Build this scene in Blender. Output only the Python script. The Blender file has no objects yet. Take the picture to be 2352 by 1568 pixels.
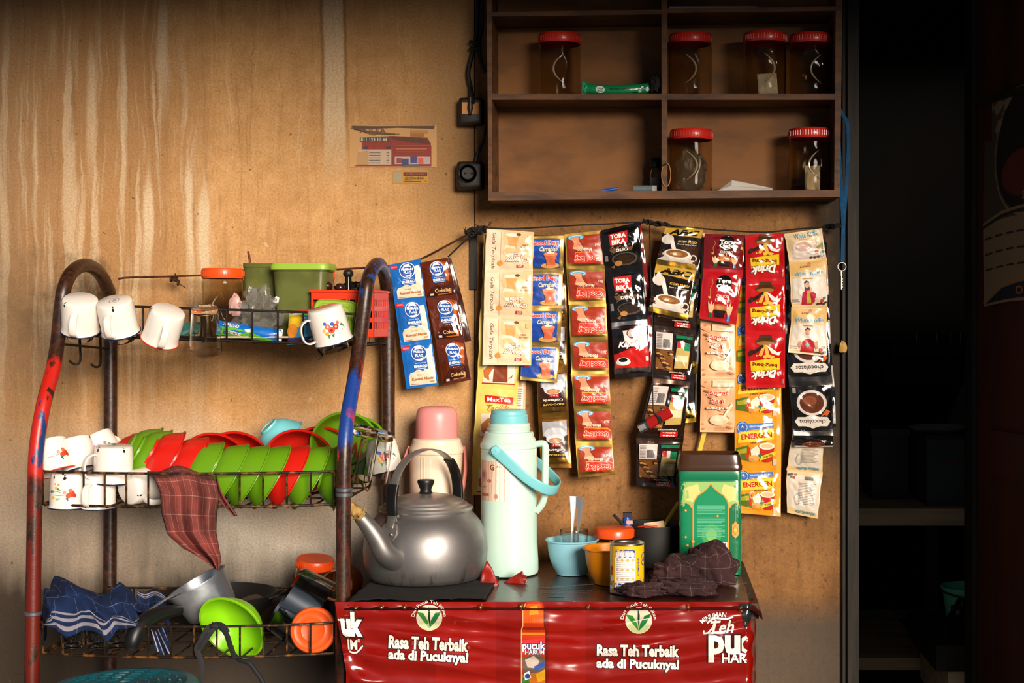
import bpy, math, random
from mathutils import Vector, Matrix, noise
from math import sin, cos, pi, radians, sqrt, exp

random.seed(7)
SC = bpy.context.scene
COL = SC.collection

# ------------------------------------------------------------------ camera
D0 = 3.3                      # camera to back wall, metres
CX, CY = 1500.0, 740.0        # where the optical axis meets the photograph
H0 = 1.2                      # eye height
cam = bpy.data.cameras.new('camera')
cam_o = bpy.data.objects.new('camera', cam); COL.objects.link(cam_o)
cam_o.location = (0, -D0, H0)
cam_o.rotation_euler = (radians(90), 0, 0)
cam.sensor_width = 36
cam.lens = 36*3300/2352
cam.shift_x = -(CX-1176)/2352
cam.shift_y = -(784-CY)/2352
cam.clip_start = 0.05
SC.camera = cam_o

# ------------------------------------------------------------------ sky, sun, exposure
SC.view_settings.view_transform = 'Standard'
SC.view_settings.look = 'None'
SC.view_settings.exposure = 0.0
SC.view_settings.gamma = 1.0
SC.view_settings.use_curve_mapping = False
W = bpy.data.worlds.new('sky'); SC.world = W
W.use_nodes = True
bg = W.node_tree.nodes['Background']
bg.inputs[0].default_value = (0.80, 0.86, 1.0, 1)
bg.inputs[1].default_value = 0.17
sun = bpy.data.lights.new('sun', 'SUN')
sun.energy = 6.3
sun.color = (1.0, 0.875, 0.735)
sun.angle = radians(22)
sun_o = bpy.data.objects.new('sun', sun); COL.objects.link(sun_o)
AZ, EL = radians(26), radians(13.5)
SUND = Vector((-sin(AZ)*cos(EL), cos(AZ)*cos(EL), -sin(EL)))
sun_o.rotation_euler = SUND.to_track_quat('-Z', 'Y').to_euler()
sun_o.location = (1.5, -4, 3.2)

# ------------------------------------------------------------------ helpers
def S(y): return (D0-y)/3300.0                 # metres per photo pixel, y metres in front of the wall
def P(px, py, y=0.0):
    s = S(y)
    return Vector(((px-CX)*s, -y, H0+(CY-py)*s))

def lin(c):
    if isinstance(c, str):
        c = c.lstrip('#'); c = [int(c[i:i+2], 16)/255 for i in (0, 2, 4)]
    return tuple((x/12.92 if x <= 0.04045 else ((x+0.055)/1.055)**2.4) for x in c[:3])

def tag(o, label=None, cat=None, group=None, kind=None):
    if label: o['label'] = label
    if cat: o['category'] = cat
    if group: o['group'] = group
    if kind: o['kind'] = kind
    return o

def thing(name, label, cat, loc=(0, 0, 0), group=None):
    o = bpy.data.objects.new(name, None); COL.objects.link(o)
    o.empty_display_size = 0.02
    o.location = loc
    return tag(o, label, cat, group)

def copy_tree(o, parent=None):
    c = o.copy(); COL.objects.link(c)
    if parent is not None: c.parent = parent
    for ch in list(o.children): copy_tree(ch, c)
    return c

def frame(z, xh):
    """rotation whose local +Z is z and local +X is nearest to xh"""
    z = Vector(z).normalized(); x = Vector(xh)
    x = (x - z*x.dot(z)).normalized(); y = z.cross(x)
    return Matrix((x, y, z)).transposed().to_4x4()

def place(o, loc, z=(0, 0, 1), xh=(1, 0, 0), sc=1.0):
    o.matrix_world = Matrix.Translation(loc) @ frame(z, xh) @ Matrix.Scale(sc, 4)
    return o

# ---- mesh builder: everything added becomes ONE mesh object
class MB:
    def __init__(s):
        s.v = []; s.f = []; s.m = []; s.c = []; s.uv = {}
    def add(s, vs, fs, m=0, c=None):
        b = len(s.v); s.v += [tuple(x) for x in vs]
        for f in fs:
            s.f.append(tuple(i+b for i in f)); s.m.append(m); s.c.append(c)
        return s
    def box(s, a, b, m=0, c=None, M=None):
        x0, y0, z0 = a; x1, y1, z1 = b
        vs = [Vector(p) for p in ((x0,y0,z0),(x1,y0,z0),(x1,y1,z0),(x0,y1,z0),(x0,y0,z1),(x1,y0,z1),(x1,y1,z1),(x0,y1,z1))]
        if M: vs = [M @ v for v in vs]
        return s.add(vs, [(0,3,2,1),(4,5,6,7),(0,1,5,4),(1,2,6,5),(2,3,7,6),(3,0,4,7)], m, c)
    def lathe(s, prof, n=40, M=None, m=0, c=None, close=False):
        """prof: (r, z) pairs from one end to the other"""
        vs = []; fs = []; L = len(prof)
        for i in range(n):
            a = 2*pi*i/n
            for r, z in prof: vs.append(Vector((r*cos(a), r*sin(a), z)))
        for i in range(n):
            j = (i+1) % n
            for k in range(L if close else L-1):
                k2 = (k+1) % L
                fs.append((i*L+k, j*L+k, j*L+k2, i*L+k2))
        if M: vs = [M @ v for v in vs]
        return s.add(vs, fs, m, c)
    def tube(s, pts, r, n=8, closed=False, m=0, c=None, flat=None, up=None):
        """round (or flat: (width, thickness)) bar swept along pts"""
        pts = [Vector(p) for p in pts]; N = len(pts)
        rs = r if isinstance(r, (list, tuple)) else [r]*N
        tang = []
        for i in range(N):
            a = pts[(i-1) % N] if (closed or i > 0) else pts[i]
            b = pts[(i+1) % N] if (closed or i < N-1) else pts[i]
            t = b-a
            tang.append(t.normalized() if t.length > 1e-9 else Vector((0, 0, 1)))
        u = Vector(up) if up is not None else (Vector((0, 0, 1)) if abs(tang[0].z) < .9 else Vector((1, 0, 0)))
        u = (u - tang[0]*u.dot(tang[0])).normalized()
        vs = []; fs = []
        for i in range(N):
            u = (u - tang[i]*u.dot(tang[i]))
            u = u.normalized() if u.length > 1e-6 else tang[i].orthogonal().normalized()
            w = tang[i].cross(u)
            for k in range(n):
                a = 2*pi*(k+.5)/n
                if flat:
                    ca, sa = cos(a), sin(a)
                    e = .45
                    x = flat[0]*.5*math.copysign(abs(ca)**e, ca)*rs[i]; y = flat[1]*.5*math.copysign(abs(sa)**e, sa)*rs[i]
                else:
                    x = rs[i]*cos(a); y = rs[i]*sin(a)
                vs.append(pts[i]+w*x+u*y)
        for i in range(N if closed else N-1):
            j = (i+1) % N
            for k in range(n):
                k2 = (k+1) % n
                fs.append((i*n+k, i*n+k2, j*n+k2, j*n+k))
        if not closed:
            fs.append(tuple(range(n-1, -1, -1))); fs.append(tuple((N-1)*n+k for k in range(n)))
        return s.add(vs, fs, m, c)
    def grid(s, fn, nu, nv, m=0, c=None, uv=True):
        b = len(s.v); vs = []
        for j in range(nv+1):
            for i in range(nu+1):
                vs.append(fn(i/nu, j/nv)); s.uv[b+j*(nu+1)+i] = (i/nu, j/nv)
        fs = []
        for j in range(nv):
            for i in range(nu):
                a = j*(nu+1)+i
                fs.append((a, a+1, a+nu+2, a+nu+1))
        return s.add(vs, fs, m, c)
    def ball(s, ctr, r, n=12, m=0, c=None, sc=(1, 1, 1)):
        M = Matrix.Translation(ctr) @ Matrix.Diagonal((*sc, 1))
        return s.lathe([(r*sin(pi*k/n)+1e-5, -r*cos(pi*k/n)) for k in range(n+1)], 2*n, M, m, c)
    def build(s, name, mats, parent=None, smooth=40, solid=0, loc=None):
        me = bpy.data.meshes.new(name)
        me.from_pydata(s.v, [], s.f)
        if not isinstance(mats, (list, tuple)): mats = [mats]
        for mt in mats: me.materials.append(mt)
        me.polygons.foreach_set('material_index', s.m)
        if any(c is not None for c in s.c):
            at = me.color_attributes.new('Col', 'FLOAT_COLOR', 'CORNER')
            buf = []
            for f, c in zip(s.f, s.c):
                cc = c if c is not None else (1, 1, 1, 0)
                if len(cc) == 3: cc = (*cc, 0)
                buf += list(cc)*len(f)
            at.data.foreach_set('color', buf)
        if s.uv:
            ul = me.uv_layers.new(name='UVMap')
            buf = []
            for f in s.f:
                for i in f: buf += s.uv.get(i, (0, 0))
            ul.data.foreach_set('uv', buf)
        me.update(); me.validate()
        if smooth:
            me.shade_smooth(); me.set_sharp_from_angle(angle=radians(smooth))
        o = bpy.data.objects.new(name, me); COL.objects.link(o)
        if parent is not None: o.parent = parent
        if solid:
            md = o.modifiers.new('thick', 'SOLIDIFY'); md.thickness = solid; md.offset = 0
        return o

def spline(pts, n=6, closed=False):
    """Catmull-Rom through pts"""
    pts = [Vector(p) for p in pts]; N = len(pts); out = []
    rng = N if closed else N-1
    for i in range(rng):
        if closed: a, b, c, d = pts[(i-1) % N], pts[i], pts[(i+1) % N], pts[(i+2) % N]
        else: a, b, c, d = pts[max(i-1, 0)], pts[i], pts[i+1], pts[min(i+2, N-1)]
        for k in range(n):
            t = k/n
            out.append(.5*((2*b)+(c-a)*t+(2*a-5*b+4*c-d)*t*t+(3*b-a-3*c+d)*t**3))
    if not closed: out.append(pts[-1])
    return out

def pl(xs, t):
    """piecewise linear through evenly spaced values"""
    n = len(xs)-1; t = min(max(t, 0), 1)*n; i = min(int(t), n-1); f = t-i
    a, b = xs[i], xs[i+1]
    if isinstance(a, (int, float)): return a+(b-a)*f
    return [p+(q-p)*f for p, q in zip(a, b)]

# ---- materials
_mats = {}
def N_(nt, t, **kw):
    n = nt.nodes.new(t)
    for k, v in kw.items(): setattr(n, k, v)
    return n
def new_mat(name):
    m = bpy.data.materials.new(name); m.use_nodes = True
    return m, m.node_tree, m.node_tree.nodes['Principled BSDF']
def coords(nt, scale=(1, 1, 1), kind='Object'):
    tc = N_(nt, 'ShaderNodeTexCoord'); mp = N_(nt, 'ShaderNodeMapping')
    mp.inputs['Scale'].default_value = scale
    nt.links.new(tc.outputs[kind], mp.inputs['Vector'])
    return mp.outputs['Vector']
def nz(nt, vec, scale, detail=4, rough=.55):
    n = N_(nt, 'ShaderNodeTexNoise')
    n.inputs['Scale'].default_value = scale; n.inputs['Detail'].default_value = detail; n.inputs['Roughness'].default_value = rough
    nt.links.new(vec, n.inputs['Vector'])
    return n.outputs['Fac']
def ramp(nt, fac, lo, hi, a=0.0, b=1.0):
    r = N_(nt, 'ShaderNodeMapRange'); r.clamp = True
    for k, v in zip(('From Min', 'From Max', 'To Min', 'To Max'), (lo, hi, a, b)): r.inputs[k].default_value = v
    nt.links.new(fac, r.inputs['Value'])
    return r.outputs['Result']
def mix(nt, fac, a, b, mode='MIX'):
    m = N_(nt, 'ShaderNodeMix'); m.data_type = 'RGBA'; m.blend_type = mode
    for sock, val in ((m.inputs['Factor'], fac), (m.inputs['A'], a), (m.inputs['B'], b)):
        if hasattr(val, 'is_linked'): nt.links.new(val, sock)
        elif isinstance(val, (int, float)): sock.default_value = val
        else: sock.default_value = (*val[:3], 1)
    return m.outputs['Result']
def math_(nt, op, a, b=0.0):
    m = N_(nt, 'ShaderNodeMath', operation=op)
    for sock, val in ((m.inputs[0], a), (m.inputs[1], b)):
        if hasattr(val, 'is_linked'): nt.links.new(val, sock)
        else: sock.default_value = val
    return m.outputs[0]
def bump(nt, bs, h, strength=.3, dist=.002):
    b = N_(nt, 'ShaderNodeBump'); b.inputs['Strength'].default_value = strength; b.inputs['Distance'].default_value = dist
    nt.links.new(h, b.inputs['Height']); nt.links.new(b.outputs['Normal'], bs.inputs['Normal']); nt.links.new(b.outputs['Normal'], bs.inputs['Coat Normal'])

def mat(name, col, rough=.5, metal=0.0, col2=None, ns=20, nlo=.42, nhi=.65, stretch=(1, 1, 1), bm=0, bscale=60, trans=0, ior=1.45, coat=0, spec=.5, sheen=0, alpha=1, rvar=0):
    """one-colour material with an optional wear colour and a fine bump"""
    if name in _mats: return _mats[name]
    m, nt, bs = new_mat(name)
    c = lin(col)
    bs.inputs['Base Color'].default_value = (*c, 1)
    bs.inputs['Roughness'].default_value = rough
    bs.inputs['Metallic'].default_value = metal
    bs.inputs['IOR'].default_value = ior
    bs.inputs['Specular IOR Level'].default_value = spec
    bs.inputs['Transmission Weight'].default_value = trans
    bs.inputs['Coat Weight'].default_value = coat
    bs.inputs['Coat Roughness'].default_value = .12
    bs.inputs['Sheen Weight'].default_value = sheen
    bs.inputs['Alpha'].default_value = alpha
    vec = None
    if col2 is not None:
        vec = coords(nt, stretch)
        f = ramp(nt, nz(nt, vec, ns, 5), nlo, nhi)
        nt.links.new(mix(nt, f, c, lin(col2)), bs.inputs['Base Color'])
        if rvar: nt.links.new(ramp(nt, f, 0, 1, rough, min(1, rough+rvar)), bs.inputs['Roughness'])
    if bm:
        v2 = coords(nt, stretch)
        bump(nt, bs, nz(nt, v2, bscale, 4), bm, .003)
    _mats[name] = m
    return m

def print_mat(name, rough=.3, coat=0.0, bm=0.0, bscale=40, bdist=.004, kind='Object', stretch=(1, 1, 1), spec=.5, frough=.28):
    """printed surface: ink colour from the mesh's own print, alpha of the print = bare foil"""
    if name in _mats: return _mats[name]
    m, nt, bs = new_mat(name)
    at = N_(nt, 'ShaderNodeAttribute'); at.attribute_name = 'Col'
    nt.links.new(at.outputs['Color'], bs.inputs['Base Color'])
    nt.links.new(at.outputs['Alpha'], bs.inputs['Metallic'])
    nt.links.new(ramp(nt, at.outputs['Alpha'], 0, 1, rough, frough), bs.inputs['Roughness'])
    bs.inputs['Coat Weight'].default_value = coat; bs.inputs['Coat Roughness'].default_value = .08
    bs.inputs['Specular IOR Level'].default_value = spec
    if bm:
        v = coords(nt, stretch, kind)
        n1 = nz(nt, v, bscale, 1.3, .5)
        bump(nt, bs, n1, bm, bdist)
    _mats[name] = m
    return m

# ---- printed art: flat shapes laid on a surface function fn(u, v, lift)
_txt = {}
def text_mesh(s, bold=0.0, shear=0.0):
    k = (s, round(bold, 4), shear)
    if k in _txt: return _txt[k]
    cu = bpy.data.curves.new('t', 'FONT'); cu.body = s; cu.resolution_u = 2
    cu.offset = bold; cu.shear = shear; cu.size = 1.0
    ob = bpy.data.objects.new('t', cu)
    me = ob.to_mesh()
    vs = [(v.co.x, v.co.y) for v in me.vertices]
    fs = []
    for p in me.polygons:
        q = list(p.vertices)
        for i in range(1, len(q)-1): fs.append((q[0], q[i], q[i+1]))
    ob.to_mesh_clear(); bpy.data.objects.remove(ob); bpy.data.curves.remove(cu)
    _txt[k] = (vs, fs)
    return _txt[k]

def refine(vs, fs, L):
    """split triangles until no edge is longer than L"""
    vs = list(vs)
    for _ in range(7):
        mid = {}; out = []; any_ = False
        def e(a, b):
            k = (min(a, b), max(a, b))
            if k in mid: return mid[k]
            d = sqrt((vs[a][0]-vs[b][0])**2+(vs[a][1]-vs[b][1])**2)
            if d <= L: mid[k] = None
            else:
                vs.append(((vs[a][0]+vs[b][0])/2, (vs[a][1]+vs[b][1])/2)); mid[k] = len(vs)-1
            return mid[k]
        for a, b, c in fs:
            x, y, z = e(a, b), e(b, c), e(c, a)
            n = (x is not None)+(y is not None)+(z is not None)
            if n == 0: out.append((a, b, c)); continue
            any_ = True
            if n == 3: out += [(a, x, z), (x, b, y), (z, y, c), (x, y, z)]
            else:
                # rotate so the pattern starts at a split edge
                for _k in range(3):
                    if x is not None and (n == 1 or y is not None): break
                    a, b, c, x, y, z = b, c, a, y, z, x
                if n == 1: out += [(a, x, c), (x, b, c)]
                else: out += [(x, b, y), (a, x, y), (a, y, c)]
        fs = out
        if not any_: break
    return vs, fs

def stroke(pts, w):
    """2-D polyline of width w -> verts, tris"""
    vs = []; fs = []
    n = len(pts)
    for i, p in enumerate(pts):
        a = pts[max(i-1, 0)]; b = pts[min(i+1, n-1)]
        tx, ty = b[0]-a[0], b[1]-a[1]; l = sqrt(tx*tx+ty*ty) or 1
        ww = w[i] if isinstance(w, (list, tuple)) else w
        vs += [(p[0]-ty/l*ww/2, p[1]+tx/l*ww/2), (p[0]+ty/l*ww/2, p[1]-tx/l*ww/2)]
    for i in range(n-1):
        fs += [(2*i, 2*i+1, 2*i+3), (2*i, 2*i+3, 2*i+2)]
    return vs, fs

def ell(cx, cy, rx, ry, n=22, a0=0, a1=2*pi):
    return [(cx+rx*cos(a0+(a1-a0)*i/n), cy+ry*sin(a0+(a1-a0)*i/n)) for i in range(n if abs(a1-a0-2*pi) < 1e-6 else n+1)]

def rgba(c):
    """'#rrggbb' ink, or 'm#rrggbb' bare metal foil"""
    if isinstance(c, str) and c[0] == 'm': return (*lin(c[1:]), 1.0)
    if isinstance(c, str): return (*lin(c), 0.0)
    return c

def art(mb, fn, asp, items, m=0, flip=False, L=.09, lift=.00012, base=1, step=1):
    """items are laid in paint order; x in 0..1, y in 0..1 (up), sizes in widths"""
    from mathutils.geometry import tessellate_polygon
    for k, it in enumerate(items):
        t = it[0]; col = it[-1] if not isinstance(it[-1], dict) else it[-2]
        lay = []
        if t == 'r':
            x0, y0, x1, y1 = it[1:5]
            lay.append(([(x0, y0*asp), (x1, y0*asp), (x1, y1*asp), (x0, y1*asp)], [(0, 1, 2), (0, 2, 3)], col))
        elif t == 'e':
            cx, cy, rx, ry = it[1:5]
            ps = ell(cx, cy*asp, rx, ry)
            lay.append(([(cx, cy*asp)]+ps, [(0, i+1, (i+1) % len(ps)+1) for i in range(len(ps))], col))
        elif t == 'o':                                  # ring
            cx, cy, rx, ry, w = it[1:6]
            ps = ell(cx, cy*asp, rx, ry, 26); ps.append(ps[0])
            v, f = stroke(ps, w); lay.append((v, f, col))
        elif t == 'p':
            ps = [(x, y*asp) for x, y in it[1]]
            tri = tessellate_polygon([[Vector((x, y, 0)) for x, y in ps]])
            lay.append((ps, [tuple(q) for q in tri], col))
        elif t == 'l':
            ps = [(x, y*asp) for x, y in it[1]]
            v, f = stroke(ps, it[2]); lay.append((v, f, col))
        elif t == 't':
            s, cx, cy, w, h = it[1:6]
            op = it[-1] if isinstance(it[-1], dict) else {}
            bold = op.get('bold', .012)*1.25+.006; sh = op.get('shear', 0); rot = radians(op.get('rot', 0)); ol = op.get('ol')
            ref, _ = text_mesh(s, bold, sh)
            if not ref: continue
            xs = [q[0] for q in ref]; ys = [q[1] for q in ref]
            x0, x1, y0, y1 = min(xs), max(xs), min(ys), max(ys)
            kx = w/max(x1-x0, 1e-6); ky = h/max(y1-y0, 1e-6)
            def tr(q):
                X = (q[0]-(x0+x1)/2)*kx; Y = (q[1]-(y0+y1)/2)*ky
                arc = op.get('arc')
                if arc:                                  # text bent over a circle of radius arc
                    a = X/arc; X, Y = (arc+Y)*sin(a), (arc+Y)*cos(a)-arc
                return (cx+X*cos(rot)-Y*sin(rot), cy*asp+X*sin(rot)+Y*cos(rot))
            if ol:
                v, f = text_mesh(s, bold+op.get('olw', .045), sh); lay.append(([tr(q) for q in v], f, ol))
            v, f = text_mesh(s, bold, sh); lay.append(([tr(q) for q in v], f, col))
        for j, (v, f, c) in enumerate(lay):
            v, f = refine(v, f, L)
            z = lift*(base+k*step+j*.5)
            out = []
            for x, y in v:
                u_, v_ = x, y/asp
                if flip: u_, v_ = 1-u_, 1-v_
                out.append(fn(u_, v_, z))
            mb.add(out, [q for q in f], m, rgba(c))
# ================================================================== setting
def wall_mat():
    m, nt, bs = new_mat('stained_plaster')
    L = nt.links
    v = coords(nt)
    sep = N_(nt, 'ShaderNodeSeparateXYZ'); L.new(v, sep.inputs[0])
    X, Z = sep.outputs['X'], sep.outputs['Z']
    mul = lambda a, b: math_(nt, 'MULTIPLY', a, b)
    add = lambda a, b: math_(nt, 'ADD', a, b)
    blotch = nz(nt, v, 2.2, 5, .6)
    fine = nz(nt, v, 210, 3, .7)
    mid = nz(nt, v, 24, 6, .65)
    wob = mul(math_(nt, 'SUBTRACT', nz(nt, coords(nt, (9, 1, 4)), 1, 4, .6), .5), .05)   # wavering drip edges
    cx = N_(nt, 'ShaderNodeCombineXYZ'); L.new(add(X, wob), cx.inputs[0]); L.new(mul(Z, .035), cx.inputs[2])
    s1 = nz(nt, cx.outputs[0], 34, 3, .62); s2 = nz(nt, cx.outputs[0], 95, 3, .6); s3 = nz(nt, cx.outputs[0], 12, 2, .5)
    zz = add(Z, mul(math_(nt, 'SUBTRACT', blotch, .5), .5))
    low = ramp(nt, zz, 1.02, .70)
    base = mix(nt, ramp(nt, mid, .35, .7), lin('#ca9c68'), lin('#b38550'))
    base = mix(nt, ramp(nt, blotch, .42, .68, 0, .45), base, lin('#94683a'))
    base = mix(nt, low, base, lin('#cdc1b0'))
    leftm = ramp(nt, add(X, mul(math_(nt, 'SUBTRACT', s3, .5), .3)), -.98, -1.14)
    half = ramp(nt, X, -.45, -1.05, .16, 1)
    # pale lime drips and brown runs between them
    top = add(1.66, mul(s1, .42))
    fade = ramp(nt, math_(nt, 'SUBTRACT', top, Z), -.02, .16)
    base = mix(nt, mul(leftm, ramp(nt, Z, .95, 1.25, .35, .75)), base, lin('#9a7148'))
    upz = ramp(nt, Z, .92, 1.22, .25, 1)
    base = mix(nt, mul(mul(ramp(nt, s1, .52, .60), fade), mul(mul(leftm, upz), .75)), base, lin('#c4aa88'))
    base = mix(nt, mul(ramp(nt, s2, .54, .68, 0, .42), mul(half, upz)), base, lin('#7c5730'))
    base = mix(nt, mul(ramp(nt, s2, .42, .30, 0, .35), mul(half, upz)), base, lin('#d8c3a2'))
    for px, hw, y0, y1, amt in ((768, 24, -200, 430, .62), (437, 8, 325, 720, .85), (471, 12, 385, 760, .8), (375, 10, -60, 300, .6), (338, 11, 360, 700, .8), (121, 8, 10, 200, .5), (208, 9, 60, 460, .5), (283, 7, 20, 420, .5)):
        x0 = P(px, 0).x; w = hw*.001
        d = math_(nt, 'ABSOLUTE', math_(nt, 'SUBTRACT', add(X, mul(wob, .55)), x0))
        zt_, zb_ = P(0, y0).z, P(0, y1).z
        taper = ramp(nt, Z, zt_, zt_-.09)
        a = mul(ramp(nt, math_(nt, 'SUBTRACT', d, mul(taper, w)), .003, -.004), mul(taper, ramp(nt, Z, zb_, zb_+.16)))
        base = mix(nt, mul(a, amt), base, lin('#cfb896'))
        if hw > 20:
            e = mul(ramp(nt, math_(nt, 'ABSOLUTE', math_(nt, 'SUBTRACT', d, w+.003)), .006, .001), ramp(nt, Z, zb_+.05, zb_+.2))
            base = mix(nt, mul(e, .55), base, lin('#6e4c2a'))
    # grime spots by the rack; shade painted into the left edge and wall foot
    def spot(cx, cz, r0, r1, sx=1.0):
        dx = mul(math_(nt, 'SUBTRACT', X, cx), sx); dz = math_(nt, 'SUBTRACT', Z, cz)
        d = math_(nt, 'SQRT', add(mul(dx, dx), mul(dz, dz)))
        d = add(d, mul(math_(nt, 'SUBTRACT', mid, .5), .30))
        return ramp(nt, d, r1, r0)
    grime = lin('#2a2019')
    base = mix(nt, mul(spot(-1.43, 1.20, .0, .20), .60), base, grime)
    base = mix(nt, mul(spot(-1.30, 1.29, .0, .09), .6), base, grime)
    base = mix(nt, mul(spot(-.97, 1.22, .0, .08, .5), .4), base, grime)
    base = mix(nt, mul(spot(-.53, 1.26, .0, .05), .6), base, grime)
    base = mix(nt, ramp(nt, add(X, mul(s1, .1)), -1.24, -1.52, 0, .55), base, lin('#5d5142'))  # left edge shade, painted as a darker tone
    base = mix(nt, mul(spot(-.44, 1.60, .02, .36, 2.6), .60), base, lin('#3a2614'))  # darker patch around the sockets
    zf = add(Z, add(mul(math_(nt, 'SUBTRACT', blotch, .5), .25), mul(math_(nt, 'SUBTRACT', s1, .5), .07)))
    base = mix(nt, mul(ramp(nt, zf, .70, .57), .95), base, lin('#1f1b17'))  # dark band painted in for the shade low on the wall
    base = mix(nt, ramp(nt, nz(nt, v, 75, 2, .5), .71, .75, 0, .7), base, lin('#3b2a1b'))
    base = mix(nt, ramp(nt, nz(nt, v, 30, 1, .5), .77, .80, 0, .5), base, lin('#d3bd9c'))
    base = mix(nt, ramp(nt, fine, .38, .72, 0, .42), base, lin('#54391e'))
    L.new(base, bs.inputs['Base Color'])
    bs.inputs['Roughness'].default_value = .78
    bs.inputs['Specular IOR Level'].default_value = .25
    h = add(mul(mid, .8), mul(fine, .4))
    bump(nt, bs, h, .5, .004)
    return m

def board_mat():
    m, nt, bs = new_mat('old_plywood')
    L = nt.links; v = coords(nt)
    sep = N_(nt, 'ShaderNodeSeparateXYZ'); L.new(v, sep.inputs[0])
    X, Z = sep.outputs['X'], sep.outputs['Z']
    mid = nz(nt, v, 16, 6, .65); fine = nz(nt, v, 170, 3, .7)
    gr = nz(nt, coords(nt, (70, 1, 3)), 1, 5, .6)
    base = mix(nt, ramp(nt, nz(nt, v, 5, 7, .68), .36, .66), lin('#a37342'), lin('#764e28'))
    base = mix(nt, ramp(nt, gr, .45, .75, 0, .35), base, lin('#5c3f22'))
    base = mix(nt, ramp(nt, nz(nt, v, 70, 3, .6), .58, .70, 0, .6), base, lin('#3b2917'))
    base = mix(nt, ramp(nt, fine, .35, .75, 0, .40), base, lin('#3e2b18'))
    # shade beside the doorway painted dark into the board, down to waist height
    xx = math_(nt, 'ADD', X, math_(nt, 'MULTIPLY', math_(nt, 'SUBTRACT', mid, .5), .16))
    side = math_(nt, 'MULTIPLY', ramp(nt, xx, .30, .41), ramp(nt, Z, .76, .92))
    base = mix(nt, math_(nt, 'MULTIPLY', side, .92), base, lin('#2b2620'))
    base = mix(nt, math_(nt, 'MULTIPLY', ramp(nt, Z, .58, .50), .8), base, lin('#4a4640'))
    L.new(base, bs.inputs['Base Color'])
    bs.inputs['Roughness'].default_value = .75
    bs.inputs['Specular IOR Level'].default_value = .25
    bump(nt, bs, math_(nt, 'ADD', math_(nt, 'MULTIPLY', mid, .7), math_(nt, 'MULTIPLY', fine, .5)), .4, .004)
    return m

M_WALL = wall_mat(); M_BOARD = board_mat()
M_DARKWOOD = mat('soot_dark_wood', '#1a150f', .65, col2='#2e251a', ns=8, stretch=(6, 6, .6), bm=.3, bscale=20)
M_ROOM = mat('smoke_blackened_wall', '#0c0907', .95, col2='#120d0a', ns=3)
M_FLOOR = mat('trodden_concrete', '#6d655b', .85, col2='#4d463e', ns=4, bm=.3, bscale=30)
M_TIN = mat('awning_tin', '#4b443c', .6, col2='#5e4a36', ns=3)

def struct(name, mb, m, smooth=0):
    return tag(mb.build(name, m, smooth=smooth), kind='structure')

XS = P(1090, 0).x            # seam between plaster and board
XE = P(1946, 0).x            # end of the board, doorway begins
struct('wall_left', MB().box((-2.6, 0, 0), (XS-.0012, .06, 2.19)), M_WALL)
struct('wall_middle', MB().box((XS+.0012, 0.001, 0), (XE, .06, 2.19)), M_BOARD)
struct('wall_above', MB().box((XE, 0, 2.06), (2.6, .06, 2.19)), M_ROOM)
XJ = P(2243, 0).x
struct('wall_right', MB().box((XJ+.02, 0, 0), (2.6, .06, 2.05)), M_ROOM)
# door frame: post with a rebate beside the board, right jamb behind the leaf
jb = MB().box((XE-.002, -.022, 0), (XE+.024, .075, 2.06)).box((XE-.012, -.012, 0), (XE-.002, 0, 2.06))
struct('trim_1', jb, M_DARKWOOD)
struct('trim_2', MB().box((XJ-.012, -.01, 0), (XJ+.022, .075, 2.06)), M_DARKWOOD)
struct('floor', MB().box((-4, -4.2, -.05), (4, 2.6, 0)), M_FLOOR)
# dark store room behind the doorway
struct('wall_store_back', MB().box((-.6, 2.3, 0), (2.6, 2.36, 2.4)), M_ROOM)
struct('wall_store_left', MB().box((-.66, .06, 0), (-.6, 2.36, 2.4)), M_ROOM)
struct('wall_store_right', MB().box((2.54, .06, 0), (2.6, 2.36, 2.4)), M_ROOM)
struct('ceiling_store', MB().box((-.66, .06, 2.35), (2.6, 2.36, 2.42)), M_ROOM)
# unseen eaves over the stall, front edge shaped to shade wall top and cabinet
aw = MB()
zr, zf_ = 2.20, 2.02
pts = [(-2.6, .06, zr), (2.6, .06, zr), (2.6, -1.85, zf_), (.62, -1.80, zf_), (.12, -1.24, zf_), (-.95, -1.17, zf_), (-2.6, -1.12, zf_)]
aw.add(pts+[(x, y, z+.03) for x, y, z in pts], [(0,1,2,3,4,5), (11,10,9,8,7,6)]+[(i, (i+1) % 6, (i+1) % 6+6, i+6) for i in range(6)])
struct('ceiling_eaves', aw, M_TIN)

# unseen partition added to shade the doorway and the wall beside it
struct('wall_shade_blocker', MB().box((1.22, -1.52, 0), (1.27, 0, 2.15)), M_ROOM)
# ------------------------------------------------------------------ door leaf, standing open toward the street
M_DOOR = mat('red_brown_door_paint', '#4a2012', .55, col2='#33160c', ns=10, stretch=(1, 1, .3), bm=.15, bscale=30)
dh = Vector((XJ+.006, -.02, 0)); de = Vector((.945, -.88, 0))
dd = (de-dh).normalized(); dn = Vector((dd.y, -dd.x, 0))
if dn.x > 0: dn = -dn
def DP(s, z, off=0.0): return dh+dd*s+dn*off+Vector((0, 0, z))
LD = (de-dh).length
def slab(mb, s0, s1, z0, z1, o0, o1, m=0, c=None):
    vs = [DP(s, z, o) for o in (o0, o1) for z in (z0, z1) for s in (s0, s1)]
    return mb.add(vs, [(0,1,3,2), (4,6,7,5), (0,2,6,4), (1,5,7,3), (0,4,5,1), (2,3,7,6)], m, c)
leaf = MB(); slab(leaf, 0, LD, .02, 2.04, -.035, 0)
for a, b, c, d in ((0, .07, .02, 2.04), (LD-.09, LD, .02, 2.04), (.07, LD-.09, .02, .16), (.07, LD-.09, .86, .96), (.07, LD-.09, 1.95, 2.04)):
    slab(leaf, a, b, c, d, 0, .008)
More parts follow.
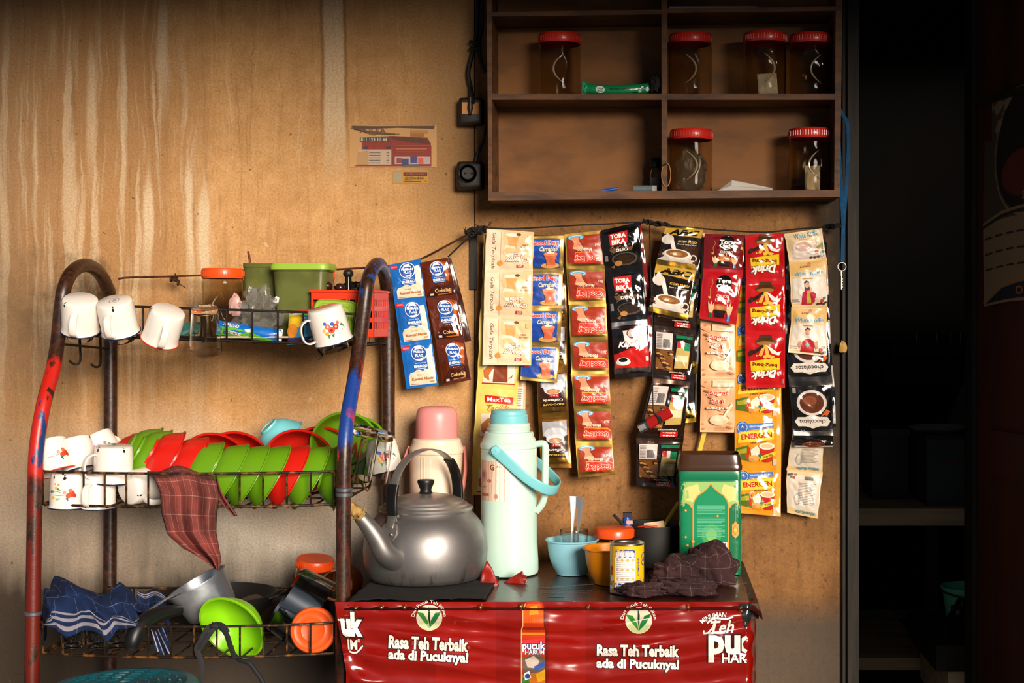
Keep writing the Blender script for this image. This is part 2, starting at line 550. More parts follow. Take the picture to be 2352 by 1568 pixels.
door = tag(leaf.build('door_1', M_DOOR, smooth=0), kind='structure')

M_PAPER = print_mat('matt_printed_paper', .75)
def calz(py): return None
cal = thing('calendar', 'faded wall calendar with a dark round picture hanging on the open red-brown door', 'calendar', DP(.05, 1.33, .004))
cm = MB()
CW, CH = .36, .46
c0, cz = .035, 1.235
def calf(u, v, z): return DP(c0+u*CW, cz+v*CH+.012*sin(u*3), .0105+.004*sin(v*5+u*2)*v+z)-cal.location
cm.grid(lambda u, v: calf(u, v, 0), 8, 10, 0, rgba('#8a7658'))
A = [('r', 0, .40, 1, .99, '#4d4030'), ('e', .50, .70, .33, .36, '#16110d'), ('o', .50, .70, .35, .38, .012, '#8d7c60'), ('e', .50, .60, .26, .14, '#5c2418'),
     ('l', [(0, .40), (.25, .43), (.6, .44), (1, .42)], .02, '#8a7658'), ('l', [(0, .385), (.25, .415), (.6, .425), (1, .40)], .02, '#2a231a'),
     ('t', 'SALON', .62, .49, .22, .05, '#8d7c60'),
     ('p', [(.03, .01), (.25, .07), (.6, .095), (1, .1), (1, .02)], '#161a2c'), ('t', 'O Y 6', .58, .05, .30, .055, '#a8683c'),
     ('l', [(0, .02), (.25, .085), (.6, .11), (1, .115)], .012, '#a8743c')]
for r in range(3):
    y = .17+.075*r
    for k in range(7): A.append(('r', .04+.14*k, y, .13+.14*k, y+.008, '#2a2219'))
art(cm, calf, CH/CW, A)
cm.build('calendar_sheet', M_PAPER, cal, smooth=60)
slab(cb := MB(), c0-.004, c0+CW+.004, cz+CH-.006, cz+CH+.008, .009, .015)
cb.v = [tuple(Vector(p)-cal.location) for p in cb.v]
cb.build('hanging_strip', M_DARKWOOD, cal, smooth=0)

# ------------------------------------------------------------------ things inside the store room (y negative = behind the wall)
M_PLANK = mat('dusty_pale_plank', '#dcc29a', .8, col2='#c0a47c', ns=6, stretch=(.5, 4, 8), bm=.2, bscale=25)
YB = -.55
def wbox(p0, p1, y0, y1, mb=None, c=None, z0=None):
    """box from photo corners (at depth y0, the front) back to depth y1"""
    a = P(p0[0], p1[1], y0); b = P(p1[0], p0[1], y0)
    return (mb or MB()).box((a.x, -y0, a.z if z0 is None else z0), (b.x, -y1, b.z), 0, c)
t = thing('storage_rack', 'pale plank counter on posts inside the dark doorway', 'shelf', P(2100, 1500, YB))
def loc(o, t):
    me = o.data
    me.transform(Matrix.Translation(-Vector(t.location))); return o
loc(wbox((1940, 1168), (2330, 1207), YB, -1.2).build('plank', M_PLANK, t, smooth=0), t)
loc(wbox((2130, 1207), (2156, 1690), YB-.02, YB-.07).build('post', M_DARKWOOD, t, smooth=0), t)
loc(wbox((1920, 1400), (2130, 1422), YB-.03, YB-.06).build('crossbar', M_DARKWOOD, t, smooth=0), t)
loc(wbox((1930, 1510), (2135, 1538), YB-.02, -1.1).build('lower_plank', M_PLANK, t, smooth=0), t)
loc(wbox((2320, 1207), (2346, 1690), YB-.02, YB-.07).build('post', M_DARKWOOD, t, smooth=0), t)

ZP = P(0, 1168, YB).z+.0006
t = thing('carton', 'grey cardboard carton on the plank in the dark doorway', 'box', P(2190, 1167, YB-.1))
loc(wbox((2128, 1008), (2300, 1166.5), YB-.06, YB-.34, z0=ZP).build('carton_body', mat('grey_card', '#50575c', .8, col2='#41474b', ns=6), t, smooth=0), t)
loc(wbox((2126, 1000), (2302, 1009), YB-.055, YB-.345).build('lid', mat('blue_grey_lid', '#2c3044', .6), t, smooth=0), t)
loc(wbox((2166, 1058), (2240, 1062), YB-.0585, YB-.0605).build('tape', mat('brown_tape', '#7a3d1c', .5), t, smooth=0), t)
o = MB().lathe([(.001, 0), (.07, 0), (.085, .012), (.087, .014), (.084, .015), (.068, .004), (.001, .004)], 36).build('enamel_plate', mat('dull_white_enamel', '#b9b4a8', .4))
place(o, Vector((P(2158, 999, YB-.2).x, -YB+.2, P(0, 1000, YB-.055).z+.0006))); tag(o, 'white plate on top of the grey carton in the dark doorway', 'plate')
t = thing('food_box', 'dark plastic box with a green lid on the plank behind the doorpost', 'box', P(2050, 1167, YB-.2))
loc(wbox((2004, 1000), (2086, 1166.5), YB-.2, YB-.4, z0=ZP).build('box_body', mat('dark_plastic', '#26241f', .4), t, smooth=0), t)
loc(wbox((2000, 986), (2090, 1000.5), YB-.195, YB-.405).build('lid', mat('dark_green_lid', '#123a1c', .4), t, smooth=0), t)
t = thing('ironing_board', 'grey sloping folded board leaning behind the carton in the doorway', 'board', P(2215, 1000, YB-.4))
bm_ = MB()
a, b, c, d = P(2120, 1150, YB-.37), P(2232, 830, YB-.42), P(2262, 830, YB-.42), P(2205, 1150, YB-.37)
a.z = d.z = ZP
off = Vector((0, .03, 0))
bm_.add([a, b, c, d, a+off, b+off, c+off, d+off], [(0,3,2,1), (4,5,6,7), (0,1,5,4), (1,2,6,5), (2,3,7,6), (3,0,4,7)])
loc(bm_.build('board_panel', mat('grey_board', '#5d5a54', .7), t, smooth=0), t)
# glass bottles on a high ledge deep in the room
t = thing('ledge', 'dark ledge deep inside the doorway carrying glasses', 'shelf', P(2140, 800, -1.2))
loc(wbox((2050, 797), (2270, 815), -1.15, -1.5).build('ledge_board', M_DARKWOOD, t, smooth=0), t)
loc(MB().box((t.location.x-.1, 1.5, 1.0), (t.location.x+.2, 2.3, 1.12)).build('ledge_bracket', M_DARKWOOD, t, smooth=0), t)
M_GLASS = mat('clear_glass', '#f6f8f6', .02, trans=1.0, ior=1.25)
g0 = None
for px in (2105, 2152, 2183, 2206):
    if g0 is None:
        g0 = MB().lathe([(.0005, 0), (.024, 0), (.028, .05), (.030, .085), (.0285, .085), (.0265, .05), (.022, .006), (.0005, .006)], 28).build('glass_tumbler', M_GLASS); o = g0
    else:
        o = g0.copy(); COL.objects.link(o)
    place(o, P(px, 796.9, -1.25), sc=.5); o.location.z = P(0, 797, -1.15).z+.0006; tag(o, 'glass glinting on the ledge deep inside the dark doorway', 'glass', 'glasses deep in the doorway')
# green bucket, black bag, wooden stool
ZC = P(0, 1482, -.12).z+.0006
t = thing('plastic_bucket', 'green plastic bucket inside the doorway below the plank', 'bucket', (P(2225, 1480, -.36).x, .36, ZC))
b = P(2225, 1480, -.34); h = P(0, 1345, -.36).z-ZC
M_BUCK = mat('green_bucket_plastic', '#74dcb0', .45, col2='#66cca0', ns=5)
o = MB().lathe([(.001, 0), (.054, 0), (.066, h*.9), (.070, h*.9), (.071, h), (.067, h), (.052, .006), (.001, .006)], 44).build('bucket_body', M_BUCK, t)
hp = [Vector((-.07*cos(a), -.07*sin(a)*.98, h*.93-.012*sin(a))) for a in [pi*i/16 for i in range(17)]]
MB().tube(hp, .0025).build('bail_handle', mat('wire_grey', '#55585a', .4, .8), t)
t = thing('low_crate', 'small wooden crate at the foot of the doorway', 'crate', P(2200, 1560, -.3))
loc(wbox((2178, 1542), (2300, 1640), -.14, -.5).build('crate_side', M_PLANK, t, smooth=0), t)
loc(wbox((2150, 1482), (2300, 1541.5), -.12, -.5).build('crate_top', M_DARKWOOD, t, smooth=0), t)
def lumpf(R, seed, amp, q=3.0):
    def f(u, v):
        a = 2*pi*u; b = pi*(v-.5)
        d = Vector((cos(a)*cos(b), sin(a)*cos(b), sin(b)))
        k = 1+amp*noise.fractal(d*q+Vector((seed, 0, 0)), .9, 2.1, 4)
        p = Vector((d.x*R[0], d.y*R[1], d.z*R[2]))*k
        p.z = max(p.z, -R[2]*.72)
        return p
    return f
o = MB().grid(lumpf((.045, .04, .05), 3, .35), 30, 18).build('plastic_bag', mat('black_bag_film', '#0c0c0c', .3, bm=.5, bscale=60))
o.location = (P(2222, 0, -.21).x, .215, ZC+.037); tag(o, 'crumpled black plastic bag in front of the green bucket', 'bag')
# ================================================================== wall cabinet and what it holds
M_CAB = mat('worn_brown_cabinet_wood', '#643c17', .6, col2='#2a1808', ns=5, nlo=.40, nhi=.72, stretch=(2, 6, 9), bm=.3, bscale=18)
M_CABBACK = mat('scuffed_cabinet_backboard', '#80501e', .65, col2='#46290d', ns=9, nlo=.40, nhi=.75, stretch=(.7, 1, 1.4), bm=.2, bscale=40)
YC = .14                       # cabinet depth
cab = thing('wall_cabinet', 'open brown wooden wall cabinet with four compartments, hung above the sachet strips', 'cabinet', P(1525, 455, .07))
def cb(name, q, y0, y1, m):
    """q: four photo corners TL, TR, BR, BL taken at the front face y1"""
    f = [P(px, py, y1) for px, py in q]; k = [Vector((v.x, -y0, v.z)) for v in f]
    mb = MB().add(f+k, [(3,2,1,0), (4,5,6,7), (0,1,5,4), (1,2,6,5), (2,3,7,6), (3,0,4,7)])
    return loc(mb.build(name, m, cab, smooth=0), cab)
cb('side_panel', [(1117, -130), (1129, -130), (1131, 458), (1122, 460)], .002, YC, M_CAB)
cb('side_panel', [(1921, -130), (1937, -130), (1929, 450), (1916, 450)], .002, YC, M_CAB)
cb('back_panel', [(1121, -130), (1935, -130), (1927, 452), (1124, 458)], .002, .007, M_CABBACK)
cb('divider', [(1519, -130), (1533, -130), (1533, 446), (1520, 446)], .007, YC-.002, M_CAB)
cb('shelf', [(1128, 28), (1519, 22), (1519, 33), (1128, 38)], .007, YC-.001, M_CAB)
cb('shelf', [(1533, 20), (1922, 14), (1922, 25), (1533, 30)], .007, YC-.001, M_CAB)
cb('shelf', [(1129, 216), (1520, 216), (1520, 229), (1129, 229)], .007, YC-.001, M_CAB)
cb('shelf', [(1533, 216), (1920, 216), (1920, 229), (1533, 229)], .007, YC-.001, M_CAB)
cb('bottom_board', [(1122, 440), (1929, 436), (1929, 452), (1122, 460)], .007, YC+.004, M_CAB)
cb('top_board', [(1117, -146), (1937, -146), (1937, -130), (1117, -130)], .002, YC+.004, M_CAB)

# ---- plastic sweet jars with a pressed swoosh
M_PET = mat('clear_jar_plastic', '#e8ddc8', .05, trans=1.0, ior=1.16)
M_RED = mat('red_jar_lid', '#c22414', .35, coat=.3, col2='#a51d12', ns=6)
def jar_mesh(r, h, turn, name='jar_body', m=M_PET):
    def f(u, v):
        a = 2*pi*u; z = h*v
        rr = r*(.93+.07*min(1, v*9))*(1-.10*max(0, (v-.88)/.12))
        if v < .03: rr *= .92+.08*v/.03
        # grip hollow and raised swoosh, twice round the jar
        for k in (0, pi):
            da = (a-turn-k+pi) % (2*pi)-pi
            q = (v-.50)/.30
            if abs(q) < 1.25:
                edge = .62*(1-q*q)
                d = abs(da+.25)-edge
                g = 1/(1+exp(d/.05)); rr -= r*.085*g*max(0, 1-q*q)**.5 if abs(q) < 1 else 0
                rr += r*.05*exp(-(d/.09)**2)*max(0, 1.25-abs(q))
        return Vector((rr*cos(a), rr*sin(a), z))
    mb = MB().grid(f, 72, 40)
    n = 73
    for j in range(41):            # weld the seam by pinning the last column on the first
        mb.v[j*n+72] = mb.v[j*n]
    c0 = len(mb.v)
    mb.add([f(i/72, 0) for i in range(72)]+[Vector((0, 0, .004))], [(i, 72, (i+1) % 72) for i in range(72)])
    return mb
def make_jar(r=.047, h=.128, turn=0.0, lidm=M_RED, lid_h=.021, sgn=-1):
    t = thing('sweet_jar', '', 'jar')
    jar_mesh(r, h, turn).build('jar_body', M_PET, t, smooth=70, solid=.0014)
    lp = [(r*.985, h-.008), (r*1.0, h-.008), (r*1.03, h-.004), (r*1.03, h+lid_h-.011), (r*.98, h+lid_h-.007), (r*.80, h+lid_h-.007), (.0006, h+lid_h-.008)]
    rib = MB()
    for s in (sgn,):                        # raised swoosh
        q = []
        for k in range(25):
            w = -1+2*k/24; z = h*(.46-.25*w); a = -pi/2-s*((.40*(w*w)-.24)*1.25+.05)
            q.append(Vector((r*.985*cos(a), r*.985*sin(a), z)))
        rib.tube(q, [.0008+.0016*sin(pi*k/24) for k in range(25)], 8)
    rib.build('pressed_swoosh', mat('jar_swoosh', '#b7a27c', .10, trans=.55, coat=.6), t)
    lid = MB().lathe(lp, 60).build('lid', lidm, t)
    rb = MB()
    for i in range(48):
        a = 2*pi*i/48
        rb.tube([(r*1.031*cos(a), r*1.031*sin(a), h-.003), (r*1.031*cos(a), r*1.031*sin(a), h+lid_h-.013)], .0007, 4)
    rb.build('lid_grip', lidm, lid)
    return t
jars = [(1286, 215.6, .075, -1.75, 'red-lidded clear plastic jar standing alone in the upper left cabinet compartment'),
        (1586, 215.6, .075, -2.3, 'empty red-lidded jar by the divider on the upper right cabinet shelf'),
        (1757, 215.6, .085, -2.25, 'red-lidded jar with a white paper inside on the upper right cabinet shelf'),
        (1862, 215.6, .07, -1.35, 'dim empty red-lidded jar at the right end of the upper cabinet shelf'),
        (1588, 439.5, .075, -2.35, 'red-lidded jar stuffed with clear film in the lower right compartment by the divider'),
        (1860, 437.5, .075, -1.45, 'red-lidded jar with a pale packet inside, at the right end of the lower compartment')]
base = make_jar(turn=pi/2); base2 = make_jar(turn=pi/2, sgn=1)
for i, (px, py, y, turn, lb) in enumerate(jars):
    o = base if i == 0 else base2 if i == 1 else copy_tree(base if i in (3, 5) else base2)
    p = P(px, py, YC-.001); sc = S(YC)/1.0
    o.location = (P(px, py, y).x, -y, p.z+.0006)
    o.rotation_euler = (0, 0, (0, 0, .15, .15, 0, .1)[i]); o['label'] = lb; o['group'] = 'red-lidded jars in the wall cabinet'
def crumple_sheet(name, w, h, m, seed, amp=.006, parent=None, nu=14, nv=14, curl=0):
    def f(u, v):
        p = Vector(((u-.5)*w, 0, v*h))
        p.y = amp*noise.fractal(Vector((u*2.2, v*2.2, seed)), .8, 2, 3)+curl*(u-.5)**2
        p.x += .3*amp*noise.noise(Vector((u*2, v*3, seed+5)))
        return p
    return MB().grid(f, nu, nv).build(name, m, parent, solid=.0004)
M_WPAPER = mat('white_paper', '#d8d2c8', .7)
M_FILM = mat('thin_clear_film', '#f4f1ee', .16, trans=.93, ior=1.12, bm=.9, bscale=40, coat=.6)
jy = lambda i: Vector((P(jars[i][0], 0, jars[i][2]).x, -jars[i][2], P(0, jars[i][1], YC).z))
o = crumple_sheet('paper_slip', .044, .046, M_WPAPER, 4, .004); o.location = jy(2)+Vector((.006, -.018, .005)); o.rotation_euler = (.05, -.08, .1)
tag(o, 'white paper slip inside the middle jar of the upper right shelf', 'paper')
o = crumple_sheet('pale_packet', .034, .055, mat('pale_packet', '#cfc3ac', .5, bm=.4), 9, .006); o.location = jy(5)+Vector((.004, -.016, .005))
tag(o, 'pale packet standing inside the right jar of the lower compartment', 'packet')
o = MB().grid(lumpf((.033, .033, .05), 21, .35, 2.5), 26, 16).build('plastic_film', M_FILM); o.location = jy(4)+Vector((0, 0, .045))
tag(o, 'crumpled clear film inside the jar beside the divider in the lower compartment', 'wrapper')

# ---- green pack of wipes on the upper left shelf
M_PACK = print_mat('glossy_printed_film', .28, coat=.35, bm=.35, bscale=55, bdist=.003)
pk = MB()
zs = P(0, 215.6, YC).z
x0, x1 = P(1337, 0, .1).x, P(1512, 0, .1).x
def packf(u, v, z):
    e = min(u, 1-u); th = .012*min(1, e*7)**.6+.0012
    t = v*2-1
    x = x0+(x1-x0)*u
    prof = max(0, 1-abs(t)**2.4)**.5
    up = zs+.0135+.005*sin(u*4+.5)*0+.010*(u-.45)**2*4*.8
    if e < .06: up += .003*sin(v*22)
    return Vector((x, -.10-th*prof-z+.003*sin(u*9), up+.5*.025*t*(1.0 if e > .06 else 1.15)))
pk.grid(lambda u, v: packf(u, v, 0), 40, 14, 0, rgba('#0f7f4a'))
pk.grid(lambda u, v: packf(1-u, v, 0)+Vector((0, .014, 0)), 40, 14, 0, rgba('#0c6a3e'))
art(pk, packf, .18, [('p', [(0, 0), (.05, 0), (.075, .5), (.05, 1), (0, 1)], '#38b07a'), ('e', .24, .50, .060, .055, '#d8e0d4'), ('t', 'CALM', .24, .58, .085, .03, '#1b5a3a'), ('t', 'FRESH', .24, .36, .08, .022, '#1b5a3a'),
                    ('t', 'Naturally Refreshing', .52, .55, .32, .035, '#072a1a'), ('e', .79, .62, .028, .028, '#16302a'), ('e', .79, .62, .018, .018, '#cfe0d6'),
                    ('e', .76, .28, .022, .022, '#b9cfc4'), ('e', .86, .33, .026, .026, '#d5e2da'), ('r', .66, .12, .73, .2, '#072a1a')], L=.05)
tag(pk.build('wipes_pack', M_PACK, smooth=60), 'green film pack of wipes lying on the upper left cabinet shelf', 'packet')
o = MB().grid(lumpf((.014, .02, .022), 14, .5), 20, 12).build('rag_tuft', mat('black_rag', '#16130f', .9)); o.location = P(1514, 196, .11)+Vector((-.006, 0, -.001))
tag(o, 'small black rag tuft at the right end of the green pack beside the divider', 'rag')

# ---- lower compartments
zb = lambda px: P(px, 440-4*(px-1122)/807, YC+.004).z+.0004
t = thing('small_bottle', 'small clear glass bottle with a black cap beside the cabinet divider', 'bottle', (P(1505, 0, .06).x, -.06, zb(1505)))
h = 64*S(.06)
MB().lathe([(.0005, 0), (.0115, 0), (.0125, .003), (.0125, h*.72), (.011, h*.84), (.0085, h*.90), (.0085, h), (.0072, h), (.0072, h*.88), (.0105, h*.72), (.0105, .004), (.0005, .004)], 32).build('bottle_body', M_GLASS, t)
MB().lathe([(.0087, h-.004), (.0118, h-.004), (.0122, h-.002), (.0122, h+.017), (.011, h+.0185), (.0005, h+.0185)], 32).build('cap', mat('black_cap', '#141312', .35), t)
MB().lathe([(.01255, .012), (.01275, .012), (.01275, .036), (.01255, .036)], 32).build('label_band', mat('pale_bottle_label', '#77736a', .6), t)
t = thing('pocket_lighter', 'clear grey pocket lighter lying in the lower left compartment beside the small bottle', 'lighter', (P(1480, 0, .1).x, -.1, zb(1480)))
o = MB().tube([(-.024, 0, .0085), (.018, 0, .0085)], .0075, 14).build('fuel_body', mat('grey_lighter_plastic', '#8fa0a6', .12, trans=.6), t)
MB().box((.018, -.006, .003), (.028, .006, .015)).build('metal_hood', mat('dull_steel', '#8e8e8e', .35, 1), t)
o = MB().tube([(0, 0, 0), (.036, .004, .006)], .0035, 10).build('pen_cap', mat('blue_pen', '#12479c', .3)); o.location = (P(1382, 0, .1).x, -.1, zb(1382)+.0037)
tag(o, 'blue pen stub lying in the lower left cabinet compartment', 'pen')
# paper plane
t = MB()
A_, B_, C_, D_, E_ = (P(1647, 0, .1).x, 0), (P(1681, 0, .1).x, 0), (P(1774, 0, .1).x, 0), 0, 0
z0 = zb(1700); xa, xb, xc = A_[0], B_[0], C_[0]
t.add([(xa, -.115, z0+.0008), (xb, -.10, z0+.026), (xb+.02, -.075, z0+.026), (xc, -.095, z0+.009), (xc, -.118, z0+.0008), (xb-.002, -.125, z0+.012)],
      [(0, 5, 1), (5, 4, 3, 1), (0, 4, 5), (1, 3, 2)])
t.add([(xb, -.099, z0+.0255), (xb+.045, -.04, z0+.019), (xc, -.092, z0+.0085)], [(0, 2, 1)])
tag(t.build('paper_plane', M_WPAPER, smooth=0, solid=.0006), 'folded white paper plane lying in the lower right cabinet compartment', 'paper')
o = MB().tube([Vector((.010*cos(a), 0, .026*sin(a))) for a in [2*pi*i/28 for i in range(28)]], .0011, 6, True).build('rubber_loop', mat('tan_rubber', '#9a6a35', .6))
o.location = P(1530, 401, YC-.0005); tag(o, 'tan rubber band hung on a nail on the cabinet divider', 'rubber band')
o = MB().tube([P(1529, 376, YC-.003), P(1529, 376, YC+.012)], .0016, 8).ball(P(1529, 376, YC+.012), .0026).build('nail', mat('rusty_nail', '#3b2a1e', .6, .6)); tag(o, 'nail in the cabinet divider carrying the rubber band', 'nail')
# papers on the top shelf
zt = P(1640, 18, YC-.001).z+.0006
o = MB().box((P(1536, 0, .1).x, -.125, zt), (P(1738, 0, .1).x, -.02, zt+.006)).build('paper_stack', mat('grey_newsprint', '#8d8778', .8, col2='#5f594d', ns=40, stretch=(.2, .2, 9)), smooth=0); tag(o, 'flat stack of newspapers on the topmost cabinet shelf', 'paper stack')

# ================================================================== electrics
M_BLACKP = mat('sooty_black_plastic', '#15120f', .42, col2='#241c14', ns=9)
def rbox(w, d, h, r, n=5, k=3):
    """upright box with rounded vertical and front edges: w along x, h along z, front toward -y"""
    mb = MB(); prof = []
    for i in range(k+1): prof.append((r*(1-cos(pi/2*i/k)), r*sin(pi/2*i/k)))
    rings = [(0, 0)]
    def ring(ins, y):
        out = []
        rr = max(r-ins*.5, r*.3)
        for cx, cz, a0 in ((w/2-ins-rr, h/2-ins-rr, 0), (-w/2+ins+rr, h/2-ins-rr, pi/2), (-w/2+ins+rr, -h/2+ins+rr, pi), (w/2-ins-rr, -h/2+ins+rr, 1.5*pi)):
            for i in range(n+1):
                a = a0+pi/2*i/n; out.append((cx+rr*cos(a), y, cz+rr*sin(a)))
        return out
    R = [ring(0, 0)]+[ring(0, -d+r)]
    for i in range(1, k+1):
        a = pi/2*i/k; R.append(ring(r*(1-cos(a)), -d+r-r*sin(a)))
    m = len(R[0]); vs = [p for q in R for p in q]; fs = []
    for j in range(len(R)-1):
        for i in range(m): fs.append((j*m+i, j*m+(i+1) % m, (j+1)*m+(i+1) % m, (j+1)*m+i))
    fs.append(tuple(range(m-1, -1, -1))); fs.append(tuple((len(R)-1)*m+i for i in range(m)))
    return mb.add(vs, fs)
sw = thing('power_socket', 'square black wall socket with an orange face and a plug hanging in it', 'socket', P(1085, 259, .001))
rbox(.056, .032, .062, .007).build('socket_case', M_BLACKP, sw)
o = MB().box((-.0195, -.0335, -.007), (.0195, -.031, .019)).build('face_plate', mat('amber_plate', '#c07f3e', .4), sw, smooth=0)
MB().lathe([(.0005, -.009), (.003, -.009), (.006, .004), (.0055, .012), (.004, .03), (.0005, .03)], 20, Matrix.Translation((0, -.0375, 0))).build('plug', M_BLACKP, sw)
s2 = thing('power_socket', 'black two-pin wall socket at the lower left corner of the cabinet', 'socket', P(1083, 406, .001))
rbox(.060, .036, .064, .008).build('socket_case', M_BLACKP, s2)
fm = MB().lathe([(.0005, .004), (.013, .004), (.015, .0), (.019, 0), (.021, .004)], 32, Matrix.Translation((-.004, -.036, .004)) @ Matrix.Rotation(radians(90), 4, 'X'))
fm.build('socket_face', mat('dark_socket_face', '#2a2622', .5), s2)
for dx in (-.009, .006):
    MB().lathe([(.0005, .0005), (.0026, .0005), (.0026, 0)], 14, Matrix.Translation((dx, -.0405, .004)) @ Matrix.Rotation(radians(90), 4, 'X')).build('pin_hole', mat('hole_black', '#050505', .9), s2)
M_CABLE = mat('black_cable', '#14110e', .5)
def cable(pts, r, lb, name='cable', cat='cable', m=M_CABLE, y=.012, sub=8):
    q = spline([P(p[0], p[1], p[2] if len(p) > 2 else y) for p in pts], sub)
    return tag(MB().tube(q, r, 8).build(name, m), lb, cat)
cable([(1098, -60), (1096, 60), (1088, 110), (1076, 165), (1081, 200), (1086, 224, .036), (1086, 236, .042)], .0050, 'thick black cable coming down beside the cabinet into the orange-faced socket')
cable([(1105, -60), (1107, 50), (1100, 95), (1104, 140), (1114, 165)], .0045, 'black cable hanging from above and ending against the cabinet side')
cable([(1115, 285, .02), (1110, 320, .014), (1098, 350, .014), (1090, 378, .02)], .0042, 'dark cable running from the cabinet side down to the two-pin socket')
wr = MB()
for yy in (95, 110): wr.tube([P(1079, yy, .017), P(1088, yy+4, .019), P(1106, yy, .017)], .004, 6)
tag(wr.build('cable_tie', mat('black_tape', '#0e0c0b', .7)), 'black tape wound round the two cables beside the cabinet', 'tape')
o = MB().box((P(1081, 0).x, -.010, P(0, 664).z), (P(1096, 0).x, -.0005, P(0, 540).z)).build('batten', M_DARKWOOD, smooth=0); tag(o, 'short dark wooden batten on the wall seam below the knot', 'batten')

# ---- wall stickers
M_STICK = print_mat('aged_printed_sticker', .6, bm=.15, bscale=60)
def flat_print(name, tl, br, y, bgc, items, label, cat, m=M_STICK, wob=0.0):
    mb = MB()
    a = P(tl[0], tl[1], y); b = P(br[0], br[1], y)
    w, h = b.x-a.x, a.z-b.z
    f = lambda u, v, z: Vector((a.x+w*u, -y-z-.0006-wob*noise.noise(Vector((u*5, v*3, 2))), b.z+h*v))
    mb.grid(lambda u, v: f(u, v, 0), 8, 6, 0, rgba(bgc)); art(mb, f, h/w, items)
    mb.add([f(0, 0, 0)+Vector((0, .0005, 0)), f(1, 0, 0)+Vector((0, .0005, 0)), f(1, 1, 0)+Vector((0, .0005, 0)), f(0, 1, 0)+Vector((0, .0005, 0))], [(0, 3, 2, 1)], 0, rgba(bgc))
    return tag(mb.build(name, m, smooth=60), label, cat)
it = [('p', [(.02, .98), (.3, .97), (.98, .98), (.97, .90), (.55, .93), (.22, .9), (.05, .88)], '#4a3320'), ('p', [(.14, .70), (.5, .74), (.90, .70), (.94, .5), (.94, .02), (.05, .02), (.14, .1)], '#7c2311'),
      ('p', [(.45, .74), (.88, .68), (.94, .55), (.7, .58), (.5, .66)], '#4e2418'), ('r', .10, .06, .48, .42, '#a8917a'), ('p', [(.08, .06), (.22, .06), (.22, .40), (.10, .36)], '#a07a4e'),
      ('r', .12, .60, .46, .70, '#35383a'), ('t', '811 123 11 44', .28, .655, .30, .04, '#b2a88c'), ('t', 'CENT', .36, .775, .13, .035, '#c9b394'), ('t', 'PULSA', .27, .86, .30, .055, '#6d3a1e'),
      ('r', .70, .80, .90, .87, '#a06a2c'), ('r', .70, .73, .86, .79, '#8a5a26'), ('e', .19, .47, .028, .018, '#2c3140'), ('e', .45, .47, .028, .018, '#2c3140'),
      ('r', .52, .07, .93, .25, '#a38d88'), ('r', .54, .09, .60, .22, '#7a3830'), ('r', .60, .06, .68, .20, '#34365a'), ('r', .70, .10, .78, .25, '#3a3a6a'), ('r', .79, .08, .85, .22, '#b84a36'), ('p', [(.60, .02), (.70, .07), (.78, .06), (.82, .02)], '#51524c')]
for k in range(3): it.append(('r', .53, .49-.07*k, .92-.03*k, .505-.07*k, '#c07a52'))
for k in range(5): it.append(('r', .23, .34-.06*k, .36, .35-.06*k, '#6a5a60')); it.append(('r', .43, .34-.06*k, .46, .35-.06*k, '#6a5a60'))
for k in range(9): it.append(('l', [(.02+.03*k, .93-.02*k), (.18+.05*k, .86-.01*k)], .006, '#5c3f24'))
flat_print('price_sticker', (803, 287), (1003, 384), .0005, '#b08450', it, 'faded red and cream notice sticker peeling on the wall', 'sticker')
flat_print('yellow_sticker', (901, 393), (984, 421), .0005, '#a8761f', [('r', .03, .08, .27, .92, '#8e8368'), ('r', .31, .58, .97, .92, '#5a1f16'), ('t', 'SCAN DI SINI', .63, .76, .52, .05, '#8a4a2a'), ('t', 'CEPAT DAN MUDAH', .62, .42, .54, .07, '#2b2216'),
           ('r', .33, .24, .55, .30, '#3a2c18'), ('r', .33, .12, .80, .18, '#3a2c18'), ('e', .93, .18, .02, .02, '#8a2a16')], 'small yellow and brown sticker below the red notice', 'sticker')

# ---- cord with knots
M_CORD = mat('black_cord', '#120f0d', .8)
YS = .052
ck = thing('string_line', 'thin black cord strung below the cabinet, knotted at both ends and in the middle', 'cord', P(1500, 520, YS))
main = spline([P(*p, YS) for p in ((1092, 523), (1130, 524), (1180, 525), (1260, 521), (1330, 517), (1400, 514), (1470, 510), (1500, 515), (1590, 523), (1680, 530), (1760, 533), (1830, 526), (1890, 522), (1928, 519))], 6)
loc(MB().tube(main, .0018, 7).build('cord_line', M_CORD, ck), ck)
def knot(pts, r, seed):
    random.seed(seed); mb = MB()
    for a, b in zip(pts[:-1], pts[1:]):
        for k in range(5):
            q = [P(a[0]+(b[0]-a[0])*t+random.uniform(-4, 4), a[1]+(b[1]-a[1])*t+random.uniform(-5, 5), YS+random.uniform(-.008, .010)) for t in (0, .35, .7, 1)]
            mb.tube(spline(q, 3), r*random.uniform(.5, 1), 6)
    for k in range(7):
        a = random.choice(pts); mb.tube([P(a[0], a[1], YS), P(a[0]+random.uniform(-16, 16), a[1]+random.uniform(-14, 9), YS+random.uniform(-.006, .012))], .0011, 5)
    return mb
for pts, sd in (([(1070, 532), (1086, 526), (1104, 524), (1119, 522)], 3), ([(1080, 540), (1094, 533), (1110, 530)], 5), ([(1476, 508), (1496, 512), (1516, 514), (1540, 519)], 8), ([(1893, 523), (1910, 520), (1928, 519)], 9)):
    loc(knot(pts, .0034, sd).build('knot', M_CORD, ck), ck)
YW = .058
w1 = spline([P(1088, 531, YS), P(1030, 562, YS), P(975, 591, YS), P(940, 603, YS), P(893, 611, YW), P(800, 617, YW), P(700, 622, YW), P(560, 628, YW), P(465, 632, YW), P(380, 635, YW), P(300, 637, YW), P(272, 640, YW)], 5)
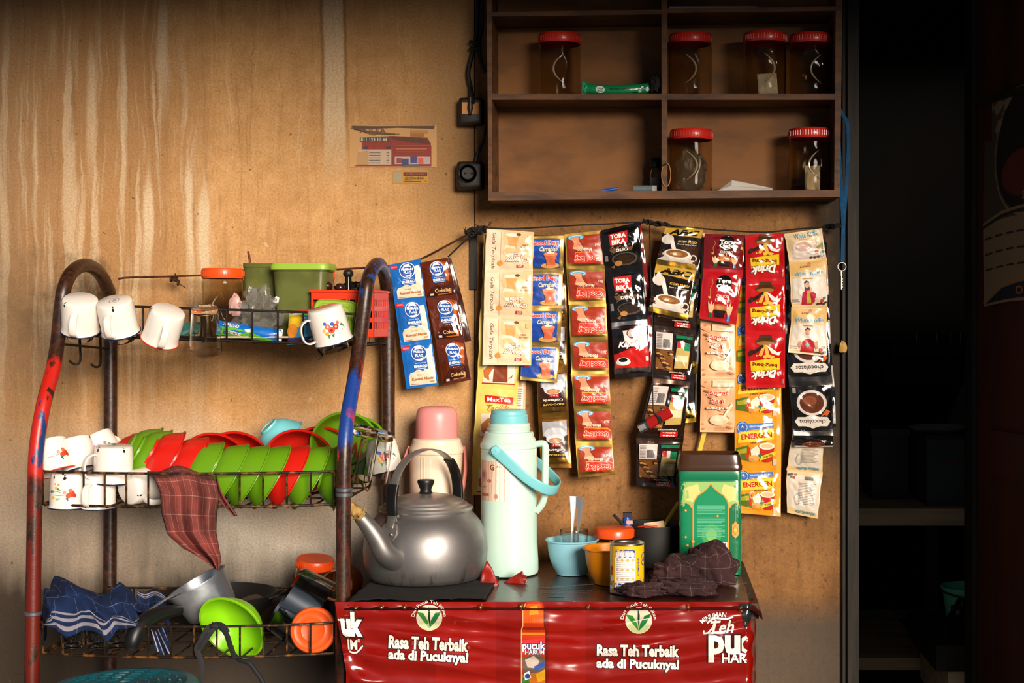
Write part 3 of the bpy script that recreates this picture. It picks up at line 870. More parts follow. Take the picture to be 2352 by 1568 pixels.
tag(MB().tube(w1, .0024, 7).build('wire_line', mat('rusty_wire', '#3a2114', .6, .5, col2='#6b3a1c', ns=30)), 'brown rusty wire running from the knot behind the dish rack to its far arch', 'wire')
kw = knot([(392, 643), (404, 640), (412, 652)], .0026, 12); tag(kw.build('wire_knot', mat('rust_rag', '#3c2414', .9)), 'knotted rag scrap hanging on the rusty wire left of the orange-lidded jar', 'rag')
tag(MB().tube([P(1094, 533, YS+.004), P(1060, 560, YS+.004), P(1029, 590, YS+.003)], .002, 7).build('hanging_string', M_CORD), 'short black string from the knot to the brown sachet strip', 'string')

# ---- lanyard with key
ln = thing('lanyard', 'blue lanyard with a key ring and key hanging on the right side of the cabinet', 'lanyard', P(1930, 252, .13))
M_LAN = mat('blue_nylon_ribbon', '#0b3f66', .7, col2='#124e78', ns=60, spec=.2)
def rib(pts, name='strap'):
    q = spline([P(x, y, d) for x, y, d in pts], 6)
    return loc(MB().tube(q, 1.0, 8, flat=(.0085, .0016), up=(0, -1, 0)).build(name, M_LAN, ln, smooth=60), ln)
rib([(1929, 252, .128), (1926, 300, .126), (1928, 360, .122), (1932, 430, .118), (1936, 500, .112), (1936, 545, .108), (1933, 575, .106), (1933, 600, .105)])
rib([(1929, 252, .131), (1938, 268, .131), (1946, 282, .128), (1949, 330, .122), (1946, 400, .116), (1941, 470, .113), (1937, 520, .111), (1936, 560, .110), (1935, 600, .108)])
ctr = P(1934, 612, .106)
loc(MB().tube([ctr+Vector((.0092*cos(a), 0, .0092*sin(a))) for a in [2*pi*i/24 for i in range(24)]], .0011, 6, True).build('key_ring', mat('bright_steel', '#d8d4cc', .25, 1), ln), ln)
kz = MB(); kz.box((-.0016, -.001, -.012), (.0016, .001, 0)).box((-.0011, -.0008, -.042), (.0011, .0008, -.013))
for i in range(4): kz.box((.001, -.0007, -.038+i*.006), (.0026, .0007, -.035+i*.006))
o = kz.build('key', mat('bright_steel2', '#cfc8bb', .3, 1), ln, smooth=0); o.data.transform(Matrix.Translation(P(1933, 621, .106)-Vector(ln.location)))
o = MB().grid(lumpf((.009, .003, .014), 44, .4), 16, 10).build('tape_scrap', mat('yellow_tape', '#b58a2a', .5)); o.location = P(1936, 799, .024); tag(o, 'small yellow tape scrap stuck on the doorpost', 'tape')
# ================================================================== dish rack
def paint_mat(name, zones):
    """chipped paint over rusty steel; zones: list of (z0, z1, colour, amount) by height on the tube"""
    m, nt, bs = new_mat(name); L = nt.links
    v = coords(nt, kind='Object'); sep = N_(nt, 'ShaderNodeSeparateXYZ'); L.new(v, sep.inputs[0]); Z = sep.outputs['Z']
    n1 = nz(nt, coords(nt, (1, 1, .35)), 34, 4, .6); n2 = nz(nt, v, 90, 4, .6)
    col = mix(nt, ramp(nt, n2, .4, .65), lin('#20150f'), lin('#43210f'))
    for z0, z1, c, amt in zones:
        zz = math_(nt, 'ADD', Z, math_(nt, 'MULTIPLY', math_(nt, 'SUBTRACT', n1, .5), .12))
        a = math_(nt, 'MULTIPLY', ramp(nt, zz, z0-.008, z0+.008), ramp(nt, zz, z1+.008, z1-.008))
        a = math_(nt, 'MULTIPLY', a, ramp(nt, sep.outputs['Y'], .12, .06))
        patch = ramp(nt, math_(nt, 'ADD', math_(nt, 'MULTIPLY', n1, .7), math_(nt, 'MULTIPLY', n2, .3)), 1-amt+.03, 1-amt-.03)
        patch = math_(nt, 'SUBTRACT', 1.0, patch)
        col = mix(nt, math_(nt, 'MULTIPLY', a, math_(nt, 'SUBTRACT', 1.0, patch) if False else ramp(nt, n1, 1-amt-.02, 1-amt+.02)), col, lin(c))
    L.new(col, bs.inputs['Base Color']); bs.inputs['Roughness'].default_value = .38
    bump(nt, bs, n2, .25, .002)
    return m
M_POST_L = paint_mat('chipped_red_blue_paint', [(-1, .98, '#5c160a', .56), (.90, 1.12, '#b31c10', .60), (.93, 1.09, '#1b3568', .43)])
M_POST_R = paint_mat('chipped_blue_paint', [(-1, .93, '#4a2015', .45), (.955, 1.09, '#173a86', .72), (.93, 1.03, '#b5291a', .42), (1.26, 1.36, '#1f3b78', .46), (1.04, 1.13, '#a32012', .42)])
M_BWIRE = mat('rusty_dark_wire', '#231910', .55, .4, col2='#8a5a2a', ns=45, nlo=.50, nhi=.68)
M_BWIRE2 = mat('sooty_wire', '#17120e', .6, .3, col2='#3b2819', ns=45, nlo=.5, nhi=.7)
rack = thing('dish_rack', 'three-tier tube and wire dish rack against the wall, chipped red, blue and brown paint', 'dish rack', (-.91, -.26, 0))
def rk(mb, name, m, par=None, **k):
    o = mb.build(name, m, par or rack, **k)
    if par is None: loc(o, rack)
    return o
HL = [(71, 1900, .475), (73, 1640, .475), (76, 1400, .475), (80, 1150, .475), (84, 1030, .472), (100, 930, .45), (121, 850, .40), (133, 780, .36), (140, 710, .335), (148, 660, .325), (166, 624, .29), (195, 609, .23), (224, 622, .15), (244, 655, .09), (253, 700, .062), (254, 900, .06), (253, 1200, .06), (251, 1640, .06), (250, 1900, .06)]
HR = [(787, 1900, .475), (787, 1640, .475), (788, 1400, .475), (789, 1150, .475), (791, 1040, .472), (798, 960, .45), (814, 870, .40), (826, 790, .36), (836, 710, .335), (843, 655, .325), (853, 622, .29), (868, 606, .22), (880, 622, .13), (888, 660, .08), (891, 720, .06), (892, 900, .06), (892, 1200, .06), (892, 1640, .06), (892, 1900, .06)]
def clampz(q):
    for p in q: p.z = max(p.z, .0)
    return q
rk(MB().tube(clampz(spline([P(*p) for p in HL], 6)), .0145, 16), 'side_hoop', M_POST_L, smooth=60)
rk(MB().tube(clampz(spline([P(*p) for p in HR], 6)), .0145, 16), 'side_hoop', M_POST_R, smooth=60)
def ringband(px, py, y, name='weld_collar'):
    c = P(px, py, y); rk(MB().lathe([(.0147, -.004), (.0165, -.003), (.0165, .003), (.0147, .004)], 24, Matrix.Translation(c)), name, mat('grey_weld', '#5a5f66', .45, .5))
ringband(790, 1124, .475); ringband(790, 1135, .475); ringband(76, 1408, .475)

def basket(z1, z0, y0, y1, bulge, xl, xr, n, name, slope=0.0, m=M_BWIRE):
    """wire tray: rim at z1, floor at z0, back y0, front y1 (+bulge at the middle)"""
    mb = MB(); r = .0021
    fx = lambda t: xl+(xr-xl)*t
    zz = lambda t, z: z+slope*(t-.5)
    fy = lambda t: -(y1+bulge*sin(pi*t)**.8 if 0 < t < 1 else y1)
    T = [i/24 for i in range(25)]
    for z, rr in ((z1, .0026), (z0, .0026)):
        q = [Vector((fx(t), fy(t), zz(t, z)-.004*sin(pi*t)*0)) for t in T]
        q += [Vector((fx(1), -y0, zz(1, z))), Vector((fx(0), -y0, zz(0, z)))]
        mb.tube(q, rr, 7, True)
    for i in range(n+1):
        t = (i+.12)/(n+.24)
        x = fx(t); f = fy(t)
        mb.tube([Vector((x, f-.002, zz(t, z1))), Vector((x, f-.002, zz(t, z0)+.004)), Vector((x, f+.006, zz(t, z0)-.003)), Vector((x, -y0-.006, zz(t, z0)-.003)), Vector((x, -y0+.002, zz(t, z0)+.004)), Vector((x, -y0+.002, zz(t, z1)))], r, 6)
    for k in range(1, 4):
        y = -(y0+(y1-y0)*k/4)
        mb.tube([Vector((fx(0), y, zz(0, z1))), Vector((fx(0), y, zz(0, z0))), Vector((fx(1), y, zz(1, z0))), Vector((fx(1), y, zz(1, z1)))], r, 6)
    return rk(mb, name, m, smooth=50)
ZT1, ZT0 = 1.227, 1.163
basket(ZT1, ZT0, .075, .325, .0, -1.205, -.612, 11, 'top_basket', slope=-.02, m=M_BWIRE2)
ZM1, ZM0 = .905, .840
basket(ZM1, ZM0, .085, .452, .045, -1.212, -.625, 13, 'middle_basket')
ZL1, ZL0 = .606, .546
basket(ZL1, ZL0, .085, .455, .040, -1.212, -.625, 13, 'bottom_basket')
# stubs that carry the baskets from the tubes
st = MB()
for z in (ZT1, ZT0): st.tube([Vector((-1.222, -.32, z+.01)), Vector((-1.205, -.32, z+.01))], .003, 6)
for z in (ZM1, ZM0, ZL1, ZL0):
    st.tube([Vector((-1.2205, -.462, z)), Vector((-1.212, -.452, z))], .003, 6); st.tube([Vector((-.608, -.462, z)), Vector((-.627, -.452, z))], .003, 6)
    st.tube([Vector((-1.224, -.07, z)), Vector((-1.212, -.085, z))], .003, 6); st.tube([Vector((-.597, -.07, z)), Vector((-.625, -.085, z))], .003, 6)
for z in (ZT1, ZT0): st.tube([Vector((-.597, -.08, z-.01)), Vector((-.612, -.08, z-.01))], .003, 6); st.tube([Vector((-.597, -.32, z-.01)), Vector((-.612, -.32, z-.01))], .003, 6)
rk(st, 'basket_stubs', M_BWIRE2)
# hook rail at the left end, two hooks
rail = MB()
for a, b in (((140, 768, .345), (250, 772, .07)), ((141, 790, .345), (250, 801, .07))): rail.tube([P(*a), P(*b)], .0027, 7)
rk(rail, 'hook_rail', M_BWIRE2)
for q in ([(183, 762, .22), (184, 800, .22), (185, 822, .22), (181, 834, .22), (170, 836, .22), (159, 828, .22)], [(230, 762, .12), (231, 800, .12), (231, 830, .12), (227, 841, .12), (218, 842, .12), (209, 836, .12)]):
    rk(MB().tube(spline([P(*p) for p in q], 5), .0027, 7), 'hook', M_BWIRE2)
q = [(728, 796, .33), (734, 808, .335), (740, 816, .345), (733, 824, .35), (728, 818, .352)]
rk(MB().tube(spline([P(*p) for p in q], 4), .0024, 7), 'hook', M_BWIRE2)

# ---------------------------------------------------------------- enamel mugs
M_ENAM = print_mat('white_enamel', .22, coat=.4, bm=.06, bscale=30)
M_NAVY = mat('navy_enamel_rim', '#1a1f3a', .3); M_REDRIM = mat('red_enamel_rim', '#b32a18', .3)
WHITE = rgba('#e6ded6')
MR, MH = .0355, .069
def mugf(a, z, lift):
    t = z/MH
    r = MR*(.955+.045*min(1, t*3))+.0022*max(0, (t-.86)/.14)**2+lift
    return Vector((r*cos(a), r*sin(a), z))
FLOWERS = [('e', .38, .52, .085, .085, '#c7402f'), ('e', .52, .60, .095, .095, '#d9523c'), ('e', .60, .46, .08, .08, '#e0705a'), ('e', .30, .40, .05, .05, '#d86a5a'), ('e', .46, .40, .055, .055, '#3f58a8'), ('e', .66, .34, .05, .05, '#4a6ab8'),
           ('e', .38, .52, .03, .03, '#f0b8a0'), ('e', .52, .60, .035, .035, '#8e1f16'), ('e', .60, .46, .03, .03, '#f6d0b8'), ('e', .66, .68, .05, .055, '#e0a23a'), ('e', .72, .56, .04, .05, '#e3b44a'),
           ('p', [(.46, .72), (.50, .86), (.56, .74)], '#3d7a45'), ('p', [(.56, .72), (.64, .86), (.66, .72)], '#4a8a4e'), ('p', [(.24, .50), (.12, .56), (.20, .44)], '#4b7d4c'), ('l', [(.12, .62), (.16, .54), (.24, .50)], .018, '#4b7d4c'), ('e', .22, .66, .02, .02, '#c84a3a')]
SPRAY = [('e', .20, .55, .09, .10, '#c23a24'), ('e', .30, .62, .07, .08, '#d4482e'), ('e', .24, .44, .06, .06, '#d96a3a'), ('e', .12, .62, .05, .06, '#b5301f'), ('e', .40, .50, .05, .055, '#e39a84'), ('p', [(.32, .66), (.28, .82), (.38, .72)], '#2f6a52'),
         ('l', [(.36, .58), (.55, .62), (.75, .60)], .014, '#4c7a55'), ('l', [(.42, .54), (.60, .48), (.85, .46)], .014, '#4c7a55'), ('p', [(.50, .70), (.62, .80), (.70, .72)], '#8fb58a'), ('p', [(.72, .50), (.88, .56), (.92, .48), (.80, .44)], '#4a8a72'), ('e', .76, .70, .05, .05, '#e0b03c'), ('e', .66, .36, .05, .05, '#e3bb52'), ('e', .58, .24, .035, .035, '#e08a80'), ('e', .70, .22, .03, .03, '#e4968c'), ('p', [(.50, .44), (.60, .34), (.64, .42)], '#3f7a58')]
def make_mug(rim=M_NAVY, decal=None, da=0.0, chips=0):
    """base at origin, opening toward +Z, handle toward +X"""
    t = thing('enamel_mug', '', 'mug')
    mb = MB()
    out = [(.0005, .0), (MR*.86, 0), (MR*.93, .0018), (MR*.955, .005)]
    for k in range(1, 10):
        z = .005+(MH-.005)*k/9; out.append((mugf(0, z, 0).x, z))
    inn = [(mugf(0, MH*k/8, 0).x-.0016, max(MH*k/8, .003)) for k in range(8, 0, -1)]+[(MR*.86, .0022), (.0005, .0022)]
    mb.lathe(out+inn, 48, None, 0, WHITE)
    if decal:
        f = lambda u, v, z: mugf(da+(.5-u)*-1.9, MH*(.08+.84*v), z+.0001)
        art(mb, f, MH*.84/(1.9*MR), decal, L=.08, lift=.00006)
    random.seed(chips*7+1)
    for k in range(chips):
        a = random.uniform(0, 2*pi); n = random.choice((1, 1, 2))
        for j in range(n):
            w = random.uniform(.05, .10); aa = a+j*.16
            mb.add([mugf(aa+w*cos(q)*random.uniform(.7, 1.2), .006+.0035*sin(q)*random.uniform(.7, 1.3), .0003) for q in [2*pi*i/9 for i in range(9)]], [tuple(range(9))], 0, rgba('#1a1512'))
        # chip wraps over the base edge
        mb.add([Vector((MR*rr*cos(aa+dd), MR*rr*sin(aa+dd), -.0003 if rr < .9 else .0012)) for rr, dd in ((.955, -.05), (.955, .06), (.86, .04), (.84, -.02))], [(0, 1, 2, 3)], 0, rgba('#1a1512'))
    mb.build('mug_body', M_ENAM, t)
    rr = mugf(0, MH, 0).x
    MB().tube([Vector((rr*cos(a), rr*sin(a), MH)) for a in [2*pi*i/56 for i in range(56)]], .0014, 8, True).build('rim', rim, t)
    hp = spline([(MR*.95, 0, MH*.84), (MR+.010, 0, MH*.86), (MR+.019, 0, MH*.76), (MR+.021, 0, MH*.52), (MR+.016, 0, MH*.30), (MR+.004, 0, MH*.21), (MR*.93, 0, MH*.26)], 6)
    MB().tube(hp, 1.0, 10, flat=(.0125, .0036), up=(1, 0, 0), c=WHITE).build('handle', M_ENAM, t, smooth=60)
    return t
G_TOP = 'enamel mugs hung upside down on the rack front'; G_MID = 'enamel mugs piled in the middle basket'
mugs = [ # base px, py, depth, axis base->rim, handle direction, label, rim, decal, decal angle, chips, group, scale
 ((184, 686, .372), (-.16, .42, -.89), (.10, -.9, -.35), 'white mug hanging upside down at the left post, first on the rack front', M_NAVY, None, 0, 5, G_TOP, 1.03),
 ((262, 690, .372), (.04, .42, -.90), (-.02, -.9, -.35), 'white mug hanging upside down, second from the left post, pale stamp on its base', M_NAVY, None, 0, 3, G_TOP, 1.03),
 ((387, 713, .372), (-.38, .36, -.86), (.30, -.85, -.40), 'tilted white mug with a red rim hanging between the second mug and the glass', M_REDRIM, None, 0, 1, G_TOP, 1.02),
 ((745, 706, .385), (.22, .22, -.95), (-.88, -.45, -.1), 'white mug with printed flowers hanging upside down by the right post', M_NAVY, FLOWERS, .30, 1, G_TOP, 1.06),
 ((112, 1012, .40), (.34, -.16, -.92), (-.6, .7, 0), 'floral mug leaning at the far left of the middle basket, red rim tilted right', M_REDRIM, SPRAY[:7], .55, 2, G_MID, .98),
 ((170, 1007, .37), (.28, -.14, -.95), (.2, .9, 0), 'plain white mug leaning between the two floral mugs of the upper row', M_NAVY, None, 0, 1, G_MID, .96),
 ((217, 999, .30), (.48, -.05, -.87), (.3, .9, .2), 'floral mug tilted at the back of the upper row, against the rear post', M_NAVY, FLOWERS, .35, 0, G_MID, .98),
 ((262, 1023, .435), (-.05, .06, -1), (-.72, -.68, .02), 'white mug with its handle to the left, standing highest beside the bowls', M_NAVY, None, 0, 2, G_MID, 1.05),
 ((158, 1086, .445), (-.03, .02, -1), (.3, .9, 0), 'floral mug standing upside down inside the basket at its left end', M_NAVY, SPRAY, .0, 3, G_MID, .98),
 ((226, 1090, .435), (-.02, .03, -1), (-.1, -.95, .02), 'white mug with its handle to the front inside the basket, between floral and lying mug', M_NAVY, None, 0, 1, G_MID, .95),
 ((293, 1122, .455), (.52, .83, .10), (.75, -.35, -.55), 'white mug lying on its side inside the basket, base toward the viewer', M_NAVY, None, 0, 2, G_MID, .98)]
mug_objs = []
for (px, py, y), ax, hd, lb, rim, dec, da, ch, grp, sc in mugs:
    Fm = frame(ax, hd); cl = Fm.inverted().to_3x3() @ Vector((sin(da), -cos(da), 0))
    o = make_mug(rim, dec, math.atan2(cl.y, cl.x), ch)
    place(o, P(px, py, y), ax, hd, sc); o['label'] = lb; o['group'] = grp; mug_objs.append(o)
bs_ = MB(); art(bs_, lambda u, v, z: Vector(((u-.5)*.03, (v-.5)*.022, -.0004-z)), .7, [('o', .5, .5, .4, .28, .05, '#9a98a0'), ('t', 'ENAMEL', .5, .55, .5, .12, '#9a98a0'), ('t', 'MADE 7', .5, .38, .4, .1, '#9a98a0')])
bs_.build('base_stamp', M_ENAM, [c for c in mug_objs[1].children if c.name.startswith('mug_body')][0])
bs_ = MB(); art(bs_, lambda u, v, z: Vector(((u-.5)*.03, (v-.5)*.022, -.0004-z)), .7, [('o', .5, .5, .4, .28, .05, '#a09ea6'), ('t', 'ENAMEL', .5, .52, .5, .12, '#a09ea6')])
bs_.build('base_stamp', M_ENAM, [c for c in mug_objs[3].children if c.name.startswith('mug_body')][0])

# glasses
def make_glass(r0=.026, r1=.034, h=.098, name='glass_tumbler', ribs=10):
    """base at origin, opening +Z"""
    def f(u, v):
        a = 2*pi*u
        # closed profile: outside up, over the lip, inside down
        if v < .5: z = h*v*2; r = r0+(r1-r0)*(z/h)**.8
        else: z = h-(h-.011)*(v-.5)*2; r = r0+(r1-r0)*(z/h)**.8-.0016
        if .03 < z/h < .5 and v < .5: r += .0007*cos(a*ribs)*sin(pi*(z/h-.03)/.47)
        return Vector((r*cos(a), r*sin(a), z))
    mb = MB().grid(f, 60, 32); n = 61
    for j in range(33): mb.v[j*n+60] = mb.v[j*n]
    mb.add([f(i/60, 0) for i in range(60)]+[Vector((0, 0, .0035))], [(i, 60, (i+1) % 60) for i in range(60)])
    mb.add([f(i/60, 1) for i in range(60)]+[Vector((0, 0, .0095))], [((i+1) % 60, 60, i) for i in range(60)])
    return mb.build(name, M_GLASS, smooth=50)
g = make_glass(); place(g, P(470, 706, .385), (-.06, .28, -.96), (1, 0, 0), .98); tag(g, 'clear glass hanging upside down between the tilted mug and the blue tube', 'glass', 'glasses hung on the rack front')
def put_glass(px, py, y, ax, lb, grp, sc=1.0):
    o = g.copy(); COL.objects.link(o); place(o, P(px, py, y), ax, (1, 0, 0), sc); tag(o, lb, 'glass', grp); return o
def under(i, d, lb, sc=.80):
    m = mug_objs[i].matrix_world; a = (m.to_3x3() @ Vector((0, 0, 1))).normalized()
    o = g.copy(); COL.objects.link(o); x = m.to_3x3() @ Vector((1, 0, 0))
    place(o, m.translation+a*d, a, x, sc); tag(o, lb, 'glass', 'glasses hung on the rack front')
under(0, .010, 'glass whose lip shows below the first hanging mug'); under(1, .010, 'glass whose lip shows below the second hanging mug'); under(3, .012, 'glass whose lip shows below the hanging flower mug')
# prongs on which mugs and glasses hang
for i, (bx, by) in enumerate(((180, 775), (262, 778), (372, 775), (470, 780), (770, 790))):
    tip = {0: mug_objs[0], 1: mug_objs[1], 2: mug_objs[2], 3: g, 4: mug_objs[3]}[i].matrix_world
    a = (tip.to_3x3() @ Vector((0, 0, 1))).normalized(); e = tip.translation+a*.014
    b = Vector((P(bx, 0, .335).x, -.325, ZT0+.012)); mid_ = e+a*.055
    rk(MB().tube(spline([b, b*.4+mid_*.6, mid_, e], 4), .0024, 6), 'prong', M_BWIRE)
gl = [(838, 985, .40, (-.25, .16, -.95), 'foremost of the two clear glasses hanging right of the blue post', 1.06), (874, 993, .33, (-.24, .14, -.96), 'clear glass behind the foremost one, nearer the rear post', 1.06)]
for px, py, y, ax, lb, sc in gl: put_glass(px, py, y, ax, lb, 'glasses at the right of the middle basket', sc)
pr = MB()
for px, py, y, ax, lb, sc in gl:
    a = Vector(ax).normalized(); e = P(px, py, y)+a*.018
    pr.tube(spline([Vector((-.625, -y+.03, ZM1-.01)), e+a*.11, e+a*.06, e], 4), .0022, 6)
rk(pr, 'glass_prongs', M_BWIRE)
cl = frame((.22, -.05, -.97), (-.6, .8, 0)).inverted().to_3x3() @ Vector((.3, -.95, 0))
o = make_mug(M_NAVY, FLOWERS, math.atan2(cl.y, cl.x), 1); place(o, P(872, 1012, .26), (.22, -.05, -.97), (-.6, .8, 0), .98); tag(o, 'floral mug hanging behind the two clear glasses at the rear right post', 'mug', G_MID)

# ---------------------------------------------------------------- melamine bowls
M_BG = mat('green_melamine', '#5f8f12', .34, col2='#4f7a10', ns=5, nlo=.45, nhi=.8); M_BR = mat('red_melamine', '#c41c10', .34, col2='#ad170c', ns=5)
M_BC = mat('cyan_melamine', '#6fc0c8', .38); M_BB = mat('light_blue_bowl', '#8cc6d8', .35); M_BO = mat('orange_bowl', '#e58a10', .35); M_BL = mat('lime_bowl', '#86cc14', .26)
def bowl_mesh(r, d, rb, m, name='bowl_body', lip=.0035, parent=None, foot=.004):
    out = [(.0005, .0015), (rb*.86, .0015), (rb*.88, 0), (rb, 0), (rb*1.02, foot)]
    n = 9
    for k in range(1, n+1):
        t = k/n; out.append((rb*1.02+(r-rb*1.02)*(t**.62), foot+(d-foot)*t))
    inn = [(r+lip, d+.0005), (r+lip, d+.0025), (r-.001, d+.0025)]
    for k in range(n-1, -1, -1):
        t = k/n; inn.append((rb*1.02+(r-rb*1.02)*(t**.62)-.0024, foot+.0024+(d-foot)*t))
    inn.append((.0005, foot+.0022))
    return MB().lathe(out+inn, 64).build(name, m, parent, smooth=35)
BR_, BD_ = .0690, .041
proto = {}
def bowl(px, py, y, n, m, lb, grp, r=BR_, d=BD_, rb=.036):
    k = (m.name, r, d)
    if k not in proto: o = proto[k] = bowl_mesh(r, d, rb, m, 'melamine_bowl')
    else: o = proto[k].copy(); COL.objects.link(o)
    n = Vector(n).normalized(); c = P(px, py, y)-n*d          # px,py = middle of the rim
    place(o, c, n, (0, 0, 1) if abs(n.z) < .9 else (1, 0, 0)); return tag(o, lb, 'bowl', grp)
GB = 'melamine bowls racked in the middle basket'
NF = (.80, .34, -.50)
bowl(331, 1052, .33, NF, M_BG, 'leftmost green bowl of the small row behind the mug with a handle', GB)
bowl(352, 1058, .36, NF, M_BG, 'second green bowl of the small row, just left of the red ones', GB)
bowl(382, 1062, .375, NF, M_BR, 'first red bowl leaning right of the left green pair', GB)
bowl(432, 1074, .39, (.76, .40, -.52), M_BR, 'red bowl leaning above the brown cloth, second of the red pair', GB)
bowl(352, 1046, .20, (-.12, -.42, -.90), M_BG, 'green bowl lying face down at the back left, highest of the left pile', GB)
bowl(330, 1050, .26, (-.10, -.40, -.91), M_BR, 'red bowl edge directly under the green bowl of the left pile', GB)
bowl(492, 1066, .22, (.06, -.93, -.36), M_BR, 'large red bowl facing forward in the middle of the back row', GB, r=.072)
bowl(540, 1060, .17, (.14, -.90, -.40), M_BR, 'red bowl behind the forward-facing red bowl in the middle', GB, r=.072)
bowl(648, 1010, .14, (.62, .30, -.72), M_BC, 'light blue bowl turned away at the back between the red bowls', GB, r=.054, d=.045, rb=.022)
bowl(688, 1058, .22, (.06, -.93, -.36), M_BR, 'large red bowl facing forward near the right post', GB, r=.0721)
bowl(738, 1050, .17, (.12, -.92, -.36), M_BR, 'red bowl behind the forward-facing one near the right post', GB, r=.0721)
bowl(790, 1018, .20, (.25, -.93, -.25), M_BG, 'green bowl facing forward behind the blue part of the right post', GB)
bowl(812, 1022, .14, (.30, -.86, -.40), M_BG, 'green bowl hindmost on the right, behind the two clear glasses', GB)
for i, (px, py, m) in enumerate(((470, 1086, M_BG), (527, 1091, M_BG), (574, 1094, M_BG), (622, 1094, M_BG), (667, 1094, M_BR), (713, 1095, M_BG))):
    bowl(px, py, (.40, .412, .412, .405, .392, .382)[i], NF, m, ('first green bowl of the front row, beside the brown cloth', 'second green bowl of the front row', 'third green bowl of the front row', 'fourth green bowl, just left of the single red one in front', 'only red bowl standing in the front row', 'green bowl just right of the single red one in front')[i], GB)
bowl(782, 1092, .375, (.93, .24, -.22), M_BG, 'last green bowl of the front row, behind the right post', GB)

# ---------------------------------------------------------------- things in the top basket
M_ORLID = mat('orange_jar_lid', '#dd4a10', .35, coat=.2)
tj = make_jar(.0435, .134, 2.6, M_ORLID); tj.location = Vector((P(512, 0, .2).x, -.2, ZT0+.005)); tag(tj, 'clear jar with an orange lid at the left of the top basket', 'jar'); 
tj2 = copy_tree(tj); tj2.location = Vector((P(722, 0, .115).x, -.115, ZT0+.005)); tj2['label'] = 'jar behind the green-lidded canister, only its orange lid showing'
def squircle(w, d, k=.28, n=40):
    out = []
    for i in range(n):
        a = 2*pi*i/n; c, s_ = cos(a), sin(a)
        out.append((w/2*math.copysign(abs(c)**k, c), d/2*math.copysign(abs(s_)**k, s_)))
    return out
def prism(mb, sec, levels, m=0, c=None, caps=True):
    """levels: (scale, z)"""
    n = len(sec); vs = [(x*s, y*s, z) for s, z in levels for x, y in sec]; fs = []
    for j in range(len(levels)-1):
        for i in range(n): fs.append((j*n+i, j*n+(i+1) % n, (j+1)*n+(i+1) % n, (j+1)*n+i))
    if caps: fs.append(tuple(range(n-1, -1, -1))); fs.append(tuple((len(levels)-1)*n+i for i in range(n)))
    return mb.add(vs, fs, m, c)
M_OLIVE = mat('cloudy_olive_plastic', '#8b9150', .25, trans=.62, ior=1.2, col2='#676b38', ns=14)
M_LIME = mat('lime_lid_plastic', '#88a835', .4)
for (px, y, w, d, h, lid, lb) in ((608, .16, .080, .075, .160, False, 'open cloudy green canister with a rusty stick, left of the lidded one'), (698, .20, .118, .095, .150, True, 'tall cloudy green canister with a lime lid in the top basket')):
    t = thing('canister', lb, 'canister', (P(px, 0, y).x, -y, ZT0+.005))
    sec = squircle(w, d)
    lv = [(.80, 0), (.84, .004), (.97, h*.93), (.965, h*.935), (1.0, h*.94), (1.0, h)]
    inn = [(.955, h), (.93, h*.93), (.80, .006)]
    prism(MB(), sec, lv+inn).build('canister_body', M_OLIVE, t, smooth=40)
    if lid:
        prism(MB(), sec, [(1.03, h-.006), (1.07, h-.006), (1.08, h+.002), (1.03, h+.008), (.90, h+.009), (.88, h+.006)]).build('lid', M_LIME, t, smooth=40)
o = MB().tube([P(583, 690, .16), P(573, 594, .16), P(570, 577, .165)], .0026, 7).build('stick', mat('rusty_stick', '#5a2d12', .6)); tag(o, 'rusty stick poking out of the open green canister', 'stick')
# red basket with square holes
M_REDB = mat('orange_red_plastic', '#d5330f', .4)
t = thing('plastic_basket', 'orange-red plastic basket with square holes behind the flower mug', 'basket', (P(805, 0, .20).x, -.20, ZT0+.005))
w, d, h = .135, .13, .098
mb = MB()
def holed(mb, p0, ux, uz, W_, H_, nrm):
    p0, ux, uz, nrm = Vector(p0), Vector(ux), Vector(uz), Vector(nrm)
    def bar(a0, a1, b0, b1):
        vs = [p0+ux*a+uz*b+nrm*c for c in (0, .002) for b in (b0, b1) for a in (a0, a1)]
        mb.add(vs, [(0,1,3,2), (4,6,7,5), (0,2,6,4), (1,5,7,3), (0,4,5,1), (2,3,7,6)])
    rows = [0, .018, .032, .042, .056, .066, .080, H_]
    for k in range(0, 7, 2): bar(0, W_, rows[k], rows[k+1])
    n = int(W_/.018)
    g_ = W_/n
    for k in range(1, 7, 2):
        for i in range(n+1):
            x = min(max(i*g_-.0022, 0), W_-.0044); bar(x, x+.0044, rows[k], rows[k+1])
holed(mb, (-w/2, -d/2, 0), (1, 0, 0), (0, 0, 1), w, h, (0, 1, 0)); holed(mb, (-w/2, d/2, 0), (1, 0, 0), (0, 0, 1), w, h, (0, -1, 0))
holed(mb, (-w/2, -d/2, 0), (0, 1, 0), (0, 0, 1), d, h, (1, 0, 0)); holed(mb, (w/2, -d/2, 0), (0, 1, 0), (0, 0, 1), d, h, (-1, 0, 0))
mb.box((-w/2, -d/2, 0), (w/2, d/2, .002))
mb.build('basket_body', M_REDB, t, smooth=0)
MB().tube([(-w/2-.001, -d/2-.001, h), (w/2+.001, -d/2-.001, h), (w/2+.001, d/2+.001, h), (-w/2-.001, d/2+.001, h)], .0028, 6, True).build('rim', M_REDB, t)
t.rotation_euler = (0, 0, -.05)
M_DGLASS = mat('dark_bottle_glass', '#2c241c', .08, trans=.6)
bt = [(752, .215, .118), (781, .215, .114), (800, .17, .150), (845, .22, .145)]
b0 = None
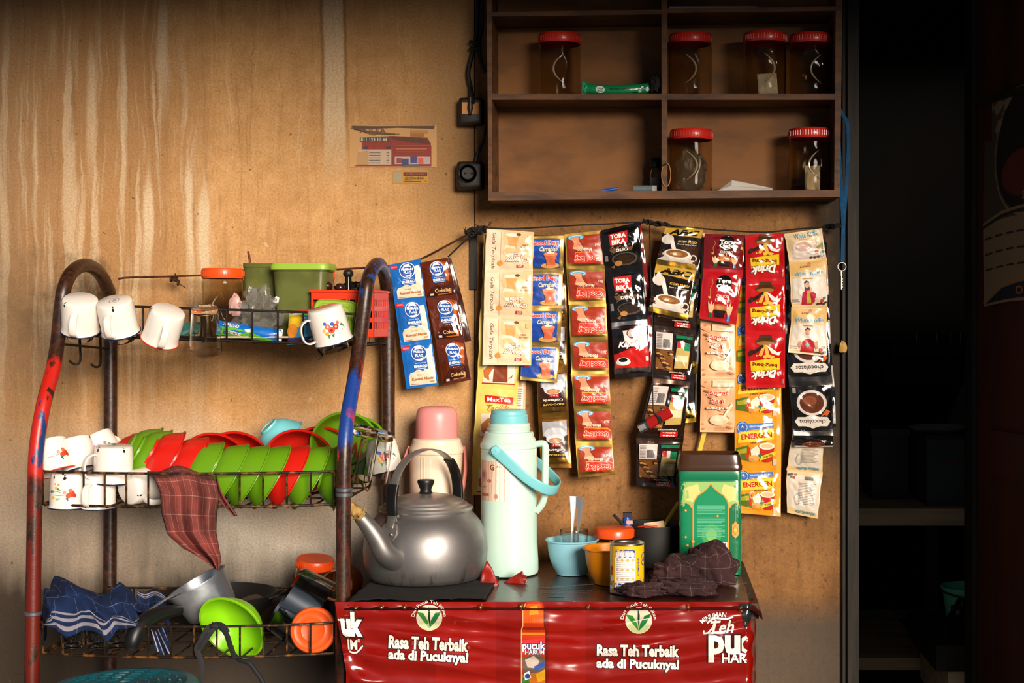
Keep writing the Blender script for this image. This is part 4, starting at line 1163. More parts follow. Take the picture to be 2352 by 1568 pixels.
for i, (px, y, hh) in enumerate(bt):
    t = thing('glass_bottle', ('small dark bottle at the left of the orange-red basket', 'second small dark bottle in the orange-red basket', 'taller dark bottle at the back of the orange-red basket', 'clear bottle at the right end of the orange-red basket, behind the post')[i], 'bottle', (P(px, 0, y).x, -y, ZT0+.0085), 'bottles in the orange-red basket')
    MB().lathe([(.0005, 0), (.0125, 0), (.013, .003), (.013, hh*.55), (.0075, hh*.72), (.0070, hh*.86), (.0005, hh*.86)], 24).build('bottle_body', M_DGLASS, t)
    MB().ball((0, 0, hh*.90), .0115, 8, sc=(1, 1, .9)).build('rubber_bulb' if i < 2 else 'stopper', mat('dark_red_rubber', '#2b1512', .25) if i < 2 else mat('dark_stopper', '#1c1a18', .4), t)
o = MB().grid(lumpf((.042, .022, .026), 31, .4), 26, 16).build('plastic_bag', mat('black_bag_film', '#0c0c0c')); o.location = Vector((P(812, 640, .125).x, -.14, ZT0+.098)); tag(o, 'crumpled black bag stuffed at the back of the orange-red basket', 'bag')
# lime square lid leaning in front
def sq_lid(w, m):
    mb = MB(); sec = squircle(w, w, .34, 48)
    prism(mb, sec, [(.90, 0), (1.0, .001), (1.0, .006), (.93, .009), (.90, .0065), (.80, .0065), (.76, .0095), (.70, .0095), (.66, .0070), (.02, .0070)])
    return mb.build('loose_cover', m, smooth=35)
o = sq_lid(.094, M_LIME); place(o, P(767, 738, .285), (-.05, -.93, .36), (.98, 0, -.10)); tag(o, 'lime green square lid leaning behind the flower mug', 'lid')
# clear bag
o = MB().grid(lumpf((.044, .030, .050), 51, .55, 2.6), 40, 26).build('plastic_bag', M_FILM); o.location = P(592, 722, .265); tag(o, 'crumpled clear plastic bag in front of the green canisters', 'bag')
o = MB().grid(lumpf((.013, .010, .026), 75, .3, 2.2), 20, 14).build('plastic_scrap', mat('pink_film', '#d8a8a0', .3, trans=.3)); o.location = P(541, 705, .275); tag(o, 'pinkish film scrap between the orange-lidded jar and the clear bag', 'wrapper')
# printed tubes and packets
def soft_pack(name, tl, tr, br, bl, y, th, bgc, items, label, cat, m=M_PACK, flat_ends=True, dy=0.0, par=None, seed=0):
    mb = MB()
    q = [Vector((*p, 0)) for p in (tl, tr, br, bl)]
    wpx = (q[1]-q[0]).length; hpx = (q[3]-q[0]).length
    def f(u, v, z):
        a = q[3].lerp(q[2], u); b = q[0].lerp(q[1], u); p = a.lerp(b, v)
        bu = max(0, sin(pi*u))**.5*max(0, sin(pi*v))**.5*th
        return P(p.x, p.y, y+dy*v+bu+z+.0012*noise.noise(Vector((u*6, v*6, seed))))
    def bk(u, v): return P(*(lambda p: (p.x, p.y))(q[3].lerp(q[2], u).lerp(q[0].lerp(q[1], u), v)), y+dy*v-.0015-max(0, sin(pi*u))**.5*max(0, sin(pi*v))**.5*th*.5)
    mb.grid(lambda u, v: f(u, v, 0), 16, 12, 0, rgba(bgc)); mb.grid(lambda u, v: bk(1-u, v), 10, 10, 0, rgba(bgc))
    art(mb, f, hpx/wpx, items)
    return tag(mb.build(name, m, smooth=60), label, cat)
soft_pack('soap_tube', (499, 735), (650, 757), (646, 789), (496, 768), .30, .016, '#1262b4', [('p', [(.02, .02), (.03, .58), (.22, .70), (.55, .45), (.9, .1), (.95, .02)], '#5ea822'), ('t', 'HIPSEND', .22, .80, .24, .05, '#e8eef4', {'rot': -3, 'ol': '#12306a'}), ('p', [(.18, .22), (.38, .12), (.38, .30), (.18, .44)], '#d8cfc6'), ('p', [(.42, .62), (.52, .76), (.56, .5), (.46, .46)], '#dfe6ea'), ('p', [(.92, 0), (1, 0), (1, 1), (.94, 1)], '#c9ced2')] +
          [('r', .20+.02*k, .20, .21+.02*k, .34-.008*k, '#4a3a3a') for k in range(7)], 'blue and green soap tube lying in the top basket right of the hanging glass', 'tube')
soft_pack('snack_packet', (664, 716), (738, 706), (748, 786), (660, 792), .295, .012, '#3f8fc4', [('p', [(0, .55), (0, 1), (.40, 1), (.52, .66), (.30, .5)], '#e0b81e'), ('p', [(0, .93), (.9, .93), (1, 1), (0, 1)], '#b3302a'), ('p', [(0, .86), (.9, .92), (.9, .96), (0, .93)], '#d8d0c0'), ('p', [(.3, .86), (.7, .98), (1, .92), (.6, .8)], '#6fae2e'), ('r', 0, .02, .78, .20, '#3c2a58'), ('t', '1 +', .55, .11, .26, .12, '#e8e0ea'), ('p', [(.45, .75), (.70, .70), (.64, .52), (.42, .56)], '#2d5fa0'), ('e', .12, .42, .14, .22, '#e08a28')], 'yellow, blue and purple snack packet leaning at the canister foot', 'packet')
soft_pack('plastic_wrapper', (418, 742), (452, 738), (452, 766), (415, 770), .29, .006, '#3f7f78', [('p', [(0, 0), (1, .3), (1, .5), (0, .3)], '#5a9a90')], 'teal wrapper lying behind the hanging glass in the top basket', 'wrapper')
o = MB().box((P(505, 0, .3).x, -.312, ZT0+.0045), (P(665, 0, .3).x, -.2, ZT0+.008)).build('cardboard_sheet', mat('pale_card', '#b39b80', .8), smooth=0); tag(o, 'pale cardboard sheet lining the top basket under the soap tube', 'cardboard')

# ---------------------------------------------------------------- brown checked cloth over the middle basket
def plaid(name, base, base2, line, nu, nv, wu, wv, rough=.95, wide=None, widec=None, amt=.7):
    m, nt, bs = new_mat(name); L = nt.links
    uv = coords(nt, (1, 1, 1), 'UV'); sep = N_(nt, 'ShaderNodeSeparateXYZ'); L.new(uv, sep.inputs[0])
    ob = coords(nt)
    col = mix(nt, ramp(nt, nz(nt, ob, 18, 5, .6), .38, .68), lin(base), lin(base2))
    for s, n, w in ((sep.outputs['X'], nu, wu), (sep.outputs['Y'], nv, wv)):
        if not n: continue
        fr = math_(nt, 'FRACT', math_(nt, 'MULTIPLY', s, n))
        d = math_(nt, 'ABSOLUTE', math_(nt, 'SUBTRACT', fr, .5))
        col = mix(nt, ramp(nt, d, w, w*.6, 0, amt), col, lin(line))
    if wide:
        for (ax, c0_, hw) in wide:
            d = math_(nt, 'ABSOLUTE', math_(nt, 'SUBTRACT', sep.outputs[ax], c0_))
            col = mix(nt, ramp(nt, d, hw, hw*.8, 0, .85), col, lin(widec))
    L.new(col, bs.inputs['Base Color']); bs.inputs['Roughness'].default_value = rough
    bs.inputs['Specular IOR Level'].default_value = .2
    bump(nt, bs, nz(nt, ob, 420, 2, .5), .35, .002)
    return m
M_CL1 = plaid('brown_checked_cotton', '#7e3a34', '#54302c', '#b58a80', 10, 9, .035, .028, amt=.42)
Lp = [(336, 1078), (340, 1085), (356, 1098), (368, 1130), (372, 1180), (385, 1226), (420, 1258), (462, 1281), (492, 1304)]
Rp = [(470, 1076), (478, 1084), (496, 1104), (503, 1140), (497, 1185), (496, 1222), (502, 1255), (507, 1284), (503, 1309)]
Yp = [.40, .46, .512, .522, .524, .525, .525, .526, .527]
def clf(u, v):
    a, b, y = pl(Lp, v), pl(Rp, v), pl(Yp, v)
    x = a[0]+(b[0]-a[0])*u; yy = a[1]+(b[1]-a[1])*u
    k = min(1, max(0, (v-.12)*3))
    fold = k*(.015*sin(u*8.5+v*2.5)+.008*sin(u*17-v*3+1)+.007*sin(u*5+v*9))+.004*noise.noise(Vector((u*5, v*6, 3)))
    yy += (1-k)*(-8*sin(u*pi)+5*sin(u*9))
    return P(x, yy, y+fold+.006*k)
o = MB().grid(clf, 50, 60).build('checked_cloth', M_CL1, solid=.0018, smooth=180); tag(o, 'brownish red checked cloth draped over the front of the middle basket', 'cloth')
# the other tail of it inside the basket
def clf2(u, v): return P(490+42*v+8*u-6*sin(v*4), 1118+66*v-26*u*(1-v), .505-.02*v+.006*sin(u*7+v*3))
o2 = MB().grid(clf2, 16, 24).build('cloth_tail', M_CL1, o, solid=.0018, smooth=180)

# ---------------------------------------------------------------- bottom basket
M_ALU = mat('worn_aluminium', '#9ba3ae', .36, .85, col2='#c3c6ca', ns=10, bm=.08, bscale=60, rvar=.15)
M_STEEL = mat('polished_steel', '#8d949c', .14, 1.0)
M_BAKE = mat('black_bakelite', '#121314', .42, bm=.05)
t = thing('milk_pan', 'dented aluminium saucepan with a black handle tipped over beside the blue cloth', 'pan')
def vessel(r, h, rb, par, m, lip=.003, name='pan_body', n=56, th=.0016):
    out = [(.0005, 0), (rb*.9, 0), (rb, .006)]+[(rb+(r-rb)*k/6, .006+(h-.006)*k/6) for k in range(1, 7)]+[(r+lip, h+.0008), (r+lip, h+.0026), (r-.0008, h+.0022)]
    inn = [(rb+(r-rb)*k/6-th, .006+(h-.006)*k/6) for k in range(6, -1, -1)]+[(rb*.88, .002), (.0005, .002)]
    return MB().lathe(out+inn, n).build(name, m, par, smooth=35)
vessel(.062, .070, .052, t, M_ALU)
ax = Vector((-.46, -.14, .88)).normalized(); place(t, P(452, 1338, .33)-ax*.070, ax, (-.88, -.05, -.46))
Mi = t.matrix_world.inverted()
hp = spline([Mi @ P(*p) for p in ((402, 1368, .352), (380, 1376, .385), (350, 1396, .418), (325, 1416, .445), (306, 1440, .465))], 5)
hs = MB().tube(hp, [1-.45*i/len(hp) for i in range(len(hp))], 10, flat=(.030, .004), up=(0, 0, 1)).build('handle_strap', M_ALU, t, smooth=60)
gp = spline([Mi @ P(*p) for p in ((415, 1400, .395), (372, 1408, .428), (338, 1424, .46), (316, 1446, .482), (306, 1470, .492), (303, 1486, .492))], 5)
MB().tube(gp, [.010+.006*sin(pi*min(1, i/len(gp)*1.1))+.003*(i/len(gp)) for i in range(len(gp))], 16).build('grip', M_BAKE, hs, smooth=60)
bowl(533, 1441, .425, (-.30, -.85, -.42), M_BL, 'bright lime bowl tipped toward the viewer behind the black straps', None, r=.0700, d=.046, rb=.034)
t = thing('steel_pot', 'shiny dark steel pot lying on its side at the right of the bottom basket', 'pot')
vessel(.078, .074, .072, t, M_STEEL, .002)
ax = Vector((.80, .10, -.52)).normalized(); place(t, P(722, 1412, .325)-ax*.074, ax, (0, 1, 0))
t = MB().lathe([(.0005, .0), (.044, 0), (.0455, .003), (.0455, .012), (.043, .015), (.038, .0155), (.036, .0140), (.024, .0140), (.023, .0148), (.021, .0140), (.0005, .0140)], 56).build('jar_lid', mat('orange_lid', '#e0500c', .42))
place(t, P(722, 1446, .44), (.03, -.985, .16), (1, 0, 0)); tag(t, 'flat round orange lid standing in front of the steel pot', 'lid')
j3 = copy_tree(tj); j3['label'] = 'jar with a tilted orange lid standing behind the steel pot'
place(j3, Vector((P(717, 0, .2).x-.008, -.175, ZL0+.012)), (.10, -.12, 1), (1, 0, 0), .90)
j4 = thing('glass_jar', 'brown glass jar lying on the pot behind the right post, mouth toward the viewer', 'jar')
MB().lathe([(.0005, 0), (.034, 0), (.040, .006), (.041, .085), (.036, .098), (.036, .112), (.0335, .112), (.0335, .098), (.038, .085), (.037, .009), (.0005, .006)], 44).build('jar_body', mat('amber_glass', '#d07a3a', .06, trans=.9), j4)
place(j4, P(795, 1334, .08), (.02, -.98, .10), (1, 0, 0)); 
MB().lathe([(.030, .105), (.0345, .106), (.0352, .109), (.0345, .112), (.030, .112)], 44, close=True).build('mouth_ring', mat('worn_copper_ring', '#b9785a', .3, .6), j4)
t = thing('black_pot', 'low soot-black pot behind the right post carrying the brown jar', 'pot', (P(795, 0, .13).x, -.135, ZL0+.0045))
vessel(.05, .046, .046, t, mat('soot_black', '#100e0d', .6), .003)
t = thing('pan_lid', 'dark lid leaning at the back between the saucepan and the steel pot', 'lid')
MB().lathe([(.075, 0), (.077, .002), (.076, .004), (.05, .012), (.02, .017), (.0005, .018), (.0005, .014), (.05, .008), (.072, .002)], 48).build('lid_dome', mat('smoky_lid', '#3a2c24', .2, .5), t)
MB().lathe([(.0005, .018), (.006, .018), (.005, .026), (.010, .030), (.008, .038), (.0005, .039)], 24).build('knob', M_BAKE, t)
place(t, P(590, 1420, .17), (-.05, -.55, .84), (1, 0, 0))
t = thing('wok', 'soot-black wok lying at the back of the bottom basket behind the saucepan', 'pan', (P(500, 0, .20).x, -.205, ZL0+.006))
MB().lathe([(.0005, .0), (.05, .002), (.085, .016), (.112, .046), (.124, .066), (.127, .066), (.115, .044), (.087, .013), (.05, -.001), (.0005, -.003)][::-1], 56).build('wok_body', mat('soot_black', '#100e0d'), t, smooth=40)
for s in (-1, 1): MB().tube(spline([(s*.120, -.03, .060), (s*.142, -.024, .066), (s*.146, 0, .067), (s*.142, .024, .066), (s*.120, .03, .060)], 5), .004, 8).build('loop_handle', mat('soot_black', '#100e0d'), t)
# glasses under the blue cloth
for px, lb in ((163, 'dark glass under the blue cloth at its left end'), (222, 'second dark glass under the blue cloth'), (268, 'dark glass under the blue cloth beside the black pan handle')):
    o = g.copy(); COL.objects.link(o); place(o, Vector((P(px, 0, .43).x, -.425, ZL0+.004)), (0, 0, 1), (1, 0, 0), .72); tag(o, lb, 'glass', 'glasses in the bottom basket')
# blue checked cloth
M_CL2 = plaid('blue_checked_cotton', '#16294f', '#0f1c3a', '#727a8e', 7, 4, .010, .012, wide=[('Y', .06, .020), ('Y', .125, .014), ('Y', .17, .008)], widec='#8d868e')
def cl2(u, v):
    # draped heap: rows run from the basket front (v=0) over the top to the back (v=1)
    x = pl([100, 116, 152, 198, 243, 282, 308, 326], u)+6*sin(v*5+u*4)
    cs = lambda A_: pl(A_, (lambda q: (int(q)+.5-.5*cos(pi*(q-int(q))))/(len(A_)-1))(min(u*(len(A_)-1), len(A_)-1.0001)))
    top = cs([1420, 1362, 1338, 1346, 1352, 1352, 1372, 1408])
    bot = cs([1436, 1440, 1462, 1448, 1474, 1446, 1440, 1432])
    bot = bot if v < .5 else 1440
    t = v/.72
    if t <= 1:
        h = 1-(1-t)**1.7; py = bot+(top-bot)*h; y = .512-.14*t**1.5
    else:
        h = (v-.72)/.28; py = top+50*h; y = .372-.16*h
    n1 = noise.fractal(Vector((u*3.4+v*.8, v*2.4, 5)), .9, 2, 3)-.35*abs(noise.noise(Vector((u*6-v*3, v*5+u*2, 11))))
    fold = .010*sin(u*11+v*6+2*n1)*sin(pi*min(1, v*1.2))+.018*n1
    return P(x+22*n1, py+(20*n1+7*sin(u*9+v*5))*min(1, v*4+.15), max(y+fold*1.3, .1))
o = MB().grid(cl2, 70, 50).build('checked_cloth', M_CL2, solid=.0018, smooth=180); tag(o, 'blue checked cloth heaped over glasses at the left of the bottom basket', 'cloth')
def cl3(u, v): return P(345+36*u+16*v*sin(u*3)+10*v, 1442+54*v+8*sin(u*6)+16*v*(u-.3), .440+.006*sin(u*12+v*2))
MB().grid(cl3, 24, 20).build('cloth_tail', plaid('blue_striped_end', '#16294f', '#0f1c3a', '#a89ea2', 5, 0, .14, .1, amt=.9), o, solid=.0018, smooth=180)
def cl4(u, v): return P(312+70*u+10*v, 1352+70*v+14*u+6*sin(u*7), .30+.05*v+.010*sin(u*9+v*3))
MB().grid(cl4, 24, 20).build('cloth_fold', M_CL2, o, solid=.0018, smooth=180)
# black straps tied on the bottom rim
M_STRAP = mat('black_webbing', '#15151a', .75, bm=.2, bscale=200)
t = thing('black_strap', 'black cloth strap tied round the bottom basket rim in front of the lime bowl', 'strap', P(492, 1438, .50))
def strap(pts, name, w=.011): return loc(MB().tube(spline([P(*p) for p in pts], 5), 1.0, 8, flat=(w, .0022), up=(0, -1, 0)).build(name, M_STRAP, t, smooth=60), t)
strap([(500, 1434, .505), (478, 1442, .512), (462, 1470, .513), (452, 1490, .512), (462, 1520, .512), (463, 1560, .513), (462, 1640, .513)], 'strap_tail')
strap([(500, 1438, .508), (488, 1448, .514), (470, 1474, .515), (458, 1492, .514)], 'strap_loop', .009)
strap([(486, 1434, .508), (506, 1440, .514), (520, 1456, .515), (530, 1486, .514), (540, 1512, .513)], 'strap_tail', .011)
strap([(494, 1432, .510), (512, 1436, .514), (524, 1452, .514)], 'strap_loop', .009)
loc(MB().ball(P(494, 1438, .509), .009, 8, sc=(1.5, .7, .8)).build('knot', M_STRAP, t), t)
tag(MB().tube(spline([P(*p) for p in ((535, 1500, .47), (552, 1516, .485), (572, 1522, .49), (590, 1545, .49), (606, 1572, .49), (640, 1660, .49))], 5), .0045, 8).build('dangling_cord', M_STRAP), 'thick black cord dangling below the bottom basket right of the strap', 'cord')

# ---------------------------------------------------------------- teal stool in front
M_TEAL = mat('teal_plastic', '#0a525c', .38, col2='#08434e', ns=6)
t = thing('plastic_stool', 'round teal plastic stool at the lower left, only its patterned top in view', 'stool', (P(282, 0, .74).x, -.735, 0))
R = .130; zt = .553
mb = MB().lathe([(.0005, zt), (R*.80, zt), (R*.83, zt+.003), (R*.94, zt+.002), (R, zt-.006), (R*1.03, zt-.03), (R*1.0, zt-.03), (R*.96, zt-.008), (.0005, zt-.006)], 64)
for ring_, n in ((.18, 5), (.32, 9), (.46, 13), (.60, 17), (.73, 21)):
    for i in range(n):
        a0 = 2*pi*(i+.12*(n % 2))/n; a1 = a0+2*pi/n*.62
        mb.tube([Vector((R*ring_*cos(a), R*ring_*sin(a), zt+.0012)) for a in [a0+(a1-a0)*k/5 for k in range(6)]], .0022, 6)
mb.build('seat', M_TEAL, t, smooth=40)
for k in range(4):
    a = pi/4+k*pi/2
    lm = MB(); 
    def lg(u, v):
        w = .5-.26*v; aa = a+(u-.5)*2*w; rr = R*(1.0+.22*(1-v) if False else 1.0+.20*v)
        return Vector((rr*cos(aa), rr*sin(aa), (zt-.03)*(1-v)+.001))
    lm.grid(lg, 8, 12).build('leg', M_TEAL, t, solid=.004, smooth=40)
# ================================================================== table, banner and what stands on it
ZT = H0-.5416                          # table top
YF = .52                               # front edge of the table
M_VINYL = print_mat('glossy_printed_vinyl', .22, coat=.9, bm=.6, bscale=9, bdist=.010, stretch=(1, 1, 2.4))
M_TOPV = print_mat('worn_dark_vinyl', .38, coat=.25, bm=.3, bscale=30, bdist=.003)
M_TWOOD = mat('rough_table_wood', '#4a3422', .8, col2='#33241a', ns=8, stretch=(1, 8, 8))
xl, xr = -.588, P(1743, 0, YF).x
tb = thing('table', 'low table covered with a red vinyl banner, carrying the kettle and thermos flasks', 'table', ((xl+xr)/2, -.27, 0))
loc(MB().box((xl, -YF, ZT-.032), (xr, -.03, ZT-.0022)).build('table_top', M_TWOOD, tb, smooth=0), tb)
for x in (xl+.03, xr-.03):
    for y in (-.06, -YF+.03): loc(MB().box((x-.022, y-.022, 0), (x+.022, y+.022, ZT-.032)).build('leg', M_TWOOD, tb, smooth=0), tb)
ban = thing('vinyl_banner', 'glossy red advertising banner with white lettering nailed over the table front', 'banner', ((xl+xr)/2, -YF, ZT))
PX0, PX1, PY0, PY1 = 769., 1746., 1382., 1640.
tacks = [(817, 1397), (876, 1395), (929, 1394), (1103, 1394), (1196, 1392), (1350, 1394), (1580, 1396), (1700, 1398)]
def banf(u, v, z):
    """u right, v UP; a sheet hanging from its nails, creased in long sagging folds"""
    t = 1-v
    px = PX0+(PX1-PX0)*u+26*max(0, 1-u*14)*min(1, t*1.6); py = PY0+(PY1-PY0)*t
    sag = t-.17*sin(pi*min(1, max(0, u*1.05)))**1.2
    d = .0056*sin(2*pi*(4.6*sag+.3*sin(u*5)))*min(1, t*5)*(1-.55*t)
    d += .0035*sin(2*pi*(2.1*sag+u*1.2))*min(1, t*4)
    d += .0042*(1-abs(sin(pi*(4.3*sag-.35*u+.2*sin(u*9)))))**2*min(1, t*6)*(1-.5*t)
    # diagonal pulls toward the top right corner
    k = max(0, (u-.74)/.26)
    d += k*.006*sin(2*pi*(5.5*(t*.55+u*1.15)))*min(1, t*4)*(1-t*.5)
    k = max(0, 1-u/.18); d += k*.005*sin(2*pi*(3.5*(u*2.2-t*.9)))*min(1, t*4)
    d += .0035*noise.fractal(Vector((u*7, t*3.2, 1)), .9, 2, 3)
    for tx, ty in tacks:
        q = ((px-tx)/16)**2+((py-ty)/9)**2
        if q < 9: d -= .004*exp(-q)
    # wraps away round the table corner at the right
    e = max(0, (px-1714)/32)
    p = P(px, py, YF+.0095+d+.002)
    p.y -= z
    if e > 0: p.y += .05*e*e; p.x -= .004*e
    return p
RED = rgba('#800d06')
bm_ = MB(); bm_.grid(lambda u, v: banf(u, v, 0), 240, 90, 0, RED)
U = lambda px: (px-PX0)/(PX1-PX0); V = lambda py: (PY1-py)/(PY1-PY0)
asp = (PY1-PY0)/(PX1-PX0); kx = 1/(PX1-PX0)
def T_(s, x0, x1, y0, y1, col='#ece4dc', **o):
    return ('t', s, U((x0+x1)/2), V((y0+y1)/2), (x1-x0)*kx, (y1-y0)*kx, col, o)
OL = '#33100c'
items = [('p', [(U(1000), 0), (U(1000), 1), (U(1140), 1), (U(1140), 0)], '#8b1007'), ('p', [(U(1260), 0), (U(1260), V(1400)), (U(1345), V(1400)), (U(1345), 0)], '#8b1007')]
items += [T_('uk', 776, 834, 1404, 1462, ol=OL, bold=.04, rot=-2, olw=.05), T_('IM', 788, 816, 1468, 1491, ol=OL, bold=.02, rot=-3), T_('®', 817, 825, 1466, 1475, bold=0),
          ('l', [(U(x), V(y)) for x, y in ((789, 1494), (800, 1499), (812, 1499), (824, 1491), (834, 1479))], .007, OL), ('l', [(U(x), V(y)) for x, y in ((790, 1495), (800, 1498.5), (812, 1498), (823, 1491), (832, 1482))], .0045, '#ece4dc')]
def leaf(cx, cy, r):
    L_ = [('e', U(cx), V(cy), r*kx, r*kx, '#cfc8b0'), ('p', [(U(cx-r*.85), V(cy+r*.35)), (U(cx-r*.5), V(cy+r*.85)), (U(cx), V(cy+r)), (U(cx+r*.5), V(cy+r*.85)), (U(cx+r*.85), V(cy+r*.35)), (U(cx), V(cy+r*.2))], '#b8c08a'),
          ('p', [(U(cx-r*1.0), V(cy-r*.45)), (U(cx-r*.45), V(cy-r*.35)), (U(cx-r*.1), V(cy+r*.25)), (U(cx), V(cy+r*.8)), (U(cx-r*.45), V(cy+r*.25))], '#2f7d2c'),
          ('p', [(U(cx+r*.95), V(cy-r*.5)), (U(cx+r*.45), V(cy-r*.35)), (U(cx+r*.12), V(cy+r*.2)), (U(cx), V(cy+r*.8)), (U(cx+r*.5), V(cy+r*.3))], '#1d6a35'),
          ('p', [(U(cx-2), V(cy-r*.9)), (U(cx+2.5), V(cy-r*.4)), (U(cx+1), V(cy+r*.8)), (U(cx-2.5), V(cy))], '#1c3220')]
    L_.append(('t', 'Dari Pucuk Teh Pilihan', U(cx), V(cy-r*1.24), r*3.7*kx, r*.24*kx, '#e6dcd0', {'arc': r*1.24*kx, 'bold': .005}))
    return L_
items += leaf(986, 1418, 30)+leaf(1467, 1424, 31)
items += [T_('Rasa Teh Terbaik', 893, 1076, 1462, 1492, ol=OL, bold=.03, rot=-2.6), T_('ada di Pucuknya!', 892, 1076, 1493, 1524, ol=OL, bold=.03, rot=-2.6),
          T_('Rasa Teh Terbaik', 1371, 1560, 1480, 1507, ol=OL, bold=.03, rot=-.8), T_('ada di Pucuknya!', 1370, 1560, 1512, 1541, ol=OL, bold=.03, rot=-1.2)]
# printed bottle
bx = 1226
def Pg(pts, c): return ('p', [(U(bx+x), V(y)) for x, y in pts], c)
items += [Pg([(-29, 1640), (-29, 1445), (-26, 1438), (-26, 1400), (-20, 1384), (-8, 1379), (8, 1379), (20, 1384), (26, 1400), (26, 1438), (29, 1445), (29, 1640)], '#b5300a'),
          Pg([(-22, 1430), (-22, 1400), (-14, 1386), (14, 1386), (22, 1400), (22, 1430)], '#d4560e'), Pg([(-10, 1412), (-8, 1392), (8, 1390), (12, 1410)], '#e88c1c'),
          Pg([(-29, 1440), (29, 1440), (29, 1446), (-29, 1446)], '#7a1a08'), Pg([(-28, 1452), (28, 1452), (28, 1457), (-28, 1457)], '#d97a1a'),
          Pg([(-28, 1470), (28, 1464), (28, 1500), (-28, 1500)], '#c9353a'), T_('pucuk', 1200, 1253, 1472, 1496, '#ece4ea', ol='#27306a', bold=.02, olw=.06), T_('HARUM', 1206, 1250, 1491, 1502, '#ece4ea', ol='#27306a', bold=.01),
          Pg([(-26, 1510), (10, 1500), (26, 1512), (26, 1545), (-24, 1548)], '#5e5048'), Pg([(-20, 1515), (0, 1505), (14, 1518), (4, 1534), (-14, 1532)], '#b8a698'), Pg([(0, 1530), (24, 1518), (25, 1528), (4, 1540)], '#2c4a94'),
          Pg([(-27, 1548), (28, 1540), (28, 1590), (-27, 1590)], '#b3641c'), Pg([(4, 1548), (26, 1536), (27, 1560), (10, 1566)], '#cf9a1e'), Pg([(-27, 1556), (-14, 1552), (-8, 1570), (-27, 1576)], '#2f6a28'), Pg([(-22, 1545), (-10, 1540), (-6, 1556), (-20, 1562)], '#dfe4ea'), ('e', U(bx-14), V(1552), 6*kx, 6*kx, '#1c4a9c'),
          ('l', [(U(bx-28), V(1640)), (U(bx-28), V(1446)), (U(bx-25), V(1436)), (U(bx-25), V(1400)), (U(bx-19), V(1386))], .0028, '#e0a070'),
          ('l', [(U(bx+28), V(1640)), (U(bx+28), V(1446)), (U(bx+25), V(1436)), (U(bx+25), V(1400))], .0028, '#5a1406')]
items += [('t', 'MINUMAN', U(1637), V(1413), 62*kx, 11*kx, '#ece4dc', {'arc': 66*kx, 'rot': 16, 'bold': .01}),
          T_('Teh', 1632, 1686, 1424, 1454, '#ece4dc', shear=.35, bold=.01, rot=4), ('l', [(U(x), V(y)) for x, y in ((1616, 1447), (1617, 1454), (1626, 1453), (1636, 1442), (1644, 1424), (1640, 1419), (1624, 1430))], .004, '#ece4dc'), ('l', [(U(x), V(y)) for x, y in ((1624, 1430), (1640, 1418), (1668, 1421), (1684, 1416))], .0045, '#ece4dc'),
          T_('pu', 1627, 1700, 1458, 1520, '#ece4dc', ol=OL, bold=.03), ('l', [(U(x), V(y)) for x, y in ((1716, 1462), (1706, 1468), (1702, 1478), (1705, 1490), (1715, 1496))], .0085, '#ece4dc'),
          T_('HAR', 1658, 1716, 1499, 1521, '#ece4dc', ol=OL, bold=.015), ('p', [(U(1698), V(1386)), (U(1734), V(1384)), (U(1730), V(1420)), (U(1712), V(1444))], '#1e2628')]
bgi = [it for it in items if it[0] != 't']; txi = [it for it in items if it[0] == 't']
art(bm_, banf, asp, bgi, L=.004, lift=.00004, base=8)
art(bm_, banf, asp, txi, L=.003, lift=.0004, base=5.5, step=0)
o = bm_.build('front_drop', M_VINYL, ban, smooth=180); loc(o, ban)
# top sheet, dirty and dark, rounding over the front edge
tm = MB()
def topf(u, v, z):
    x = xl-.006+(xr+.012-xl)*u
    y = -.03-(YF-.024)*(1-v); zz = ZT-.0010+z
    zz += .0006*noise.noise(Vector((u*9, v*4, 8)))
    if v < .035: q = 1-v/.035; y -= .012*sin(q*pi/2); zz -= .010*(1-cos(q*pi/2))
    if u > .97 : zz -= .02*((u-.97)/.03)**2; 
    return Vector((x, y, zz))
tm.grid(lambda u, v: topf(u, v, 0), 60, 40, 0, rgba('#2c0f0b'))
ti = [('p', [(0, 0), (.22, 0), (.26, .12), (.30, .5), (.26, .9), (0, 1)], '#0f0b0a'), ('p', [(.52, 0), (.62, 0), (.62, .25), (.52, .25)], '#4a130c'), ('p', [(.66, 0), (1, 0), (1, .4), (.7, .3)], '#380f0a'), ('t', 'JALAN RAYA BOGOR', .52, .27, .13, .012, '#77706a', {'rot': 180, 'bold': .01}), ('t', 'TELP 0251 8311', .52, .22, .12, .010, '#77706a', {'rot': 180, 'bold': .01}), ('e', .50, .13, .022, .006, '#3e5a48'), ('e', .985, .2, .012, .005, '#2f6a4e')]
for k in range(40): ti.append(('r', .45+.0035*k, .31, .4518+.0035*k, .325, '#857e78')); ti.append(('r', .93+.0012*k, .34, .9306+.0012*k, .36, '#6a6058'))
art(tm, topf, .62, ti, L=.03, lift=.0001)
loc(tm.build('top_sheet', M_TOPV, ban, smooth=60), ban)
M_BRASS = mat('old_brass', '#9a7a4a', .35, .9)
for i, (px, py) in enumerate(tacks):
    o = MB().lathe([(.0005, .0045), (.003, .0038), (.0046, .0015), (.0050, 0), (.0045, -.0005), (.0012, -.001), (.0008, -.008)], 16).build('tack', M_BRASS)
    place(o, Vector((P(px, py, YF+.011).x, -YF-.011, P(px, py, YF+.011).z)), (0, -1, .1)); 
    tag(o, ('leftmost nail head on the top edge of the banner', 'second nail head from the left on the banner', 'nail head just left of the round leaf emblem on the banner', 'nail head between the left leaf emblem and the printed bottle', 'nail head at the shoulder of the printed bottle', 'nail head between the printed bottle and the right leaf emblem', 'nail head above the right lettering of the banner', 'nail head at the torn upper right corner of the banner')[i], 'nail', 'nails holding the banner')
